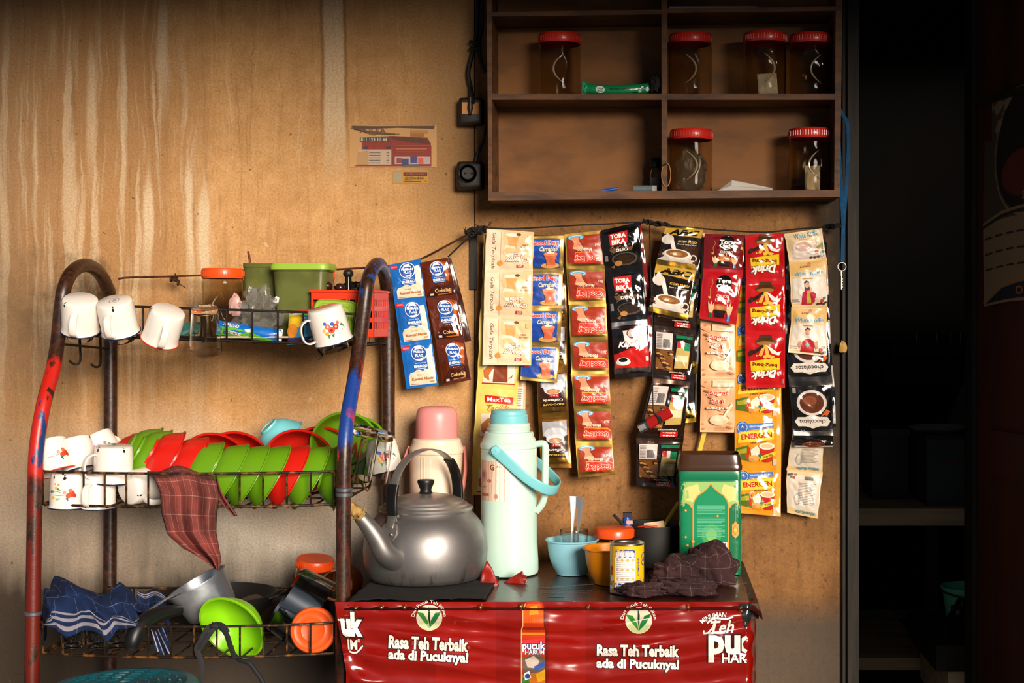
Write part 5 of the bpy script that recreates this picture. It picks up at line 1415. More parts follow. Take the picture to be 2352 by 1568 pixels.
# sooty rag under the kettle, hanging over the left end
def ragf(u, v):
    x = -.588+.262*u; y = -.512-.02*max(0, 1-u*3.5)+.25*v+.010*sin(u*9)
    z = ZT+.0035+.004*abs(noise.fractal(Vector((u*4, v*4, 2)), .9, 2, 3))
    if x < xl: z -= (xl-x)*1.3
    if y < -YF-.004: z -= (-YF-.004-y)*1.0
    return Vector((x, y, z))
o = MB().grid(ragf, 40, 36).build('rag', mat('sooty_black_cloth', '#141110', .95, bm=.3, bscale=120), solid=.0022, smooth=180); tag(o, 'sooty black cloth spread under the kettle at the left end of the table', 'cloth')

# ---------------------------------------------------------------- kettle
def kettle_mat():
    m, nt, bs = new_mat('scorched_aluminium'); L = nt.links
    v = coords(nt); sep = N_(nt, 'ShaderNodeSeparateXYZ'); L.new(v, sep.inputs[0])
    n1 = nz(nt, coords(nt, (1, 1, .25)), 42, 4, .6); n2 = nz(nt, v, 14, 5, .6)
    col = mix(nt, ramp(nt, n2, .35, .7), lin('#9c9897'), lin('#7f7b7a'))
    runs = math_(nt, 'MULTIPLY', ramp(nt, n1, .52, .66), ramp(nt, sep.outputs['Z'], .05, .012))
    col = mix(nt, math_(nt, 'MULTIPLY', runs, .75), col, lin('#3a332e'))
    L.new(col, bs.inputs['Base Color']); bs.inputs['Metallic'].default_value = .86
    L.new(ramp(nt, n2, .3, .7, .38, .48), bs.inputs['Roughness'])
    return m
M_KET = kettle_mat()
kt = thing('kettle', 'large dull aluminium kettle with a strap handle at the left of the table', 'kettle', (P(978, 0, .29).x, -.29, ZT+.0075))
M_KLID = mat('dull_aluminium', '#b4aeaa', .38, .8, col2='#86817e', ns=12)
body = [(.0005, .0), (.108, 0), (.116, .003), (.1225, .012), (.1275, .034), (.1290, .058), (.1275, .080), (.1225, .100), (.113, .118), (.102, .131), (.096, .137), (.094, .142), (.0925, .142), (.094, .135), (.0005, .12)]
MB().lathe(body, 96).build('kettle_body', M_KET, kt, smooth=35)
MB().lathe([(.0905, .1405), (.0965, .142), (.0985, .1455), (.0965, .149), (.0885, .1515), (.0865, .1555), (.084, .157), (.079, .1585), (.077, .162), (.058, .170), (.030, .1755), (.0005, .177)], 80).build('lid', M_KLID, kt, smooth=30)
klid = bpy.context.scene.objects[[c.name for c in kt.children if c.name.startswith('lid')][0]]
MB().lathe([(.0165, .1755), (.0125, .179), (.0115, .184), (.0165, .196), (.0180, .201), (.0165, .2045), (.0005, .2055)], 32).build('lid_knob', M_BAKE, klid, smooth=40)
ha = radians(60); hv = Vector((-cos(ha), -sin(ha), 0))
HP = spline([hv*a+Vector((0, 0, z)) for a, z in ((.104, .130), (.109, .160), (.104, .198), (.086, .232), (.054, .256), (.018, .2665), (-.018, .2665), (-.054, .256), (-.086, .232), (-.104, .198), (-.109, .160), (-.104, .130))], 6)
khan = MB().tube(HP, 1.0, 12, flat=(.021, .0036), up=hv).build('handle', M_KLID, kt, smooth=60)
n = len(HP)
MB().tube(HP[3:14], 1.0, 12, flat=(.026, .0085), up=hv).build('handle_sleeve', M_BAKE, khan, smooth=60)
MB().tube(HP[n-21:n-4], 1.0, 12, flat=(.026, .0085), up=-hv).build('handle_sleeve', M_BAKE, khan, smooth=60)
for s in (1, -1):
    h = hv*s; side = Vector((-h.y, h.x, 0))
    R_ = Matrix((side, Vector((0, 0, 1)), h)).transposed().to_4x4()
    lg = MB().lathe([(.0005, .004), (.021, .0035), (.0225, .001), (.0225, -.01), (.0005, -.01)], 32, Matrix.Translation(h*.1165+Vector((0, 0, .108))) @ Matrix.Rotation(radians(-18), 4, side) @ R_)
    lg.tube([h*.117+Vector((0, 0, .118)), h*.110+Vector((0, 0, .134)), h*.106+Vector((0, 0, .150))], 1.0, 10, flat=(.020, .004), up=h)
    lg.tube([h*.105+side*.014+Vector((0, 0, .141)), h*.105-side*.014+Vector((0, 0, .141))], .0035, 10)
    for k in (-.010, .010): lg.ball(h*.1225+side*k+Vector((0, 0, .106)), .0034, 6)
    lg.build('lug', M_KLID, kt, smooth=45)
sa = radians(69); sv = Vector((-cos(sa), -sin(sa), 0))
tip_off = Vector((-.020, .006, 0))
sp = spline([sv*.100+Vector((0, 0, .058)), sv*.122+Vector((-.002, 0, .060)), sv*.147+Vector((-.008, .003, .074)), sv*.160+Vector((-.017, .006, .103)), sv*.172+Vector((-.028, .010, .128)), sv*.184+Vector((-.038, .014, .148))], 6)
rs = [.031-.0165*(i/(len(sp)-1))**.75 for i in range(len(sp))]
kspo = MB().tube(sp, rs, 28).build('spout', M_KET, kt, smooth=60)
fl = MB(); fl.lathe([(.030, .0), (.033, -.002), (.035, -.006)], 32, Matrix.Translation(sv*.124+Vector((-.003, 0, .061))) @ frame(sv, (0, 0, 1))); fl.build('spout_collar', M_KET, kspo)
tipw = kt.location+sp[-1]; td = (sp[-1]-sp[-2]).normalized()
pg = MB(); M_STRAW = mat('tan_twisted_leaf', '#a8864a', .8, col2='#6b4c22', ns=60)
for k in range(5):
    q = []
    for i in range(26):
        t = i/25; a = 2*pi*(t*1.6+k/5); r = .0075*(1-.25*t)
        u_ = td.orthogonal().normalized(); w_ = td.cross(u_)
        q.append(tipw+td*(-.006+.040*t)+Vector((-.012*t*t, 0, .004*t))+(u_*cos(a)+w_*sin(a))*r)
    pg.tube(q, [.0052+.0012*sin(i*1.9+k) for i in range(26)], 7)
for k in range(5):
    a = 2*pi*k/5; u_ = td.orthogonal().normalized(); w_ = td.cross(u_)
    pg.tube([tipw+td*.004+(u_*cos(a)+w_*sin(a))*.008, tipw+td*.010+(u_*cos(a+.5)+w_*sin(a+.5))*.019], .0018, 5)
tag(pg.build('spout_plug', M_STRAW, smooth=60), 'twisted tan leaf plug stuffed in the kettle spout', 'plug')

# ---------------------------------------------------------------- thermos flasks
M_MINT = mat('pale_mint_plastic', '#c0dbce', .34, bm=.05, bscale=150, col2='#b2d2c6', ns=6); M_CYAN = mat('cyan_plastic', '#74bfc6', .36, bm=.04, bscale=150)
ft = thing('thermos_flask', 'tall mint green thermos flask with a cyan cap and carrying strap, right of the kettle', 'thermos flask', (P(1169, 0, .20).x, -.20, ZT+.0006))
prof = [(.0005, .001), (.058, 0), (.062, .002), (.0635, .008), (.0632, .030), (.0618, .052), (.0606, .07), (.0600, .270), (.0612, .2715), (.0617, .277), (.0612, .281), (.0590, .283), (.0560, .291), (.0535, .296), (.0530, .302), (.0515, .305), (.0455, .306), (.0452, .309), (.0462, .310), (.0462, .314), (.0450, .315), (.0448, .322), (.0440, .324), (.0005, .324)]
MB().lathe(prof, 80).build('flask_body', M_MINT, ft, smooth=32)
MB().lathe([(.0405, .323), (.0412, .327), (.0408, .340), (.0385, .343), (.0382, .349), (.0350, .3525), (.0005, .353)], 64).build('cap', M_CYAN, ft, smooth=32)
q = spline([(.056, -.012, .279), (.072, -.014, .281), (.0785, -.015, .277), (.080, -.015, .262), (.079, -.015, .200), (.078, -.015, .170), (.072, -.014, .150), (.0595, -.012, .134)], 6)
MB().tube(q, 1.0, 12, flat=(.014, .0105), up=(1, 0, 0)).build('side_handle', M_MINT, ft, smooth=60)
q = spline([(-.028, -.058, .274), (-.002, -.066, .252), (.040, -.069, .216), (.078, -.058, .190), (.100, -.034, .183), (.107, 0, .186), (.100, .034, .196), (.070, .060, .222), (.030, .066, .252), (-.004, .062, .272)], 7)
MB().tube(q, 1.0, 12, flat=(.0215, .0042), up=(0, -1, 0)).build('carrying_strap', M_CYAN, ft, smooth=60)
for y in (-.0605, .0605): MB().lathe([(.0005, .005), (.009, .004), (.010, 0), (.010, -.006), (.0005, -.006)], 20, Matrix.Translation((-.022, y, .270)) @ frame((0, y, 0), (1, 0, 0))).build('pivot', M_CYAN, ft)
M_LAB = print_mat('worn_paper_label', .7)
def cylf(r, a0, a1, z0, z1):
    return lambda u, v, z: Vector((r+z)*Vector((sin(a0+(a1-a0)*u), -cos(a0+(a1-a0)*u), 0))+Vector((0, 0, z0+(z1-z0)*v)))
f = cylf(.0604, radians(-68), radians(8), .162, .247)
lm = MB(); lm.grid(lambda u, v: f(u, v, .00015), 14, 10, 0, rgba('#d8b39a'))
li = [('p', [(.55, 0), (1, 0), (1, 1), (.62, 1)], '#dbe0d0'), ('p', [(.45, 0), (.62, 0), (.66, 1), (.55, 1)], '#dcc7b0'), ('e', .18, .62, .14, .16, '#c98a88'), ('e', .16, .64, .07, .08, '#b0504e'), ('e', .40, .50, .07, .05, '#b8574a'), ('t', 'G', .50, .84, .14, .16, '#7a2a1e'), ('t', 'glass', .70, .86, .18, .06, '#b0806a'), ('p', [(.06, .10), (.40, .12), (.40, .18), (.06, .18)], '#a8503c'), ('p', [(.08, .30), (.30, .34), (.2, .38)], '#bd7a60'), ('e', .62, .12, .05, .07, '#c08472')]
for k in range(8): li.append(('r', .04+.115*k, 0, .05+.115*k, 1, '#caa088'))
art(lm, f, .085/(.0604*radians(76)), li, L=.12, lift=.00005, base=5)
lm.build('paper_label', M_LAB, ft, smooth=60)
M_CREAM = mat('cream_plastic', '#e3cdb4', .35, bm=.05, bscale=150); M_PINK = mat('pink_plastic', '#e08a88', .38, bm=.05, bscale=150); M_PINK2 = mat('dusty_pink_strap', '#cf7c74', .4)
pt = thing('thermos_flask', 'cream thermos flask with a pink cup cap standing behind the kettle', 'thermos flask', (P(1003, 0, .105).x, -.105, ZT+.0006))
MB().lathe([(.0005, .001), (.056, 0), (.060, .004), (.0600, .03), (.0592, .05), (.0592, .250), (.0610, .252), (.0615, .259), (.0608, .263), (.0570, .268), (.0545, .274), (.0532, .281), (.0490, .284), (.0005, .285)], 72).build('flask_body', M_CREAM, pt, smooth=32)
MB().lathe([(.0455, .283), (.0462, .286), (.0458, .325), (.0445, .340), (.0405, .349), (.0330, .3535), (.0005, .355)], 64).build('cup_cap', M_PINK, pt, smooth=40)
q = spline([(-.0615, .002, .262), (-.070, -.020, .232), (-.084, -.048, .185), (-.084, -.060, .170), (-.072, -.078, .160), (-.030, -.094, .155), (.020, -.096, .155), (.056, -.082, .160), (.066, -.062, .178), (.068, -.030, .218), (.0625, .002, .262)], 6)
MB().tube(q, 1.0, 12, flat=(.016, .0045), up=(1, 0, 0)).build('carrying_strap', M_PINK2, pt, smooth=60)
f2 = cylf(.0594, radians(20), radians(80), .02, .13)
lm = MB(); art(lm, f2, 1.7, [('e', .55, .80, .10, .10, '#c8842e'), ('e', .70, .72, .08, .08, '#d8a24a'), ('e', .45, .45, .13, .12, '#cf4a5e'), ('e', .62, .38, .11, .10, '#d9667a'), ('p', [(.3, .6), (.5, .7), (.42, .52)], '#6a8a4a'), ('p', [(.6, .55), (.8, .62), (.66, .48)], '#6a8a4a')], lift=.0001)
lm.build('flower_print', M_LAB, pt, smooth=60)
rib_ = MB()
for a in (-28, -20, -6): 
    ff = cylf(.0594, radians(a), radians(a+3), .02, .245); rib_.grid(lambda u, v: ff(u, v, .0006*sin(pi*u)), 3, 6)
rib_.build('body_seam', M_CREAM, pt, smooth=60)
# torn red vinyl scraps at its foot
def scrap(pts, y, th, nm, lb, seed):
    from mathutils.geometry import tessellate_polygon
    tri = [tuple(t) for t in tessellate_polygon([[Vector((x, -yy, 0)) for x, yy in pts]])]
    v, f = refine([(x, -yy) for x, yy in pts], tri, 9)
    o = MB().add([P(x, -yy, y+.010*noise.noise(Vector((x*.035, yy*.035, seed)))+th*(x-pts[0][0])/100) for x, yy in v], f).build(nm, mat('torn_red_vinyl', '#8e1a0e', .4, col2='#6a1208', ns=20), solid=.0007, smooth=60)
    return tag(o, lb, 'scrap')
scrap([(1116, 1356), (1102, 1338), (1108, 1310), (1118, 1286), (1130, 1304), (1141, 1330), (1150, 1352), (1136, 1360)], .335, 0, 'vinyl_scrap', 'torn red vinyl scrap standing between the kettle and the mint flask', 1)
scrap([(1136, 1352), (1150, 1342), (1168, 1330), (1190, 1316), (1200, 1310), (1203, 1318), (1212, 1322), (1206, 1330), (1213, 1334), (1202, 1342), (1190, 1346), (1180, 1354), (1160, 1352), (1150, 1358)], .30, .02, 'vinyl_scrap', 'jagged red vinyl scrap in front of the mint flask foot', 2)

# ---------------------------------------------------------------- bowls, glass, can, jar, pot
def mixing_bowl(m, r=.057, h=.073):
    out = [(.0005, .003), (.028, .003), (.030, 0), (.034, 0), (.035, .004), (.042, .014), (.049, .030), (.0535, .050), (.0555, h-.003), (.0600, h-.001), (.0605, h+.001), (.0595, h+.002), (.0555, h+.0008)]
    inn = [(.0525, .050), (.0480, .030), (.0405, .015), (.030, .0065), (.0005, .0065)]
    k = r/.0595
    return MB().lathe([(a*k, b) for a, b in out+inn], 64).build('bowl', m, smooth=40)
o = mixing_bowl(M_BB); o.location = (P(1314, 0, .205).x, -.205, ZT+.0006); tag(o, 'light blue plastic bowl holding a glass of spoons, right of the mint flask', 'bowl'); bb = o
o = mixing_bowl(M_BO); o.location = (P(1402, 0, .315).x, -.315, ZT+.0006); tag(o, 'orange plastic bowl standing behind the yellow can', 'bowl')
o = g.copy(); COL.objects.link(o); place(o, bb.location+Vector((.004, 0, .0072)), (0, 0, 1), (1, 0, 0), .90); tag(o, 'glass standing in the light blue bowl with two spoons in it', 'glass'); 
def spoon(name, lb, p0, p1, tw):
    p0, p1 = Vector(p0), Vector(p1); d = (p1-p0)
    mb = MB(); q = [p0+d*t for t in [i/16 for i in range(17)]]
    mb.tube(q, [.30+.70*max(0, (i/16-.45)/.55)**1.3 for i in range(17)], 10, flat=(.0185, .0024), up=(sin(tw), -cos(tw), 0))
    mb.ball(p0-d.normalized()*.012, .013, 8, sc=(.8, .35, 1.4))
    return tag(mb.build(name, mat('brushed_steel', '#c4c8cc', .3, .85), smooth=60), lb, 'spoon')
gp_ = bb.location+Vector((.004, 0, .0072))
spoon('spoon', 'steel spoon leaning left of the other in the glass', gp_+Vector((-.006, .002, .032)), gp_+Vector((-.001, .010, .158)), .35)
spoon('spoon', 'steel spoon leaning right of the other in the glass', gp_+Vector((.006, -.004, .032)), gp_+Vector((.013, .008, .157)), -.3)
# condensed milk can
cn = thing('milk_can', 'yellow and blue milk can with a white text panel before the orange bowl', 'can', (P(1440, 0, .415).x, -.415, ZT+.0006))
cr, chh = .0345, .100
M_CAN = print_mat('printed_tinplate', .3, coat=.4, bm=.05)
f = cylf(cr, radians(-95), radians(95), .004, chh-.004)
mb = MB(); mb.lathe([(.0005, .002), (cr-.003, .002), (cr-.003, 0), (cr, .001), (cr, .004)], 56, None, 0, rgba('m#b9b2aa')); mb.lathe([(cr, .004), (cr, chh-.004)], 56, None, 0, rgba('#e8b312'))
w_ = cr*radians(190); ca = (chh-.008)/w_
ci = [('r', 0, 0, 1, .20, '#1c2f8c'), ('p', [(0, .20), (.18, .30), (.30, .20)], '#1c2f8c'), ('p', [(.62, .20), (.78, .30), (1, .24), (1, .20)], '#1c2f8c'), ('p', [(.66, .06), (.80, .12), (.84, .30), (.76, .34), (.70, .22)], '#e0a02c'), ('r', .28, .10, .66, .90, '#e4ddd8'), ('p', [(.29, .80), (.65, .80), (.65, .90), (.62, .93), (.32, .93), (.29, .90)], '#23338f'), ('t', 'SUSU KENTAL', .47, .89, .24, .03, '#d8d4d0'), ('t', 'MANIS', .47, .84, .28, .04, '#d8d4d0'), ('r', .29, .765, .65, .785, '#5a62a4'), ('r', .29, .17, .65, .205, '#23338f'),
      ('e', .20, .50, .035, .05, '#c23020'), ('e', .18, .40, .03, .04, '#c23020'), ('p', [(.16, .24), (.24, .22), (.22, .34), (.18, .36)], '#efe6d2'), ('o', .88, .70, .09, .11, .014, '#2a3a90'), ('t', 'GOLD', .88, .70, .12, .07, '#2a3a90'), ('t', 'KOMPOSISI', .72, .55, .30, .035, '#2a3a90', {'rot': 90}), ('t', 'ISI BERSIH', .12, .45, .34, .03, '#8c2a20', {'rot': 90}), ('p', [(.11, .10), (.17, .02), (.23, .10), (.17, .16)], '#dfe4ee')]
for k in range(13): ci.append(('r', .315, .73-.042*k, .625-.03*(k % 3 == 2), .742-.042*k, '#a9a5ac'))
art(mb, f, ca, ci, L=.12, lift=.00005)
mb.lathe([(cr, chh-.004), (cr+.0012, chh-.003), (cr+.0012, chh), (cr-.001, chh+.0008), (cr-.003, chh-.001), (cr-.004, chh-.004), (.0005, chh-.004)], 56, None, 0, rgba('m#c4bfb8'))
mb.build('can_body', M_CAN, cn, smooth=35)
# jar with orange lid behind the bowl
jj = thing('snack_jar', 'small yellow-labelled jar with an orange lid behind the orange bowl', 'jar', (P(1411, 0, .175).x, -.175, ZT+.0006))
MB().lathe([(.0005, 0), (.037, 0), (.039, .004), (.039, .072), (.0375, .078), (.036, .078), (.0375, .07), (.0375, .005), (.0005, .004)], 48).build('jar_body', M_PET, jj)
MB().lathe([(.041, .074), (.0435, .075), (.0440, .090), (.0415, .0945), (.038, .096), (.0005, .096)], 56).build('lid', M_ORLID, jj)
f = cylf(.0394, radians(-60), radians(70), .012, .066); mb = MB(); mb.grid(lambda u, v: f(u, v, 0), 16, 4, 0, rgba('#d9a92c'))
art(mb, f, .054/(.0394*radians(130)), [('r', .30, .1, .62, .9, '#d8cfc0')]+[('r', .34, .75-.12*k, .58, .79-.12*k, '#8a8078') for k in range(6)], lift=.00006)
mb.build('label', M_LAB, jj, smooth=60)
# black pot with odds and ends
bp = thing('black_pot', 'black pot with odds and ends sticking out, between yellow can and green tin', 'pot', (P(1497, 0, .108).x, -.108, ZT+.0006))
vessel(.066, .092, .060, bp, mat('soot_black', '#100e0d'), .004, n=64)
bpl = Vector(bp.location)
t = thing('pocket_lighter', 'blue pocket lighter end poking out of the black pot behind the orange lid', 'lighter', bpl+Vector((-.052, -.012, .09)))
MB().tube([(0, 0, -.035), (-.002, 0, .012), (-.004, 0, .020)], [.011, .0105, .009], 12).build('fuel_body', mat('blue_plastic', '#1a3f8c', .35), t)
MB().box((-.012, -.008, .020), (.008, .008, .030)).build('hood', mat('dark_blue_tape', '#10162c', .6), t, smooth=0)
MB().box((-.004, -.0115, .006), (.010, -.0095, .014)).build('price_tag', mat('pinkish_tag', '#c9948a', .6), t, smooth=0)
tag(MB().tube([bpl+Vector((-.03, -.02, .06)), bpl+Vector((-.085, -.012, .116))], .0035, 8).build('stick', mat('black_stick', '#131110', .6)), 'black stick slanting out of the black pot to the left', 'stick')
o = MB().box((-.022, -.0004, -.02), (.022, .0004, .012)).build('card_slip', mat('tan_card', '#c8a880', .7), smooth=0); place(o, bpl+Vector((.006, -.03, .090)), (-.15, .25, 1), (1, .1, .14)); tag(o, 'tan card slip leaning inside the rim of the black pot', 'card')
tag(MB().tube(spline([bpl+Vector((.010, -.015, .055)), bpl+Vector((.028, -.01, .092)), bpl+Vector((.045, 0, .118)), bpl+Vector((.060, .004, .142))], 5), 1.0, 10, flat=(.008, .003), up=(0, -1, 0)).build('plastic_spoon', mat('yellow_plastic', '#c9a81c', .4), smooth=60), 'yellow plastic spoon handle sticking out of the black pot toward the tin', 'spoon')
o = MB().tube(spline([bpl+Vector((-.030, -.035, .091)), bpl+Vector((-.010, -.045, .096)), bpl+Vector((.012, -.04, .093))], 5), .0022, 6).build('red_tie', mat('red_tie', '#c8321c', .5)); tag(o, 'thin red tie lying over the rim of the black pot', 'tie')

# ---------------------------------------------------------------- green biscuit tin
tn = thing('biscuit_tin', 'tall green biscuit tin with a golden arch print at the right end of the table', 'tin', (P(1629, 0, .17).x, -.172, ZT+.0006))
tw, td_, th_ = .133, .100, .222
M_TINP = print_mat('lacquered_tinplate', .28, coat=.5, bm=.06, bscale=12)
mb = MB(); sec = squircle(tw, td_, .16, 64)
GR = rgba('#08714a')
prism(mb, sec, [(.985, 0), (1, .003), (1, th_-.022), (.99, th_-.020), (.99, th_-.019)], 0, GR)
def tf(u, v, z):
    x = (u-.5)*tw*.985
    # follow the squircle front
    c = min(1, abs(x)/(tw/2)); k = .16
    yy = td_/2*max(0, 1-c**(2/k))**(k/2)
    return Vector((x, -yy-z-.0001, .003+(th_-.026)*v))
aspT = (th_-.026)/(tw*.985)
gold, pale, dkg = '#d8923a', '#c9c77a', '#06583c'
arch = [(.22, .0), (.22, .74), (.24, .80), (.30, .855), (.40, .90), (.47, .945), (.51, .985), (.55, .945), (.62, .90), (.72, .855), (.78, .80), (.80, .74), (.80, .0)]
ti = [('p', [(0, .70), (0, 1), (1, 1), (1, .70), (.9, .76), (.80, .70), (.22, .70), (.12, .76)], '#8fb96a'), ('p', [(0, .78), (0, .92), (.30, .98), (.34, .88), (.22, .78), (.10, .80)], pale), ('p', [(1, .78), (1, .92), (.72, .98), (.68, .88), (.80, .78), (.92, .80)], pale),
      ('p', [(0, .70), (.03, .755), (.10, .775), (.16, .76), (.20, .72), (.20, 0), (0, 0)], '#0a7d52'), ('p', [(1, .70), (.97, .755), (.92, .775), (.86, .76), (.82, .72), (.82, 0), (1, 0)], '#07663f'),
      ('l', [(0, .70), (.03, .755), (.10, .775), (.16, .76), (.20, .72)], .018, gold), ('l', [(1, .70), (.97, .755), (.92, .775), (.86, .76), (.82, .72)], .018, gold),
      ('p', arch, '#0a8455'), ('l', arch, .018, gold), ('e', .52, .42, .16, .18, '#3f9c58'), ('e', .52, .42, .09, .10, '#7fb35c')]
for k in range(21):
    if k not in (6, 7, 12): ti.append(('r', .29, .735-.0165*k, .74-.05*(k % 4 == 3), .743-.0165*k, '#5fb08a'))
ti += [('r', .57, .27, .78, .345, '#d9c9cf'), ('r', .49, .275, .555, .335, '#a79aa4')]+[('r', .59+.016*k, .285, .598+.016*k+.004*(k % 3 == 0), .335, '#3a2a34') for k in range(11)]
ti += [('r', .29, .22, .31, .33, '#5fb08a'), ('l', [(.91, .76), (.91, .56)], .006, gold), ('p', [(.91, .58), (.935, .55), (.965, .535), (.965, .42), (.935, .405), (.91, .385), (.885, .405), (.855, .42), (.855, .535), (.885, .55)], gold), ('p', [(.91, .53), (.945, .50), (.945, .455), (.91, .425), (.875, .455), (.875, .50)], '#0b4a34'), ('e', .91, .477, .028, .028, '#d8b45a')]
for x, y, r in ((.10, .69, .02), (.10, .40, .018), (.13, .31, .022), (.22, .35, .03), (.34, .20, .016), (.60, .245, .02), (.72, .245, .028), (.62, .63, .02)): ti += [('e', x, y, r, r, '#c98f3e'), ('e', x, y, r*.5, r*.5, '#e0b46a')]
ti += [('e', .40, .10, .135, .125, '#c9764a'), ('o', .40, .10, .11, .10, .014, '#b05f38'), ('e', .66, .145, .195, .180, '#cf8a5c'), ('o', .66, .145, .175, .16, .012, '#b56c44'), ('o', .66, .145, .12, .11, .012, '#b56c44')]
for k in range(14):
    a = 2*pi*k/14; ti.append(('e', .66+.148*cos(a), .145+.137*sin(a)/aspT, .018, .018, '#b56c44'))
for k in range(7):
    a = 2*pi*k/7; ti.append(('e', .66+.07*cos(a), .145+.064*sin(a)/aspT, .026, .026, '#b97248')); ti.append(('e', .40+.06*cos(a), .10+.056*sin(a)/aspT, .022, .022, '#b05f38'))
ti += [('p', [(.44, .0), (.98, .12), (.98, .06), (.80, -.0), ], '#8e5a34'), ('p', [(.42, .02), (.78, .135), (.98, .09), (.80, -.0), (.50, -.0)], '#dcb878'), ('l', [(.80, .012), (.98, .095)], .008, '#a86a3a'), ('l', [(.80, .0), (.98, .083)], .008, '#a86a3a'), ('l', [(.82, -.0), (.98, .071)], .008, '#a86a3a')]
art(mb, tf, aspT, ti, L=.10, lift=.00004)
mb.build('tin_body', M_TINP, tn, smooth=35)
mb = MB(); prism(mb, sec, [(1.0, th_-.020), (1.012, th_-.019), (1.012, th_-.003), (1.0, th_), (.95, th_+.001)], 0, rgba('#0a6e4a')); mb.build('tin_lid', M_TINP, tn, smooth=35)
sec2 = squircle(tw*1.05, td_*1.06, .22, 56)
t = thing('plastic_tray', 'brown translucent container lid resting upside down on the green tin', 'lid', tn.location+Vector((0, 0, th_+.0012)))  # container lid laid upside down on the tin
prism(MB(), sec2, [(.96, 0), (1.0, .001), (1.01, .010), (.985, .013), (.95, .030), (.93, .034), (.91, .034), (.93, .029), (.95, .012), (.93, .004)]).build('lid_shell', mat('brown_clear_plastic', '#4a2c18', .22, trans=.35, coat=.4), t, smooth=40)

# ---------------------------------------------------------------- dark checked rag in front of the tin
M_CL3 = plaid('dark_brown_checked_rag', '#3a2426', '#251719', '#6e6258', 11, 6, .03, .03, amt=.42)
def crumple(cx, cy, R, seed, amp=.34, q=1.25, base=.35, rot=0.0):
    """bunched cloth: rounded swells parted by sharp creases, flat where it rests"""
    def f(u, v):
        a = 2*pi*u; b = pi*(v-.5)
        d = Vector((cos(a)*cos(b), sin(a)*cos(b), sin(b)))
        e = d*q+Vector((seed, seed*.3, 0))
        n1 = abs(noise.noise(e+Vector((d.y, d.z, d.x))*.8)); n2 = abs(noise.noise(e*2.1)); n3 = noise.noise(e*4.5)
        k = 1-amp*.55+amp*1.9*n1+amp*.40*n2+amp*.05*n3
        x, y, z = d.x*R[0]*k, d.y*R[1]*k, d.z*R[2]*k
        z = max(z, -R[2]*base)
        c, s_ = cos(rot), sin(rot)
        return Vector((cx+c*x-s_*y, -cy+s_*x+c*y, ZT+.003+R[2]*base+z))
    return f
X_ = lambda px, y: P(px, 0, y).x
o = MB().grid(crumple(X_(1548, .38), .375, (.056, .045, .044), 4, rot=.2), 90, 56).build('checked_rag', M_CL3, smooth=180); tag(o, 'dark brown checked rag crumpled in front of the green tin', 'cloth')
MB().grid(crumple(X_(1622, .32), .318, (.062, .042, .058), 14, rot=-.3), 90, 56).build('rag_fold', M_CL3, o, smooth=180)
MB().grid(crumple(X_(1472, .45), .462, (.046, .028, .017), 24, .4, 1.5, .5, .1), 70, 44).build('rag_fold', M_CL3, o, smooth=180)
MB().grid(crumple(X_(1580, .44), .452, (.058, .026, .021), 37, .4, 1.7, .5, -.1), 70, 44).build('rag_fold', M_CL3, o, smooth=180)
# ================================================================== sachet strips hanging on the cord
M_SACH = print_mat('printed_foil_film', .26, coat=.35, bm=.55, bscale=26, bdist=.006, frough=.24)
M_SACH2 = print_mat('printed_paper_foil', .40, coat=.15, bm=.4, bscale=24, bdist=.006, frough=.32)
M_SACH3 = print_mat('crinkled_glossy_film', .14, coat=.6, bm=.85, bscale=21, bdist=.009, frough=.2)

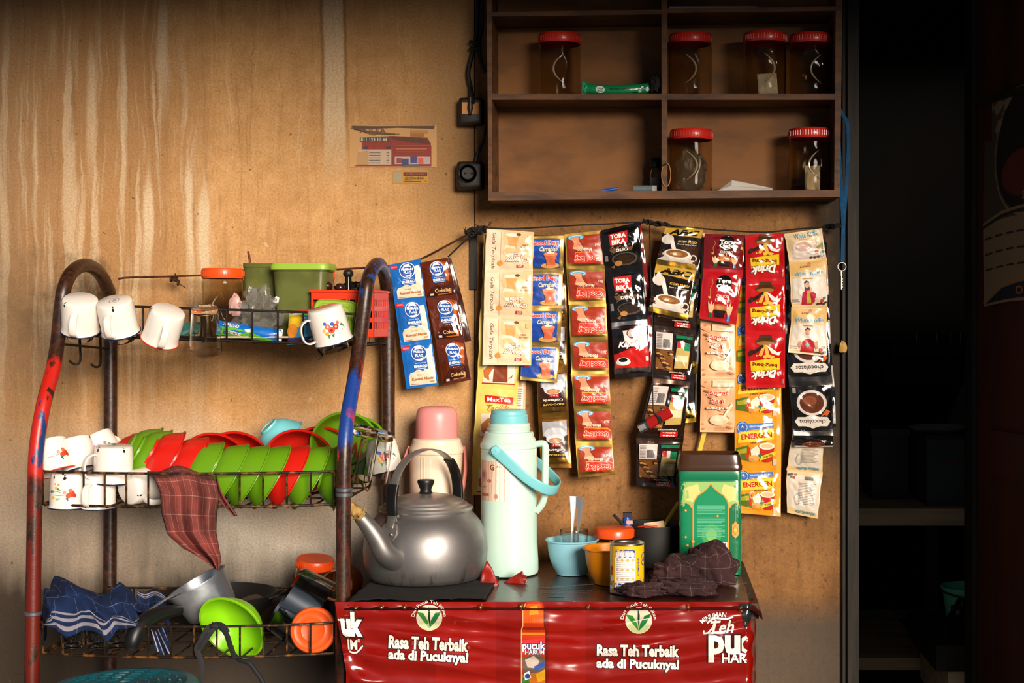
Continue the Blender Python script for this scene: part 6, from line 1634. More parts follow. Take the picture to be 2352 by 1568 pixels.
def inv(items):
    """keep the drawing but print its writing upside down"""
    out = []
    for it in items:
        if it[0] == 't':
            op = dict(it[-1]) if isinstance(it[-1], dict) else {}
            op['rot'] = op.get('rot', 0)+180
            it = (*(it[:-1] if isinstance(it[-1], dict) else it), op)
        out.append(it)
    return out
def strip(label, group, edges, y, cell, bulge=.006, m=M_SACH, lean=.0, zig=.010, seed=0, back='#b9b2a8', seal=.10, wave=.0):
    """edges: list of ((xl, yl), (xr, yr)) photo points at every perforation from top to bottom.
    cell(i) -> (base colour, art, flip); each sachet is a part of the strip"""
    n = len(edges)-1
    (xl0, yl0), (xr0, yr0) = edges[0]
    t = thing('sachet_strip', label, 'sachet strip', P((xl0+xr0)/2, (yl0+yr0)/2, y), group)
    L0 = Vector(t.location)
    for i in range(n):
        a, b = edges[i], edges[i+1]
        tl, tr, bl, br = (Vector((*q, 0)) for q in (a[0], a[1], b[0], b[1]))
        w = ((tr-tl).length+(br-bl).length)/2; h = ((tl-bl).length+(tr-br).length)/2
        base, items, flip = cell(i)
        s_ = S(y)
        def f(u, v, z, i=i, tl=tl, tr=tr, bl=bl, br=br):
            p = bl.lerp(br, u).lerp(tl.lerp(tr, u), v)
            iv = (v-seal)/(1-2*seal); iu = (u-.04)/.92
            bu = 0
            if 0 < iv < 1 and 0 < iu < 1:
                bu = bulge*(sin(pi*iu)**.7)*(sin(pi*iv)**.6)
                bu += bulge*.30*noise.noise(Vector((u*3.2, v*3.4, seed+i*3.7)))*min(1, 6*min(iu, 1-iu, iv, 1-iv))
                bu += bulge*.22*noise.noise(Vector((u*7+v*3, v*7, seed+i*2.1)))*min(1, 6*min(iu, 1-iu, iv, 1-iv))
            k = zig*sin(pi*(v+i)+seed)*.5 + lean*(i+1-v)
            e = .9*wave*noise.noise(Vector((v*2.5+i*2, seed, 1 if u > .5 else 4)))*(1 if u > .5 else -1)*abs(2*u-1)**6
            d = y+k+max(bu, -.001)+.0022*noise.noise(Vector((u*1.7+i, v*1.6+i*3, seed)))
            return P(p.x+e, p.y, d+z)-L0
        def g(u, v):
            q = f(u, v, 0); c = sin(pi*min(1, max(0, (v-seal)/(1-2*seal))))*sin(pi*u) if seal < v < 1-seal else 0
            return q+Vector((0, .0009+1.6*bulge*c, 0))
        mb = MB()
        nu, nv = 26, 32
        bc = rgba(base)
        mb.grid(lambda u, v: f(u, v, 0), nu, nv, 0, bc)
        mb.grid(lambda u, v: g(1-u, v), 10, 12, 0, rgba(back))
        art(mb, f, h/w, items, flip=flip, L=.042, lift=.00013, base=1.5)
        mb.build('sachet', m, t, smooth=180)
    return t

def seals(c, c2=None, s=.10):
    """crimped bands at both ends with fine ridges"""
    out = [('r', 0, 0, 1, s*.92, c), ('r', 0, 1-s*.92, 1, 1, c)]
    if c2:
        for k in range(4):
            out += [('r', 0, s*(.10+.2*k), 1, s*(.16+.2*k), c2), ('r', 0, 1-s*(.16+.2*k), 1, 1-s*(.10+.2*k), c2)]
    return out
def beans(c, pts, r=.03): return [('e', x, y, r, r*.7, c) for x, y in pts]

# ---- drawings for every kind of sachet (u to the right, v up, upright)
def milk(c0, c1, name, i):
    brown = name == 'Cokelat'
    A = [('r', 0, 0, 1, .05, c0)]
    if not brown:
        A += [('r', .10, .05, .98, .93, '#1a63b4'), ('p', [(.12, .06), (.12, .26), (.18, .34), (.32, .36), (.42, .42), (.60, .36), (.70, .44), (.76, .62), (.72, .84), (.92, .86), (.96, .06)], '#e0c8b0'), ('p', [(.70, .45), (.82, .60), (.80, .84), (.93, .86), (.95, .4)], '#ead6c2'), ('r', .03, .86, .27, .95, '#b8242c'), ('r', .06, .885, .24, .925, '#d8707a')]
    else:
        A += [('p', [(.60, .98), (.95, .90), (.90, .5), (.66, .42), (.56, .5)], '#8a3c14'), ('p', [(.70, .95), (.80, .6), (.74, .45), (.86, .40), (.92, .8)], '#b0561c'), ('p', [(.02, .10), (.30, .34), (.70, .30), (.98, .40), (.98, .06), (.02, .04)], '#3a140a'), ('p', [(.10, .12), (.36, .18), (.36, .05), (.12, .05)], '#241008'), ('p', [(.75, .12), (.88, .24), (.84, .08)], '#c0641e')]
    A += [('r', .32, .40, .76, .72, '#1c58a8'), ('e', .54, .77, .25, .25, '#c9cfe0'), ('e', .54, .77, .225, .225, '#1b4c9c'), ('o', .54, .77, .235, .235, .016, '#e6e8ee'),
          ('p', [(.40, .84), (.46, .93), (.62, .93), (.68, .84), (.60, .86), (.48, .86)], '#e3e6ee'), ('t', 'FRISIAN', .54, .80, .36, .075, '#eef0f6', {'rot': -6, 'bold': .03}), ('t', 'FLAG', .54, .715, .24, .085, '#eef0f6', {'rot': -6, 'bold': .03}), ('p', [(.42, .64), (.50, .60), (.62, .61), (.68, .68), (.56, .64)], '#e9ecf2'), ('e', .40, .68, .03, .012, '#c03030'), ('e', .66, .88, .035, .012, '#c03030'),
          ('t', 'KENTAL MANIS', .54, .545, .34, .03, '#cfd8ea'), ('t', 'ENERGO', .54, .475, .42, .085, '#f2f2f6', {'bold': .03, 'ol': '#123f86'}), ('r', .38, .415, .70, .428, '#c9d4ea')]
    if brown: A += [('t', 'Cokelat', .58, .20, .52, .13, '#d9b070', {'shear': .2, 'bold': .01}), ('r', .40, .09, .80, .105, '#c07a28'), ('r', .14, .08, .26, .13, '#cbb8a8')]
    else: A += [('t', 'Creamy', .50, .285, .22, .05, '#b98a5c', {'shear': .3}), ('t', 'Kental Manis', .55, .195, .68, .085, '#b0703a', {'shear': .2}), ('r', .16, .08, .40, .09, '#8f7a68'), ('r', .78, .10, .90, .13, '#b08868')]
    A += [('r', .45+.06*k, .36, .46+.06*k+.02, .37, '#b9c4da') for k in range(4)]
    return A
def creamy(i):
    A = [('p', [(.10, .88), (.62, .88), (.62, .02), (.10, .02)], '#e6c39e'), ('p', [(.16, 1-.06), (.30, .70), (.55, .55), (.66, .2), (.62, .02), (0, .02), (0, .94)], '#e8b888'), ('p', [(.70, .02), (.98, .02), (.98, .96), (.70, .96)], '#e8cfb2'), ('r', .68, .04, .69, .96, '#c89a70'),
         ('t', 'Gula Terpisah', .84, .50, .72, .10, '#6e4a30', {'rot': 90, 'shear': .2, 'bold': 0})]
    # cup, spilling
    A += [('p', [(.32, .14), (.56, .10), (.52, .38), (.36, .40)], '#d99a5a'), ('e', .46, .11, .14, .035, '#e9dcc8'), ('p', [(.40, .38), (.60, .36), (.64, .54), (.52, .62), (.38, .56)], '#e9d3b4'), ('e', .50, .50, .12, .07, '#e2b680'), ('p', [(.34, .60), (.44, .54), (.60, .60), (.52, .66), (.38, .66)], '#eedfc8'), ('e', .32, .09, .05, .03, '#6e4428'), ('p', [(.62, .82), (.70, .86), (.74, .78), (.68, .72)], '#d98a3a'), ('e', .69, .80, .06, .055, '#d48a3c')]
    A += [('t', 'KOPI LATTE', .17, .40, .20, .035, '#a06a40'), ('t', 'GURIH', .17, .345, .12, .035, '#a06a40'), ('t', 'Latte', .34, .60, .26, .11, '#ead8c8', {'shear': .35, 'bold': .02, 'ol': '#7e3a24', 'olw': .04}), ('t', 'Creamy', .34, .72, .48, .13, '#ead8c8', {'shear': .25, 'bold': .02, 'ol': '#7e3a24', 'olw': .04}), ('r', .20, .84, .34, .91, '#a8322a'), ('t', 'TORA', .27, .89, .10, .022, '#ecd8cc'), ('t', 'BIKA', .27, .862, .10, .022, '#ecd8cc'), ('r', .06, .10, .13, .20, '#d8b070')]
    return A
def gd_blue(i):
    A = [('r', 0, 0, 1, 1, 'm#d9b26a'), ('p', [(0, .10), (.90, .08), (.90, .90), (0, .92)], '#173f94'), ('p', [(0, .5), (.4, .62), (.88, .55), (.88, .9), (0, .92)], '#1c4fae'), ('e', .16, .42, .09, .05, '#c03a3a'), ('t', 'Good Day', .50, .79, .70, .15, '#d33226', {'bold': .03, 'ol': '#eee4d8', 'olw': .05}), ('t', 'Carrebian', .60, .63, .46, .12, '#d8cfb4', {'shear': .3, 'bold': .01, 'ol': '#4a5a8a', 'olw': .04}),
         ('e', .66, .15, .24, .075, '#c98f4c'), ('o', .66, .15, .18, .05, .014, '#e0b878'), ('p', [(.46, .50), (.56, .45), (.84, .48), (.78, .30), (.80, .17), (.56, .16), (.56, .30)], '#c5603a'), ('e', .66, .485, .18, .05, '#d9805a'), ('l', [(.46, .50), (.54, .30), (.56, .16)], .012, '#2a1a20'), ('p', [(.56, .52), (.64, .58), (.72, .52), (.78, .57), (.74, .50), (.6, .49)], '#e8dcc0'), ('l', [(.86, .80), (.84, .70), (.87, .66)], .02, '#7e9ad0'), ('l', [(.84, .38), (.88, .30), (.85, .22)], .012, '#0f2a68')]
    return A
def tora_duo(i):
    A = [('r', 0, 0, 1, 1, '#0d0c0d'), ('p', [(.16, .50), (.80, .50), (.74, .42), (.22, .42)], '#6b4526')]+beans('#7c4e28', [(.22, .53), (.30, .51), (.40, .53), (.52, .51), (.60, .54), (.70, .56)])+beans('#a8743c', [(.26, .55), (.46, .55), (.64, .52)], .024)
    A += [('p', [(.20, .58), (.66, .60), (.68, .88), (.18, .86)], '#c01f1a'), ('t', 'TORA', .43, .79, .40, .12, '#f0ece4', {'bold': .03}), ('t', 'BIKA', .43, .655, .36, .13, '#f0ece4', {'bold': .03}), ('t', 'DUO', .50, .46, .32, .08, '#eee8e0', {'bold': .02, 'ol': '#0d0c0d'}), ('e', .55, .24, .34, .17, '#4e4032'), ('e', .55, .25, .29, .135, '#18120e'), ('e', .55, .24, .25, .10, '#2e1c10'), ('e', .38, .15, .10, .07, '#b07a3c'), ('l', [(.22, .38), (.30, .42), (.55, .43)], .012, '#8a7458'), ('r', .04, .22, .12, .36, '#77706a'), ('p', [(.16, .08), (.30, .12), (.26, .04)], '#7c4e28')]
    return A
def kapal(i):
    A = [('r', 0, 0, 1, 1, '#141012'), ('r', 0, .88, 1, 1, 'm#cfc4c0'), ('r', 0, .08, 1, .20, 'm#b8a8a4'), ('p', [(.02, .42), (.5, .52), (.98, .60), (.98, .18), (.02, .18)], '#b81a16'), ('p', [(.3, .84), (.36, .55), (.95, .62), (.96, .84)], '#d8ccc8'), ('e', .55, .78, .15, .14, '#7a2a22'), ('e', .55, .78, .12, .11, '#b8b4ac'), ('t', 'Kapal', .42, .58, .54, .20, '#f0e8e4', {'shear': .35, 'bold': .03, 'ol': '#7a1512'}), ('t', 'Api', .74, .50, .26, .12, '#f0e8e4', {'shear': .35, 'bold': .02}), ('e', .26, .28, .20, .09, '#dcd4cc'), ('e', .26, .31, .17, .085, '#efe8e0'), ('e', .26, .32, .12, .06, '#151010'), ('r', .88, .28, .96, .36, '#e0c8c0')]
    return A
def abc(i):
    A = [('r', 0, 0, 1, 1, '#1d130f'), ('r', 0, .80, 1, 1, 'm#b98f2e'), ('r', 0, 0, 1, .10, 'm#b98a2a'), ('p', [(0, .80), (1, .76), (1, .97), (0, .97)], '#b8902c'), ('t', 'ABC', .52, .87, .82, .15, '#171008', {'shear': .25, 'bold': .04}), ('t', 'KOPI SUSU', .66, .64, .50, .06, '#cfa23a', {'shear': .2, 'bold': .02}), ('t', 'Kopi & Gula + Susu', .66, .565, .50, .035, '#e2d8c8', {'shear': .2, 'bold': .01}), ('p', [(.50, .54), (.96, .54), (.96, .14), (.70, .14)], '#3a2114'),
         ('e', .14, .66, .16, .13, '#dccfc4'), ('p', [(.04, .74), (.10, .84), (.24, .74), (.20, .66)], '#dccfc4'), ('p', [(.20, .64), (.30, .66), (.42, .40), (.36, .30), (.30, .42)], '#e6dcd2'), ('e', .46, .26, .38, .16, '#d8cabb'), ('e', .46, .31, .34, .125, '#e8ded2'), ('e', .46, .315, .28, .095, '#8a5a30'), ('e', .44, .31, .16, .05, '#b07c48'), ('e', .40, .30, .06, .035, '#e0d0bc'), ('o', .88, .24, .08, .08, .03, '#d8cabb'), ('p', [(.0, .10), (.95, .10), (.9, .20), (.5, .16), (.1, .18)], '#cfc4bc')]+beans('#4a2a18', [(.03, .24), (.06, .30), (.10, .22), (.92, .14), (.97, .18)], .04)
    return A
def capp(i):
    A = [('r', 0, 0, 1, 1, '#22130d'), ('r', 0, .88, 1, 1, 'm#8a6a58'), ('r', 0, 0, 1, .06, '#170d0a'), ('p', [(.06, .20), (.50, .16), (.50, .55), (.06, .58)], '#7a4c22')]+[('e', .10+.36*((k*.618) % 1), .20+.34*((k*.377) % 1), .03+.02*((k*.71) % 1), .02+.015*((k*.53) % 1), ('#a8743a', '#5a3216', '#c08e4e', '#3c2012')[k % 4]) for k in range(44)]
    A += [('r', .06, .56, .46, .88, '#cbc0bb'), ('r', .54, .80, .94, .86, '#0d6a44'), ('p', [(.54, .22), (.90, .24), (.90, .72), (.58, .74)], '#b89c5a'), ('r', .58, .62, .68, .74, '#b0322a'), ('r', .68, .62, .76, .74, '#ddd4cc'), ('r', .76, .58, .90, .72, '#1a7a50'), ('r', .60, .36, .88, .48, '#d8c8a0'), ('t', 'Cappuccino', .62, .145, .40, .05, '#e0d2c4', {'shear': .3, 'rot': 180}), ('r', .48, .02, .86, .115, '#b3221c'), ('t', 'BIKA', .67, .09, .28, .035, '#f0e0d8', {'rot': 180, 'bold': .03}), ('t', 'TORA', .67, .045, .28, .035, '#f0e0d8', {'rot': 180, 'bold': .03})]
    A += [('r', .24+.016*k, .60, .248+.016*k, .76, '#4a4444') for k in range(11)]+[('r', .09, .84-.03*k, .22, .852-.03*k, '#8f8682') for k in range(9)]
    return A
def tora_cafe(i):
    c = '#6e0d12' if i == 0 else '#a8131a'  # top sachet's red darkened to paint in the shade over it
    A = [('r', 0, 0, 1, 1, c), ('e', .56, .74, .20, .20, '#14100f'), ('t', 'Tora', .56, .78, .36, .11, '#f0ece4', {'bold': .03}), ('t', 'Cafe', .56, .67, .38, .11, '#f0ece4', {'bold': .03}), ('l', [(.46, .60), (.56, .575), (.66, .60)], .014, '#e8e0d8'), ('t', 'CHOCO', .56, .49, .32, .065, '#e9d9c2', {'bold': .01}), ('t', 'LATTE', .56, .405, .36, .07, '#e9d9c2', {'bold': .01}), ('e', .52, .26, .20, .10, '#b86c3a'), ('e', .52, .27, .12, .05, '#d0905a'), ('p', [(.36, .22), (.68, .22), (.64, .08), (.40, .08)], '#241412'),
         ('p', [(.22, .22), (.20, .36), (.26, .30), (.28, .38), (.32, .30), (.37, .36), (.36, .22), (.32, .14), (.26, .14)], '#e0b48a'), ('r', .25, .06, .33, .15, '#1a6a44'), ('p', [(.70, .22), (.69, .36), (.74, .30), (.78, .38), (.81, .30), (.86, .34), (.84, .22), (.80, .14), (.74, .14)], '#e0b48a'), ('r', .73, .04, .81, .15, '#3f6ab0'), ('r', .755, .04, .77, .15, '#d8dce6'), ('l', [(.24, .82), (.28, .72), (.22, .60), (.24, .46)], .010, '#c98a4a'), ('l', [(.90, .86), (.94, .74), (.90, .62), (.92, .50)], .010, '#c98a4a'), ('e', .22, .44, .035, .03, '#c9a04a'), ('e', .93, .62, .035, .035, '#c9a04a')]
    return A
def anget(i):
    A = [('r', 0, 0, 1, 1, '#d79a6c'), ('p', [(0, .40), (.3, .34), (.55, .44), (1, .38), (1, 0), (0, 0)], '#dfa87c')]+[('e', .06+.88*((k*.618) % 1), .06+.88*((k*.377+.1) % 1), .05, .03, ('#c4875a', '#b87848', '#cf9468', '#a5683c')[k % 4]) for k in range(40)]
    A += [('r', .34, .84, .98, .96, '#e0b48e')]+[('r', .45, .93-.02*k, .92, .935-.02*k, '#9c7050') for k in range(4)]
    A += [('e', .55, .22, .28, .14, '#e6bd96'), ('e', .55, .26, .24, .09, '#edceac'), ('p', [(.62, .26), (.72, .30), (.95, .50), (.90, .54)], '#efd6b8'), ('t', 'Anget', .50, .72, .62, .16, '#c33a26', {'shear': .2, 'bold': .02, 'ol': '#f2dcc4', 'olw': .05}), ('t', 'Sari', .50, .58, .40, .14, '#c33a26', {'shear': .2, 'bold': .02, 'ol': '#f2dcc4', 'olw': .05}), ('t', 'SUSU JAHE', .50, .44, .66, .075, '#f2e4d4', {'bold': .03, 'ol': '#8a2418', 'olw': .06})]+[('r', .45, .10-.02*k, .92, .105-.02*k, '#a87850') for k in range(4)]
    return A
def energen(i):
    A = [('r', 0, 0, 1, 1, '#dc8e1c'), ('r', .90, 0, 1, 1, '#e0a03c'), ('p', [(.04, .88), (.82, .92), (.84, .82), (.3, .76), (.04, .70)], '#4a74b8'), ('e', .17, .82, .13, .13, '#3d62a8'), ('o', .17, .82, .10, .10, .010, '#cfd8ea'), ('t', 'A', .17, .84, .06, .06, '#dfe6f2'), ('t', 'PENGGANTI SEREAL', .56, .85, .48, .04, '#cfd8ea', {'rot': 4}), ('p', [(.06, .50), (.84, .58), (.84, .79), (.10, .72)], '#e6c83a'), ('t', 'ENERGEN', .47, .65, .66, .12, '#b8261a', {'bold': .02, 'rot': 5}), ('t', 'CEREAL & SUSU', .52, .515, .36, .03, '#5a3a10', {'rot': 4}),
         ('p', [(.03, .40), (.30, .46), (.30, .14), (.03, .18)], '#556b22'), ('p', [(.05, .36), (.26, .40), (.26, .30), (.06, .28)], '#a8a02c'), ('p', [(.28, .44), (.34, .40), (.30, .20), (.24, .18)], '#c2361c'), ('p', [(.34, .36), (.48, .46), (.54, .38), (.52, .22), (.36, .22)], '#e6d9c2'), ('e', .42, .20, .12, .06, '#d9a05a'), ('e', .36, .16, .06, .045, '#c9884a'), ('p', [(.52, .44), (.86, .44), (.80, .14), (.58, .14)], '#b8281e'), ('e', .69, .15, .11, .04, '#b8281e'), ('e', .69, .44, .17, .075, '#ead9be'), ('e', .69, .44, .13, .05, '#d9b88a'), ('p', [(.52, .22), (.88, .34), (.88, .26), (.54, .14)], '#e0c034'), ('t', 'Vanila', .71, .24, .22, .05, '#3a5a24', {'rot': 16}), ('p', [(.50, .26), (.58, .30), (.56, .18)], '#2f7a4a'), ('r', .82, .06, .90, .18, '#c9b9a8')]
    return A
def beng(i):
    A = [('r', 0, 0, 1, 1, '#b80f14'), ('r', .86, .05, 1, .95, '#a80c12'), ('p', [(.12, .50), (.86, .56), (.86, .34), (.14, .28)], '#e0bc1c'), ('t', 'beng-beng', .48, .43, .64, .12, '#7a1a14', {'bold': .03, 'rot': -3}), ('t', 'Drink', .46, .25, .66, .20, '#efe4d8', {'shear': .3, 'bold': .035, 'ol': '#5a1812', 'olw': .05, 'rot': 4}), ('e', .50, .86, .27, .085, '#5a3416'), ('p', [(.30, .84), (.70, .84), (.64, .99), (.36, .99)], '#472a14'), ('e', .50, .83, .22, .05, '#96642c'),
         ('p', [(.46, .80), (.54, .80), (.60, .62), (.74, .58), (.66, .54), (.52, .58)], '#e0b24a'), ('p', [(.44, .80), (.50, .80), (.44, .64), (.40, .58), (.32, .60)], '#d8a03a'), ('p', [(.52, .80), (.58, .78), (.80, .66), (.90, .68), (.84, .60), (.66, .64)], '#e6d8cc'), ('p', [(.42, .80), (.48, .78), (.30, .66), (.12, .60), (.10, .68), (.26, .72)], '#2c1810'), ('p', [(.06, .64), (.14, .72), (.20, .64), (.12, .58)], '#3a2012'), ('e', .50, .58, .06, .045, '#e0b030'), ('e', .28, .60, .02, .02, '#e8c060'), ('l', [(.95, .08), (.95, .16)], .012, '#e0a0a0')]
    return A
def wkoffie(i):
    A = [('r', 0, 0, 1, 1, '#d8b888'), ('p', [(0, .66), (.5, .72), (1, .66), (1, 1), (0, 1)], '#d6aa64'), ('p', [(.05, .60), (.5, .66), (.95, .60), (1, .10), (.05, .06)], '#ddd0c0')]
    if i == 0:
        A = [('r', 0, 0, 1, 1, '#dcbf92'), ('t', 'White Koffie', .56, .86, .66, .17, '#2f86a0', {'shear': .1, 'rot': 4, 'bold': .01}), ('r', .35, .70, .62, .73, '#b08f4a'), ('p', [(.10, .14), (.5, .20), (.98, .12), (.98, .02), (.1, .02)], '#b8aca2'), ('e', .44, .30, .32, .20, '#d6c4b8'), ('e', .44, .46, .28, .17, '#e2d6cc'), ('e', .44, .47, .23, .13, '#d0aa98'), ('o', .76, .56, .06, .07, .022, '#d6c4b8'), ('p', [(.74, .36), (.98, .56), (.96, .30)], '#8a8a5a'), ('e', .78, .24, .06, .05, '#b8282a'), ('e', .90, .20, .05, .05, '#2f7a4e')]+beans('#5a3018', [(.60, .06), (.70, .05), (.80, .08), (.90, .10), (.95, .22)], .045)
        return A
    A += [('t', 'Luwak', .44, .865, .32, .075, '#5a3a24', {'shear': .4}), ('p', [(.46, .90), (.52, .95), (.60, .91), (.54, .88)], '#c8702c'), ('t', 'White Koffie', .52, .715, .78, .115, '#2b86b0', {'shear': .15, 'bold': .015, 'ol': '#e8dccc', 'olw': .03, 'rot': 2}), ('r', .34, .585, .62, .61, '#a88a48'), ('e', .50, .34, .30, .22, '#e6dccf')]
    if i == 1: A += [('p', [(.38, .52), (.44, .56), (.52, .53), (.52, .36), (.38, .34)], '#241611'), ('e', .46, .46, .065, .075, '#d8a888'), ('p', [(.28, .04), (.32, .30), (.44, .36), (.56, .34), (.70, .26), (.66, .10), (.56, .04)], '#b8203a'), ('p', [(.42, .05), (.44, .33), (.52, .33), (.56, .05)], '#b8b03a'), ('e', .78, .15, .13, .06, '#d8b8a8'), ('p', [(.52, .42), (.58, .40), (.60, .30), (.54, .30)], '#d8a888')]
    else: A += [('p', [(.42, .52), (.48, .56), (.56, .53), (.56, .48), (.42, .48)], '#1e1512'), ('e', .49, .46, .07, .08, '#c98f6a'), ('p', [(.32, .04), (.34, .24), (.44, .32), (.56, .32), (.70, .26), (.68, .04)], '#b81c20'), ('p', [(.42, .22), (.56, .22), (.50, .12)], '#58a8b0'), ('p', [(.22, .18), (.30, .28), (.36, .24), (.30, .10)], '#c98f6a'), ('p', [(.68, .24), (.76, .30), (.80, .14), (.72, .12)], '#c98f6a')]
    A += [('r', .04, .10, .24, .115, '#8c7c70'), ('r', .04, .14, .22, .155, '#8c7c70'), ('e', .86, .12, .05, .05, '#c0302a'), ('e', .92, .17, .04, .04, '#2f7a4e')]+beans('#4f2c18', [(.74, .05), (.82, .06), (.90, .05), (.96, .08)], .04)
    return A
def choco(i):
    A = [('r', 0, 0, 1, 1, '#131112'), ('r', 0, .90, 1, 1, 'm#5e5852'), ('r', 0, 0, 1, .12, 'm#6a645e'), ('e', .50, .60, .36, .31, '#cfc4ba'), ('e', .50, .60, .32, .275, '#d9cfc6'), ('e', .50, .60, .29, .25, '#5c2c18'), ('e', .46, .64, .16, .12, '#84482a'), ('p', [(.66, .30), (.78, .38), (.86, .36), (.94, .44), (.84, .48)], '#c85a1e') , ('p', [(.06, .26), (.14, .34), (.32, .34), (.50, .38), (.68, .34), (.86, .34), (.94, .26), (.86, .17), (.68, .17), (.50, .13), (.32, .17), (.14, .17)], '#ddd2c4'), ('t', 'chocolatos', .50, .255, .64, .10, '#2a1c16', {'bold': .01}), ('r', .06, .78, .14, .88, '#8d8780')]
    return A
def indo(i):
    A = [('r', 0, 0, 1, 1, 'm#b98038'), ('r', .10, .20, .94, .90, '#31160e'), ('p', [(.12, .62), (.92, .62), (.92, .90), (.12, .90)], '#9a9aa2'), ('e', .52, .66, .36, .20, '#b9bac2'), ('e', .52, .56, .30, .15, '#c9cad0'), ('e', .52, .53, .22, .085, '#a8774a'), ('e', .52, .53, .14, .05, '#c09060'), ('r', .40, .41, .70, .47, '#a8281e'), ('t', '3 in 1', .55, .44, .22, .04, '#f0e0d0'), ('t', 'Coffeemix', .50, .34, .66, .085, '#efe6da', {'bold': .01, 'shear': .1}), ('r', .12, .21, .92, .29, '#1a0c08'), ('t', 'INDOCAFE', .52, .25, .70, .06, '#d0a83a', {'bold': .02})]
    return A
def maxtea(i):
    A = [('r', 0, 0, 1, 1, '#d8c060'), ('r', .90, 0, .905, 1, '#bda548'), ('p', [(.20, .84), (.90, .80), (.88, .66), (.22, .70)], '#b8201a'), ('t', 'MaxTea', .55, .755, .56, .10, '#f2e8dc', {'bold': .01, 'rot': -1}), ('t', 'Tarikk', .54, .60, .54, .13, '#b0601e', {'shear': .35, 'bold': .01}), ('l', [(.30, .535), (.55, .55), (.72, .53)], .012, '#b0601e'), ('r', .14, .06, .90, .49, '#dcd4c4'), ('p', [(.30, .10), (.16, .16), (.14, .28), (.30, .40), (.55, .46), (.84, .50), (.60, .40), (.36, .30), (.28, .20)], '#b86a2e'), ('p', [(.38, .08), (.74, .08), (.72, .40), (.40, .40)], '#7e3a18'), ('p', [(.74, .14), (.86, .22), (.90, .34), (.84, .16)], '#b86a2e'), ('r', .12, .045, .92, .065, '#b0281c')]
    return A
def backside(c, ink):
    def fn(i):
        return (c, [('r', .2, .45, .8, .85, '#cfc8c0')]+[('r', .25, .80-.04*k, .74, .815-.04*k, ink) for k in range(8)], False)
    return fn
def wk_back(i):
    A = [('r', 0, 0, 1, 1, '#d6b47c'), ('p', [(.02, .14), (.98, .10), (.98, .86), (.02, .92)], '#d3c4b0'), ('e', .20, .84, .06, .05, '#b8282a'), ('e', .14, .86, .04, .05, '#2f7a4e')]+beans('#5a3018', [(.06, .90), (.14, .92), (.26, .91)], .05)
    A += [('r', .52, .80, .78, .88, '#8d857c')]+[('r', .53+.03*k, .80, .545+.03*k, .88, '#3a3632') for k in range(8)]+[('r', .36, .72-.035*k, .86-.05*(k % 3), .732-.035*k, '#9a8c7c') for k in range(14)]
    A += [('t', 'White Koffie', .60, .08, .62, .08, '#3b8aa6', {'rot': 180, 'shear': .1}), ('o', .34, .36, .09, .16, .012, '#8aa0b8')]
    return A
G_ST = 'coffee and milk sachet strips on the cord'
E = lambda *q: list(q)
# frontmost strips sit at y = .058, those behind nearer the wall
strip('strip of three blue and cream milk sachets beside the right arch of the rack', G_ST, E(((893, 608), (966, 594)), ((906, 692), (977, 685)), ((920, 792), (992, 783)), ((934, 893), (1007, 885))), .066, lambda i: ('#1560ae', milk('#1560ae', 0, 'Manis', i), False), .006, M_SACH3, seed=1, back='#c8ccd4', seal=.05)
strip('strip of three brown chocolate milk sachets beside the blue strip', G_ST, E(((965, 603), (1028, 591)), ((980, 687), (1050, 680)), ((1001, 784), (1066, 779)), ((1018, 886), (1082, 872))), .064, lambda i: ('#55200e', milk('#55200e', 0, 'Cokelat', i), False), .006, M_SACH3, seed=5, back='#c8ccd4', seal=.05)
strip('narrow strip edge showing behind the brown chocolate strip', G_ST, E(((1000, 598), (1036, 592)), ((1022, 690), (1062, 684)), ((1046, 788), (1083, 783))), .040, backside('#3a1a12', '#8a8f9a'), .003, M_SACH, seed=6)
def turn(items):
    """rotate a drawing by 180 degrees"""
    out = []
    for it in items:
        t = it[0]
        if t == 'r': out.append(('r', 1-it[3], 1-it[4], 1-it[1], 1-it[2], it[5]))
        elif t in 'eo': out.append((t, 1-it[1], 1-it[2], *it[3:]))
        elif t in 'pl': out.append((t, [(1-x, 1-y) for x, y in it[1]], *it[2:]))
        else:
            op = dict(it[-1]) if isinstance(it[-1], dict) else {}
            op['rot'] = op.get('rot', 0)+180
            core = it[:-1] if isinstance(it[-1], dict) else it
            out.append((t, core[1], 1-core[2], 1-core[3], *core[4:], op))
    return out
def creamy_seen(i):
    """as seen in place: logo upside down at the lower right, side text running down the left"""
    A = []
    for it in creamy(i):
        t = it[0]
        if t == 't':
            op = dict(it[-1]) if isinstance(it[-1], dict) else {}
            core = it[:-1] if isinstance(it[-1], dict) else it
            if core[1] == 'Gula Terpisah': op['rot'] = -90
            else: op['rot'] = op.get('rot', 0)+180
            A.append((t, core[1], 1-core[2], 1-core[3], *core[4:], op))
        elif t == 'r': A.append(('r', 1-it[3], 1-it[4], 1-it[1], 1-it[2], it[5]))
        elif t in 'eo': A.append((t, 1-it[1], 1-it[2], *it[3:]))
        else: A.append((t, [(1-x, 1-y) for x, y in it[1]], *it[2:]))
    return A
strip('strip of three beige latte sachets with writing upside down, beside the batten', G_ST, E(((1118, 525), (1227, 533)), ((1113, 624), (1224, 622)), ((1111, 726), (1222, 733)), ((1108, 838), (1220, 839))), .072, lambda i: ('#e2c4a2', creamy_seen(i), False), .007, M_SACH, seed=9, seal=.07, wave=2)
strip('long yellow tea strip behind the beige latte strip and the mint flask', G_ST, E(((1112, 540), (1202, 540)), ((1108, 640), (1199, 642)), ((1101, 755), (1196, 758)), ((1095, 886), (1190, 890)), ((1088, 1010), (1186, 1008)), ((1083, 1136), (1180, 1136))), .044, lambda i: ('#d8c060', maxtea(i), False), .006, M_SACH2, seed=12, seal=.05, wave=4)
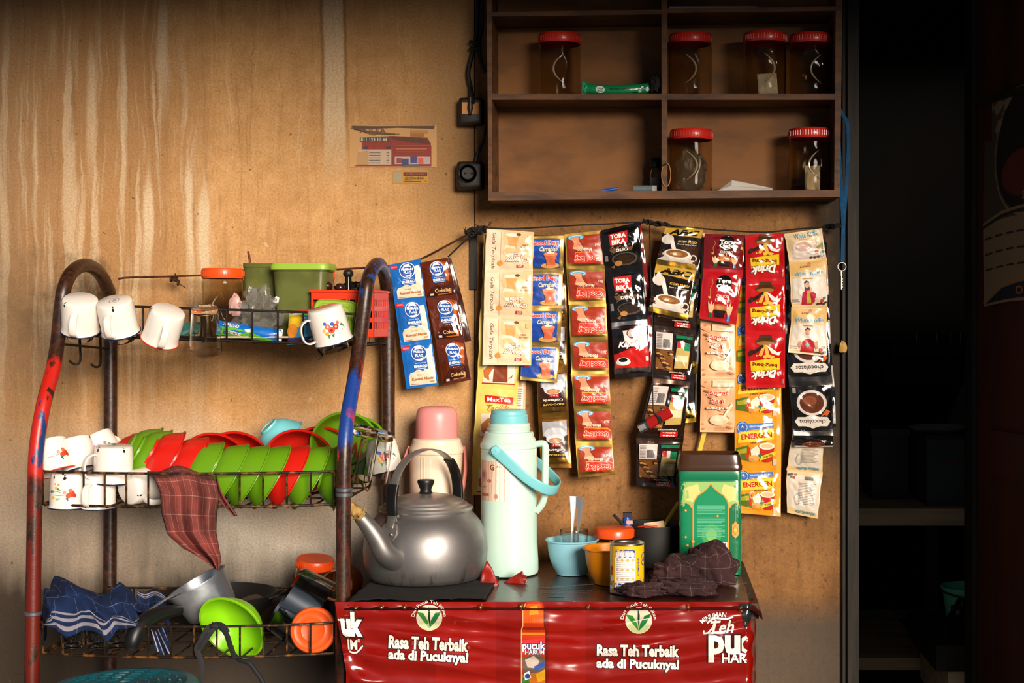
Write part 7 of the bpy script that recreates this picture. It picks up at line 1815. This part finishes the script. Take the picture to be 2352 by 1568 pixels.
strip('narrow pale strip edge hanging between the yellow tea strip and the blue coffee strip', G_ST, E(((1178, 600), (1212, 600)), ((1180, 740), (1209, 740)), ((1182, 868), (1208, 868)), ((1180, 1000), (1205, 1000))), .030, backside('#c99a72', '#8d7c70'), .003, M_SACH, seed=15)
strip('strip of four blue and gold coffee sachets, second below the cabinet', G_ST, E(((1207, 543), (1297, 541)), ((1205, 623), (1293, 621)), ((1203, 708), (1291, 708)), ((1200, 792), (1287, 791)), ((1195, 872), (1280, 879))), .060, lambda i: ('m#d9b26a', gd_blue(i), False), .006, M_SACH2, seed=18, seal=.08)
strip('gold and brown coffee mix strip hanging behind the blue and gold one', G_ST, E(((1222, 540), (1299, 542)), ((1226, 640), (1301, 640)), ((1229, 745), (1303, 742)), ((1232, 850), (1303, 847)), ((1236, 958), (1306, 953)), ((1243, 1074), (1313, 1074))), .040, lambda i: ('m#b98038', inv(indo(i)), False), .006, M_SACH, seed=22, seal=.08)
def gd_red_up(i):
    # upright drawing: logo at the top, cup below
    return [('r', 0, 0, 1, 1, 'm#cfa652'), ('r', .06, .08, .98, .84, '#9c2d12'), ('p', [(.06, .84), (.98, .84), (.98, .50), (.06, .42)], '#8e2611'), ('p', [(.28, .54), (.96, .56), (.96, .83), (.20, .83), (.24, .54)], '#c22a14'), ('l', [(.26, .80), (.26, .53), (.90, .55), (.97, .62)], .02, '#e0a030'),
            ('t', 'Good Day', .57, .70, .68, .17, '#c8281a', {'bold': .03, 'ol': '#f0e0cc', 'olw': .055}), ('t', 'Mocacino', .52, .475, .40, .10, '#e8d4b8', {'shear': .3, 'bold': .01}), ('t', '3in1', .88, .36, .16, .08, '#e8d0c0', {'shear': .3}), ('e', .30, .12, .22, .075, '#5aa0c8'), ('o', .30, .125, .17, .05, .014, '#c8e0ea'), ('p', [(.50, .42), (.20, .44), (.24, .28), (.16, .12), (.40, .10), (.40, .24)], '#d88a66'), ('e', .355, .415, .15, .045, '#e6ac8a'), ('l', [(.50, .42), (.40, .24), (.40, .10)], .012, '#4a1a10')]
# seen in the photo the cup stands at the upper left and the logo lies at the lower right, upside down
def flipx(items):
    out = []
    for it in items:
        t = it[0]
        if t == 'r': out.append(('r', 1-it[3], it[2], 1-it[1], it[4], it[5]))
        elif t in 'eo': out.append((t, 1-it[1], *it[2:]))
        elif t in 'pl': out.append((t, [(1-x, y) for x, y in it[1]], *it[2:]))
        else: out.append((t, it[1], 1-it[2], *it[3:]))
    return out
strip('long strip of seven red and gold coffee sachets hung upside down', G_ST, E(((1297, 538), (1380, 529)), ((1301, 618), (1389, 617)), ((1306, 700), (1392, 697)), ((1310, 782), (1396, 780)), ((1312, 858), (1399, 858)), ((1318, 939), (1403, 938)), ((1322, 1021), (1406, 1020)), ((1328, 1097), (1412, 1090))), .062, lambda i: ('m#cfa652', turn(flipx(gd_red_up(i))), False), .006, M_SACH2, seed=26, seal=.10, wave=2)
strip('black strip with two red square logos and one red sachet at its end', G_ST, E(((1380, 529), (1468, 510)), ((1389, 622), (1476, 615)), ((1404, 741), (1486, 733)), ((1412, 869), (1497, 864))), .066, lambda i: (('#0d0c0d', tora_duo(i), False) if i < 2 else ('#141012', kapal(i), False)), .008, M_SACH3, seed=31, seal=.08, wave=2)
strip('red and black strip edge behind the black coffee strip', G_ST, E(((1432, 518), (1472, 511)), ((1442, 622), (1486, 618)), ((1455, 735), (1502, 732)), ((1452, 850), (1496, 848))), .042, backside('#7a1512', '#b9a8a4'), .004, M_SACH3, seed=33)
strip('two black and gold coffee sachets showing milk poured into cups', G_ST, E(((1529, 520), (1615, 525)), ((1507, 603), (1599, 618)), ((1489, 714), (1580, 735))), .072, lambda i: ('#1d130f', abc(i), False), .009, M_SACH3, seed=36, seal=.10)
strip('dark brown cappuccino strip with the red lighter hanging in front of it', G_ST, E(((1520, 535), (1612, 535)), ((1510, 640), (1606, 640)), ((1502, 746), (1599, 758)), ((1500, 868), (1586, 876)), ((1462, 1006), (1570, 1006)), ((1462, 1115), (1553, 1121))), .050, lambda i: ('#22130d', capp(i), False), .008, M_SACH3, seed=41, seal=.08, wave=2)
strip('black strip edge with a gold end hanging behind the cappuccino strip', G_ST, E(((1545, 535), (1617, 530)), ((1542, 640), (1613, 640)), ((1540, 745), (1611, 745)), ((1545, 860), (1602, 858)), ((1560, 972), (1599, 969))), .030, lambda i: (('#17110e', [('r', 0, 0, 1, .25, 'm#b98f2e'), ('t', 'ABC', .6, .12, .7, .18, '#171008', {'rot': 180, 'shear': .2, 'bold': .03}), ('r', .93, .2, 1, 1, '#a89c94')], False)), .004, M_SACH3, seed=44)
strip('two dark red choco latte sachets with drawn hands, right of the black and gold pair', G_ST, E(((1618, 536), (1712, 540)), ((1616, 615), (1707, 620)), ((1605, 731), (1691, 746))), .070, lambda i: ('#8e1016', tora_cafe(i), False), .008, M_SACH3, seed=47, seal=.07, wave=2)
strip('tan ginger milk strip below the dark red choco latte pair', G_ST, E(((1613, 535), (1702, 541)), ((1611, 640), (1692, 642)), ((1609, 736), (1688, 742)), ((1610, 868), (1690, 868)), ((1608, 992), (1686, 993))), .048, lambda i: ('#d79a6c', anget(i), False), .006, M_SACH2, seed=52, seal=.05, wave=2)
strip('long orange cereal strip with red cups reaching down to the green tin', G_ST, E(((1692, 541), (1792, 538)), ((1691, 626), (1792, 626)), ((1690, 738), (1793, 738)), ((1688, 850), (1794, 850)), ((1687, 961), (1795, 961)), ((1688, 1074), (1794, 1074)), ((1699, 1178), (1793, 1186))), .042, lambda i: ('#dc8e1c', energen(i), False), .007, M_SACH3, seed=56, seal=.09)
strip('three bright red chocolate drink sachets hung upside down over the orange strip', G_ST, E(((1712, 539), (1801, 535)), ((1713, 647), (1803, 644)), ((1712, 767), (1804, 767)), ((1713, 892), (1803, 890))), .068, lambda i: ('#b80f14', inv(beng(i)), False), .007, M_SACH3, seed=61, seal=.07)
strip('three cream and white coffee sachets with blue script, rightmost on the cord', G_ST, E(((1802, 537), (1887, 524)), ((1812, 600), (1898, 592)), ((1819, 704), (1900, 703)), ((1810, 809), (1897, 818))), .070, lambda i: ('#d8b888', wkoffie(i), False), .008, M_SACH2, seed=66, seal=.05, wave=4)
strip('black chocolate drink strip hung upside down behind the cream sachets', G_ST, E(((1798, 540), (1893, 532)), ((1799, 640), (1897, 640)), ((1803, 755), (1902, 752)), ((1812, 876), (1912, 874)), ((1823, 1000), (1914, 1000)), ((1825, 1026), (1913, 1026))), .050, lambda i: (('#131112', inv(choco(i)), False) if i < 4 else ('#1a1614', [('r', 0, 0, 1, .12, '#b8aca4'), ('e', .5, .22, .3, .07, '#6a3018')], False)), .008, M_SACH3, seed=70, seal=.09, wave=2)
strip('black chocolate strip edge farthest right behind the other one', G_ST, E(((1850, 560), (1899, 556)), ((1855, 690), (1904, 690)), ((1860, 800), (1909, 800)), ((1868, 900), (1918, 898)), ((1872, 980), (1920, 980))), .032, lambda i: ('#151213', [('r', .8, .1, 1, .6, '#b9b0aa')], False), .004, M_SACH3, seed=73)
strip('cream coffee sachets turned back side out, lowest at the right under the black strip', G_ST, E(((1822, 930), (1893, 930)), ((1819, 1005), (1891, 1005)), ((1806, 1079), (1889, 1084)), ((1808, 1177), (1879, 1191))), .034, lambda i: ('#d6b47c', wk_back(i), False), .006, M_SACH2, seed=77, seal=.05, wave=3)

# ---- red lighter on a string, yellow tape
t = thing('pocket_lighter', 'red pocket lighter tied to a black string in front of the cappuccino strip', 'lighter', P(1510, 962, .088))
d = (P(1541, 946, .088)-P(1470, 982, .088)).normalized()
loc(MB().tube([P(1487, 975, .090), P(1541, 945, .090)], 1.0, 12, flat=(.024, .012), up=(0, -1, 0)).build('fuel_body', mat('red_clear_plastic', '#a8140e', .15, trans=.35, coat=.4), t, smooth=60), t)
loc(MB().tube([P(1483, 977, .090), P(1489, 974, .090)], 1.0, 12, flat=(.025, .013), up=(0, -1, 0)).build('collar', mat('black_plastic', '#141212', .4), t, smooth=60), t)
loc(MB().tube([P(1467, 985, .090), P(1483, 977, .090)], 1.0, 12, flat=(.020, .012), up=(0, -1, 0)).build('metal_hood', mat('dull_steel', '#8e8e8e'), t, smooth=60), t)
q = spline([P(1492, 516, .060), P(1494, 620, .090), P(1499, 740, .088), P(1499, 860, .080), P(1500, 935, .086), P(1504, 950, .097), P(1514, 962, .099), P(1518, 972, .097)], 6)
mb = MB().tube(q, .0013, 6)
for k in range(3): mb.tube([P(1508+4*k, 952+2*k, .0975), P(1515+4*k, 972-1*k, .0975)], .0014, 6)
tag(mb.build('tether', M_CORD), 'black string holding the red lighter, hung from the middle knot', 'string')
o = MB().tube(spline([P(1640, 880, .022), P(1628, 940, .022), P(1618, 992, .024), P(1606, 1040, .024), P(1594, 1085, .03), P(1582, 1150, .04)], 4), 1.0, 8, flat=(.010, .0008), up=(0, -1, 0)).build('plastic_tape', mat('yellow_strap', '#d8ac28', .4), smooth=60); tag(o, 'yellow plastic band hanging from the tan strip down behind the green tin', 'band')
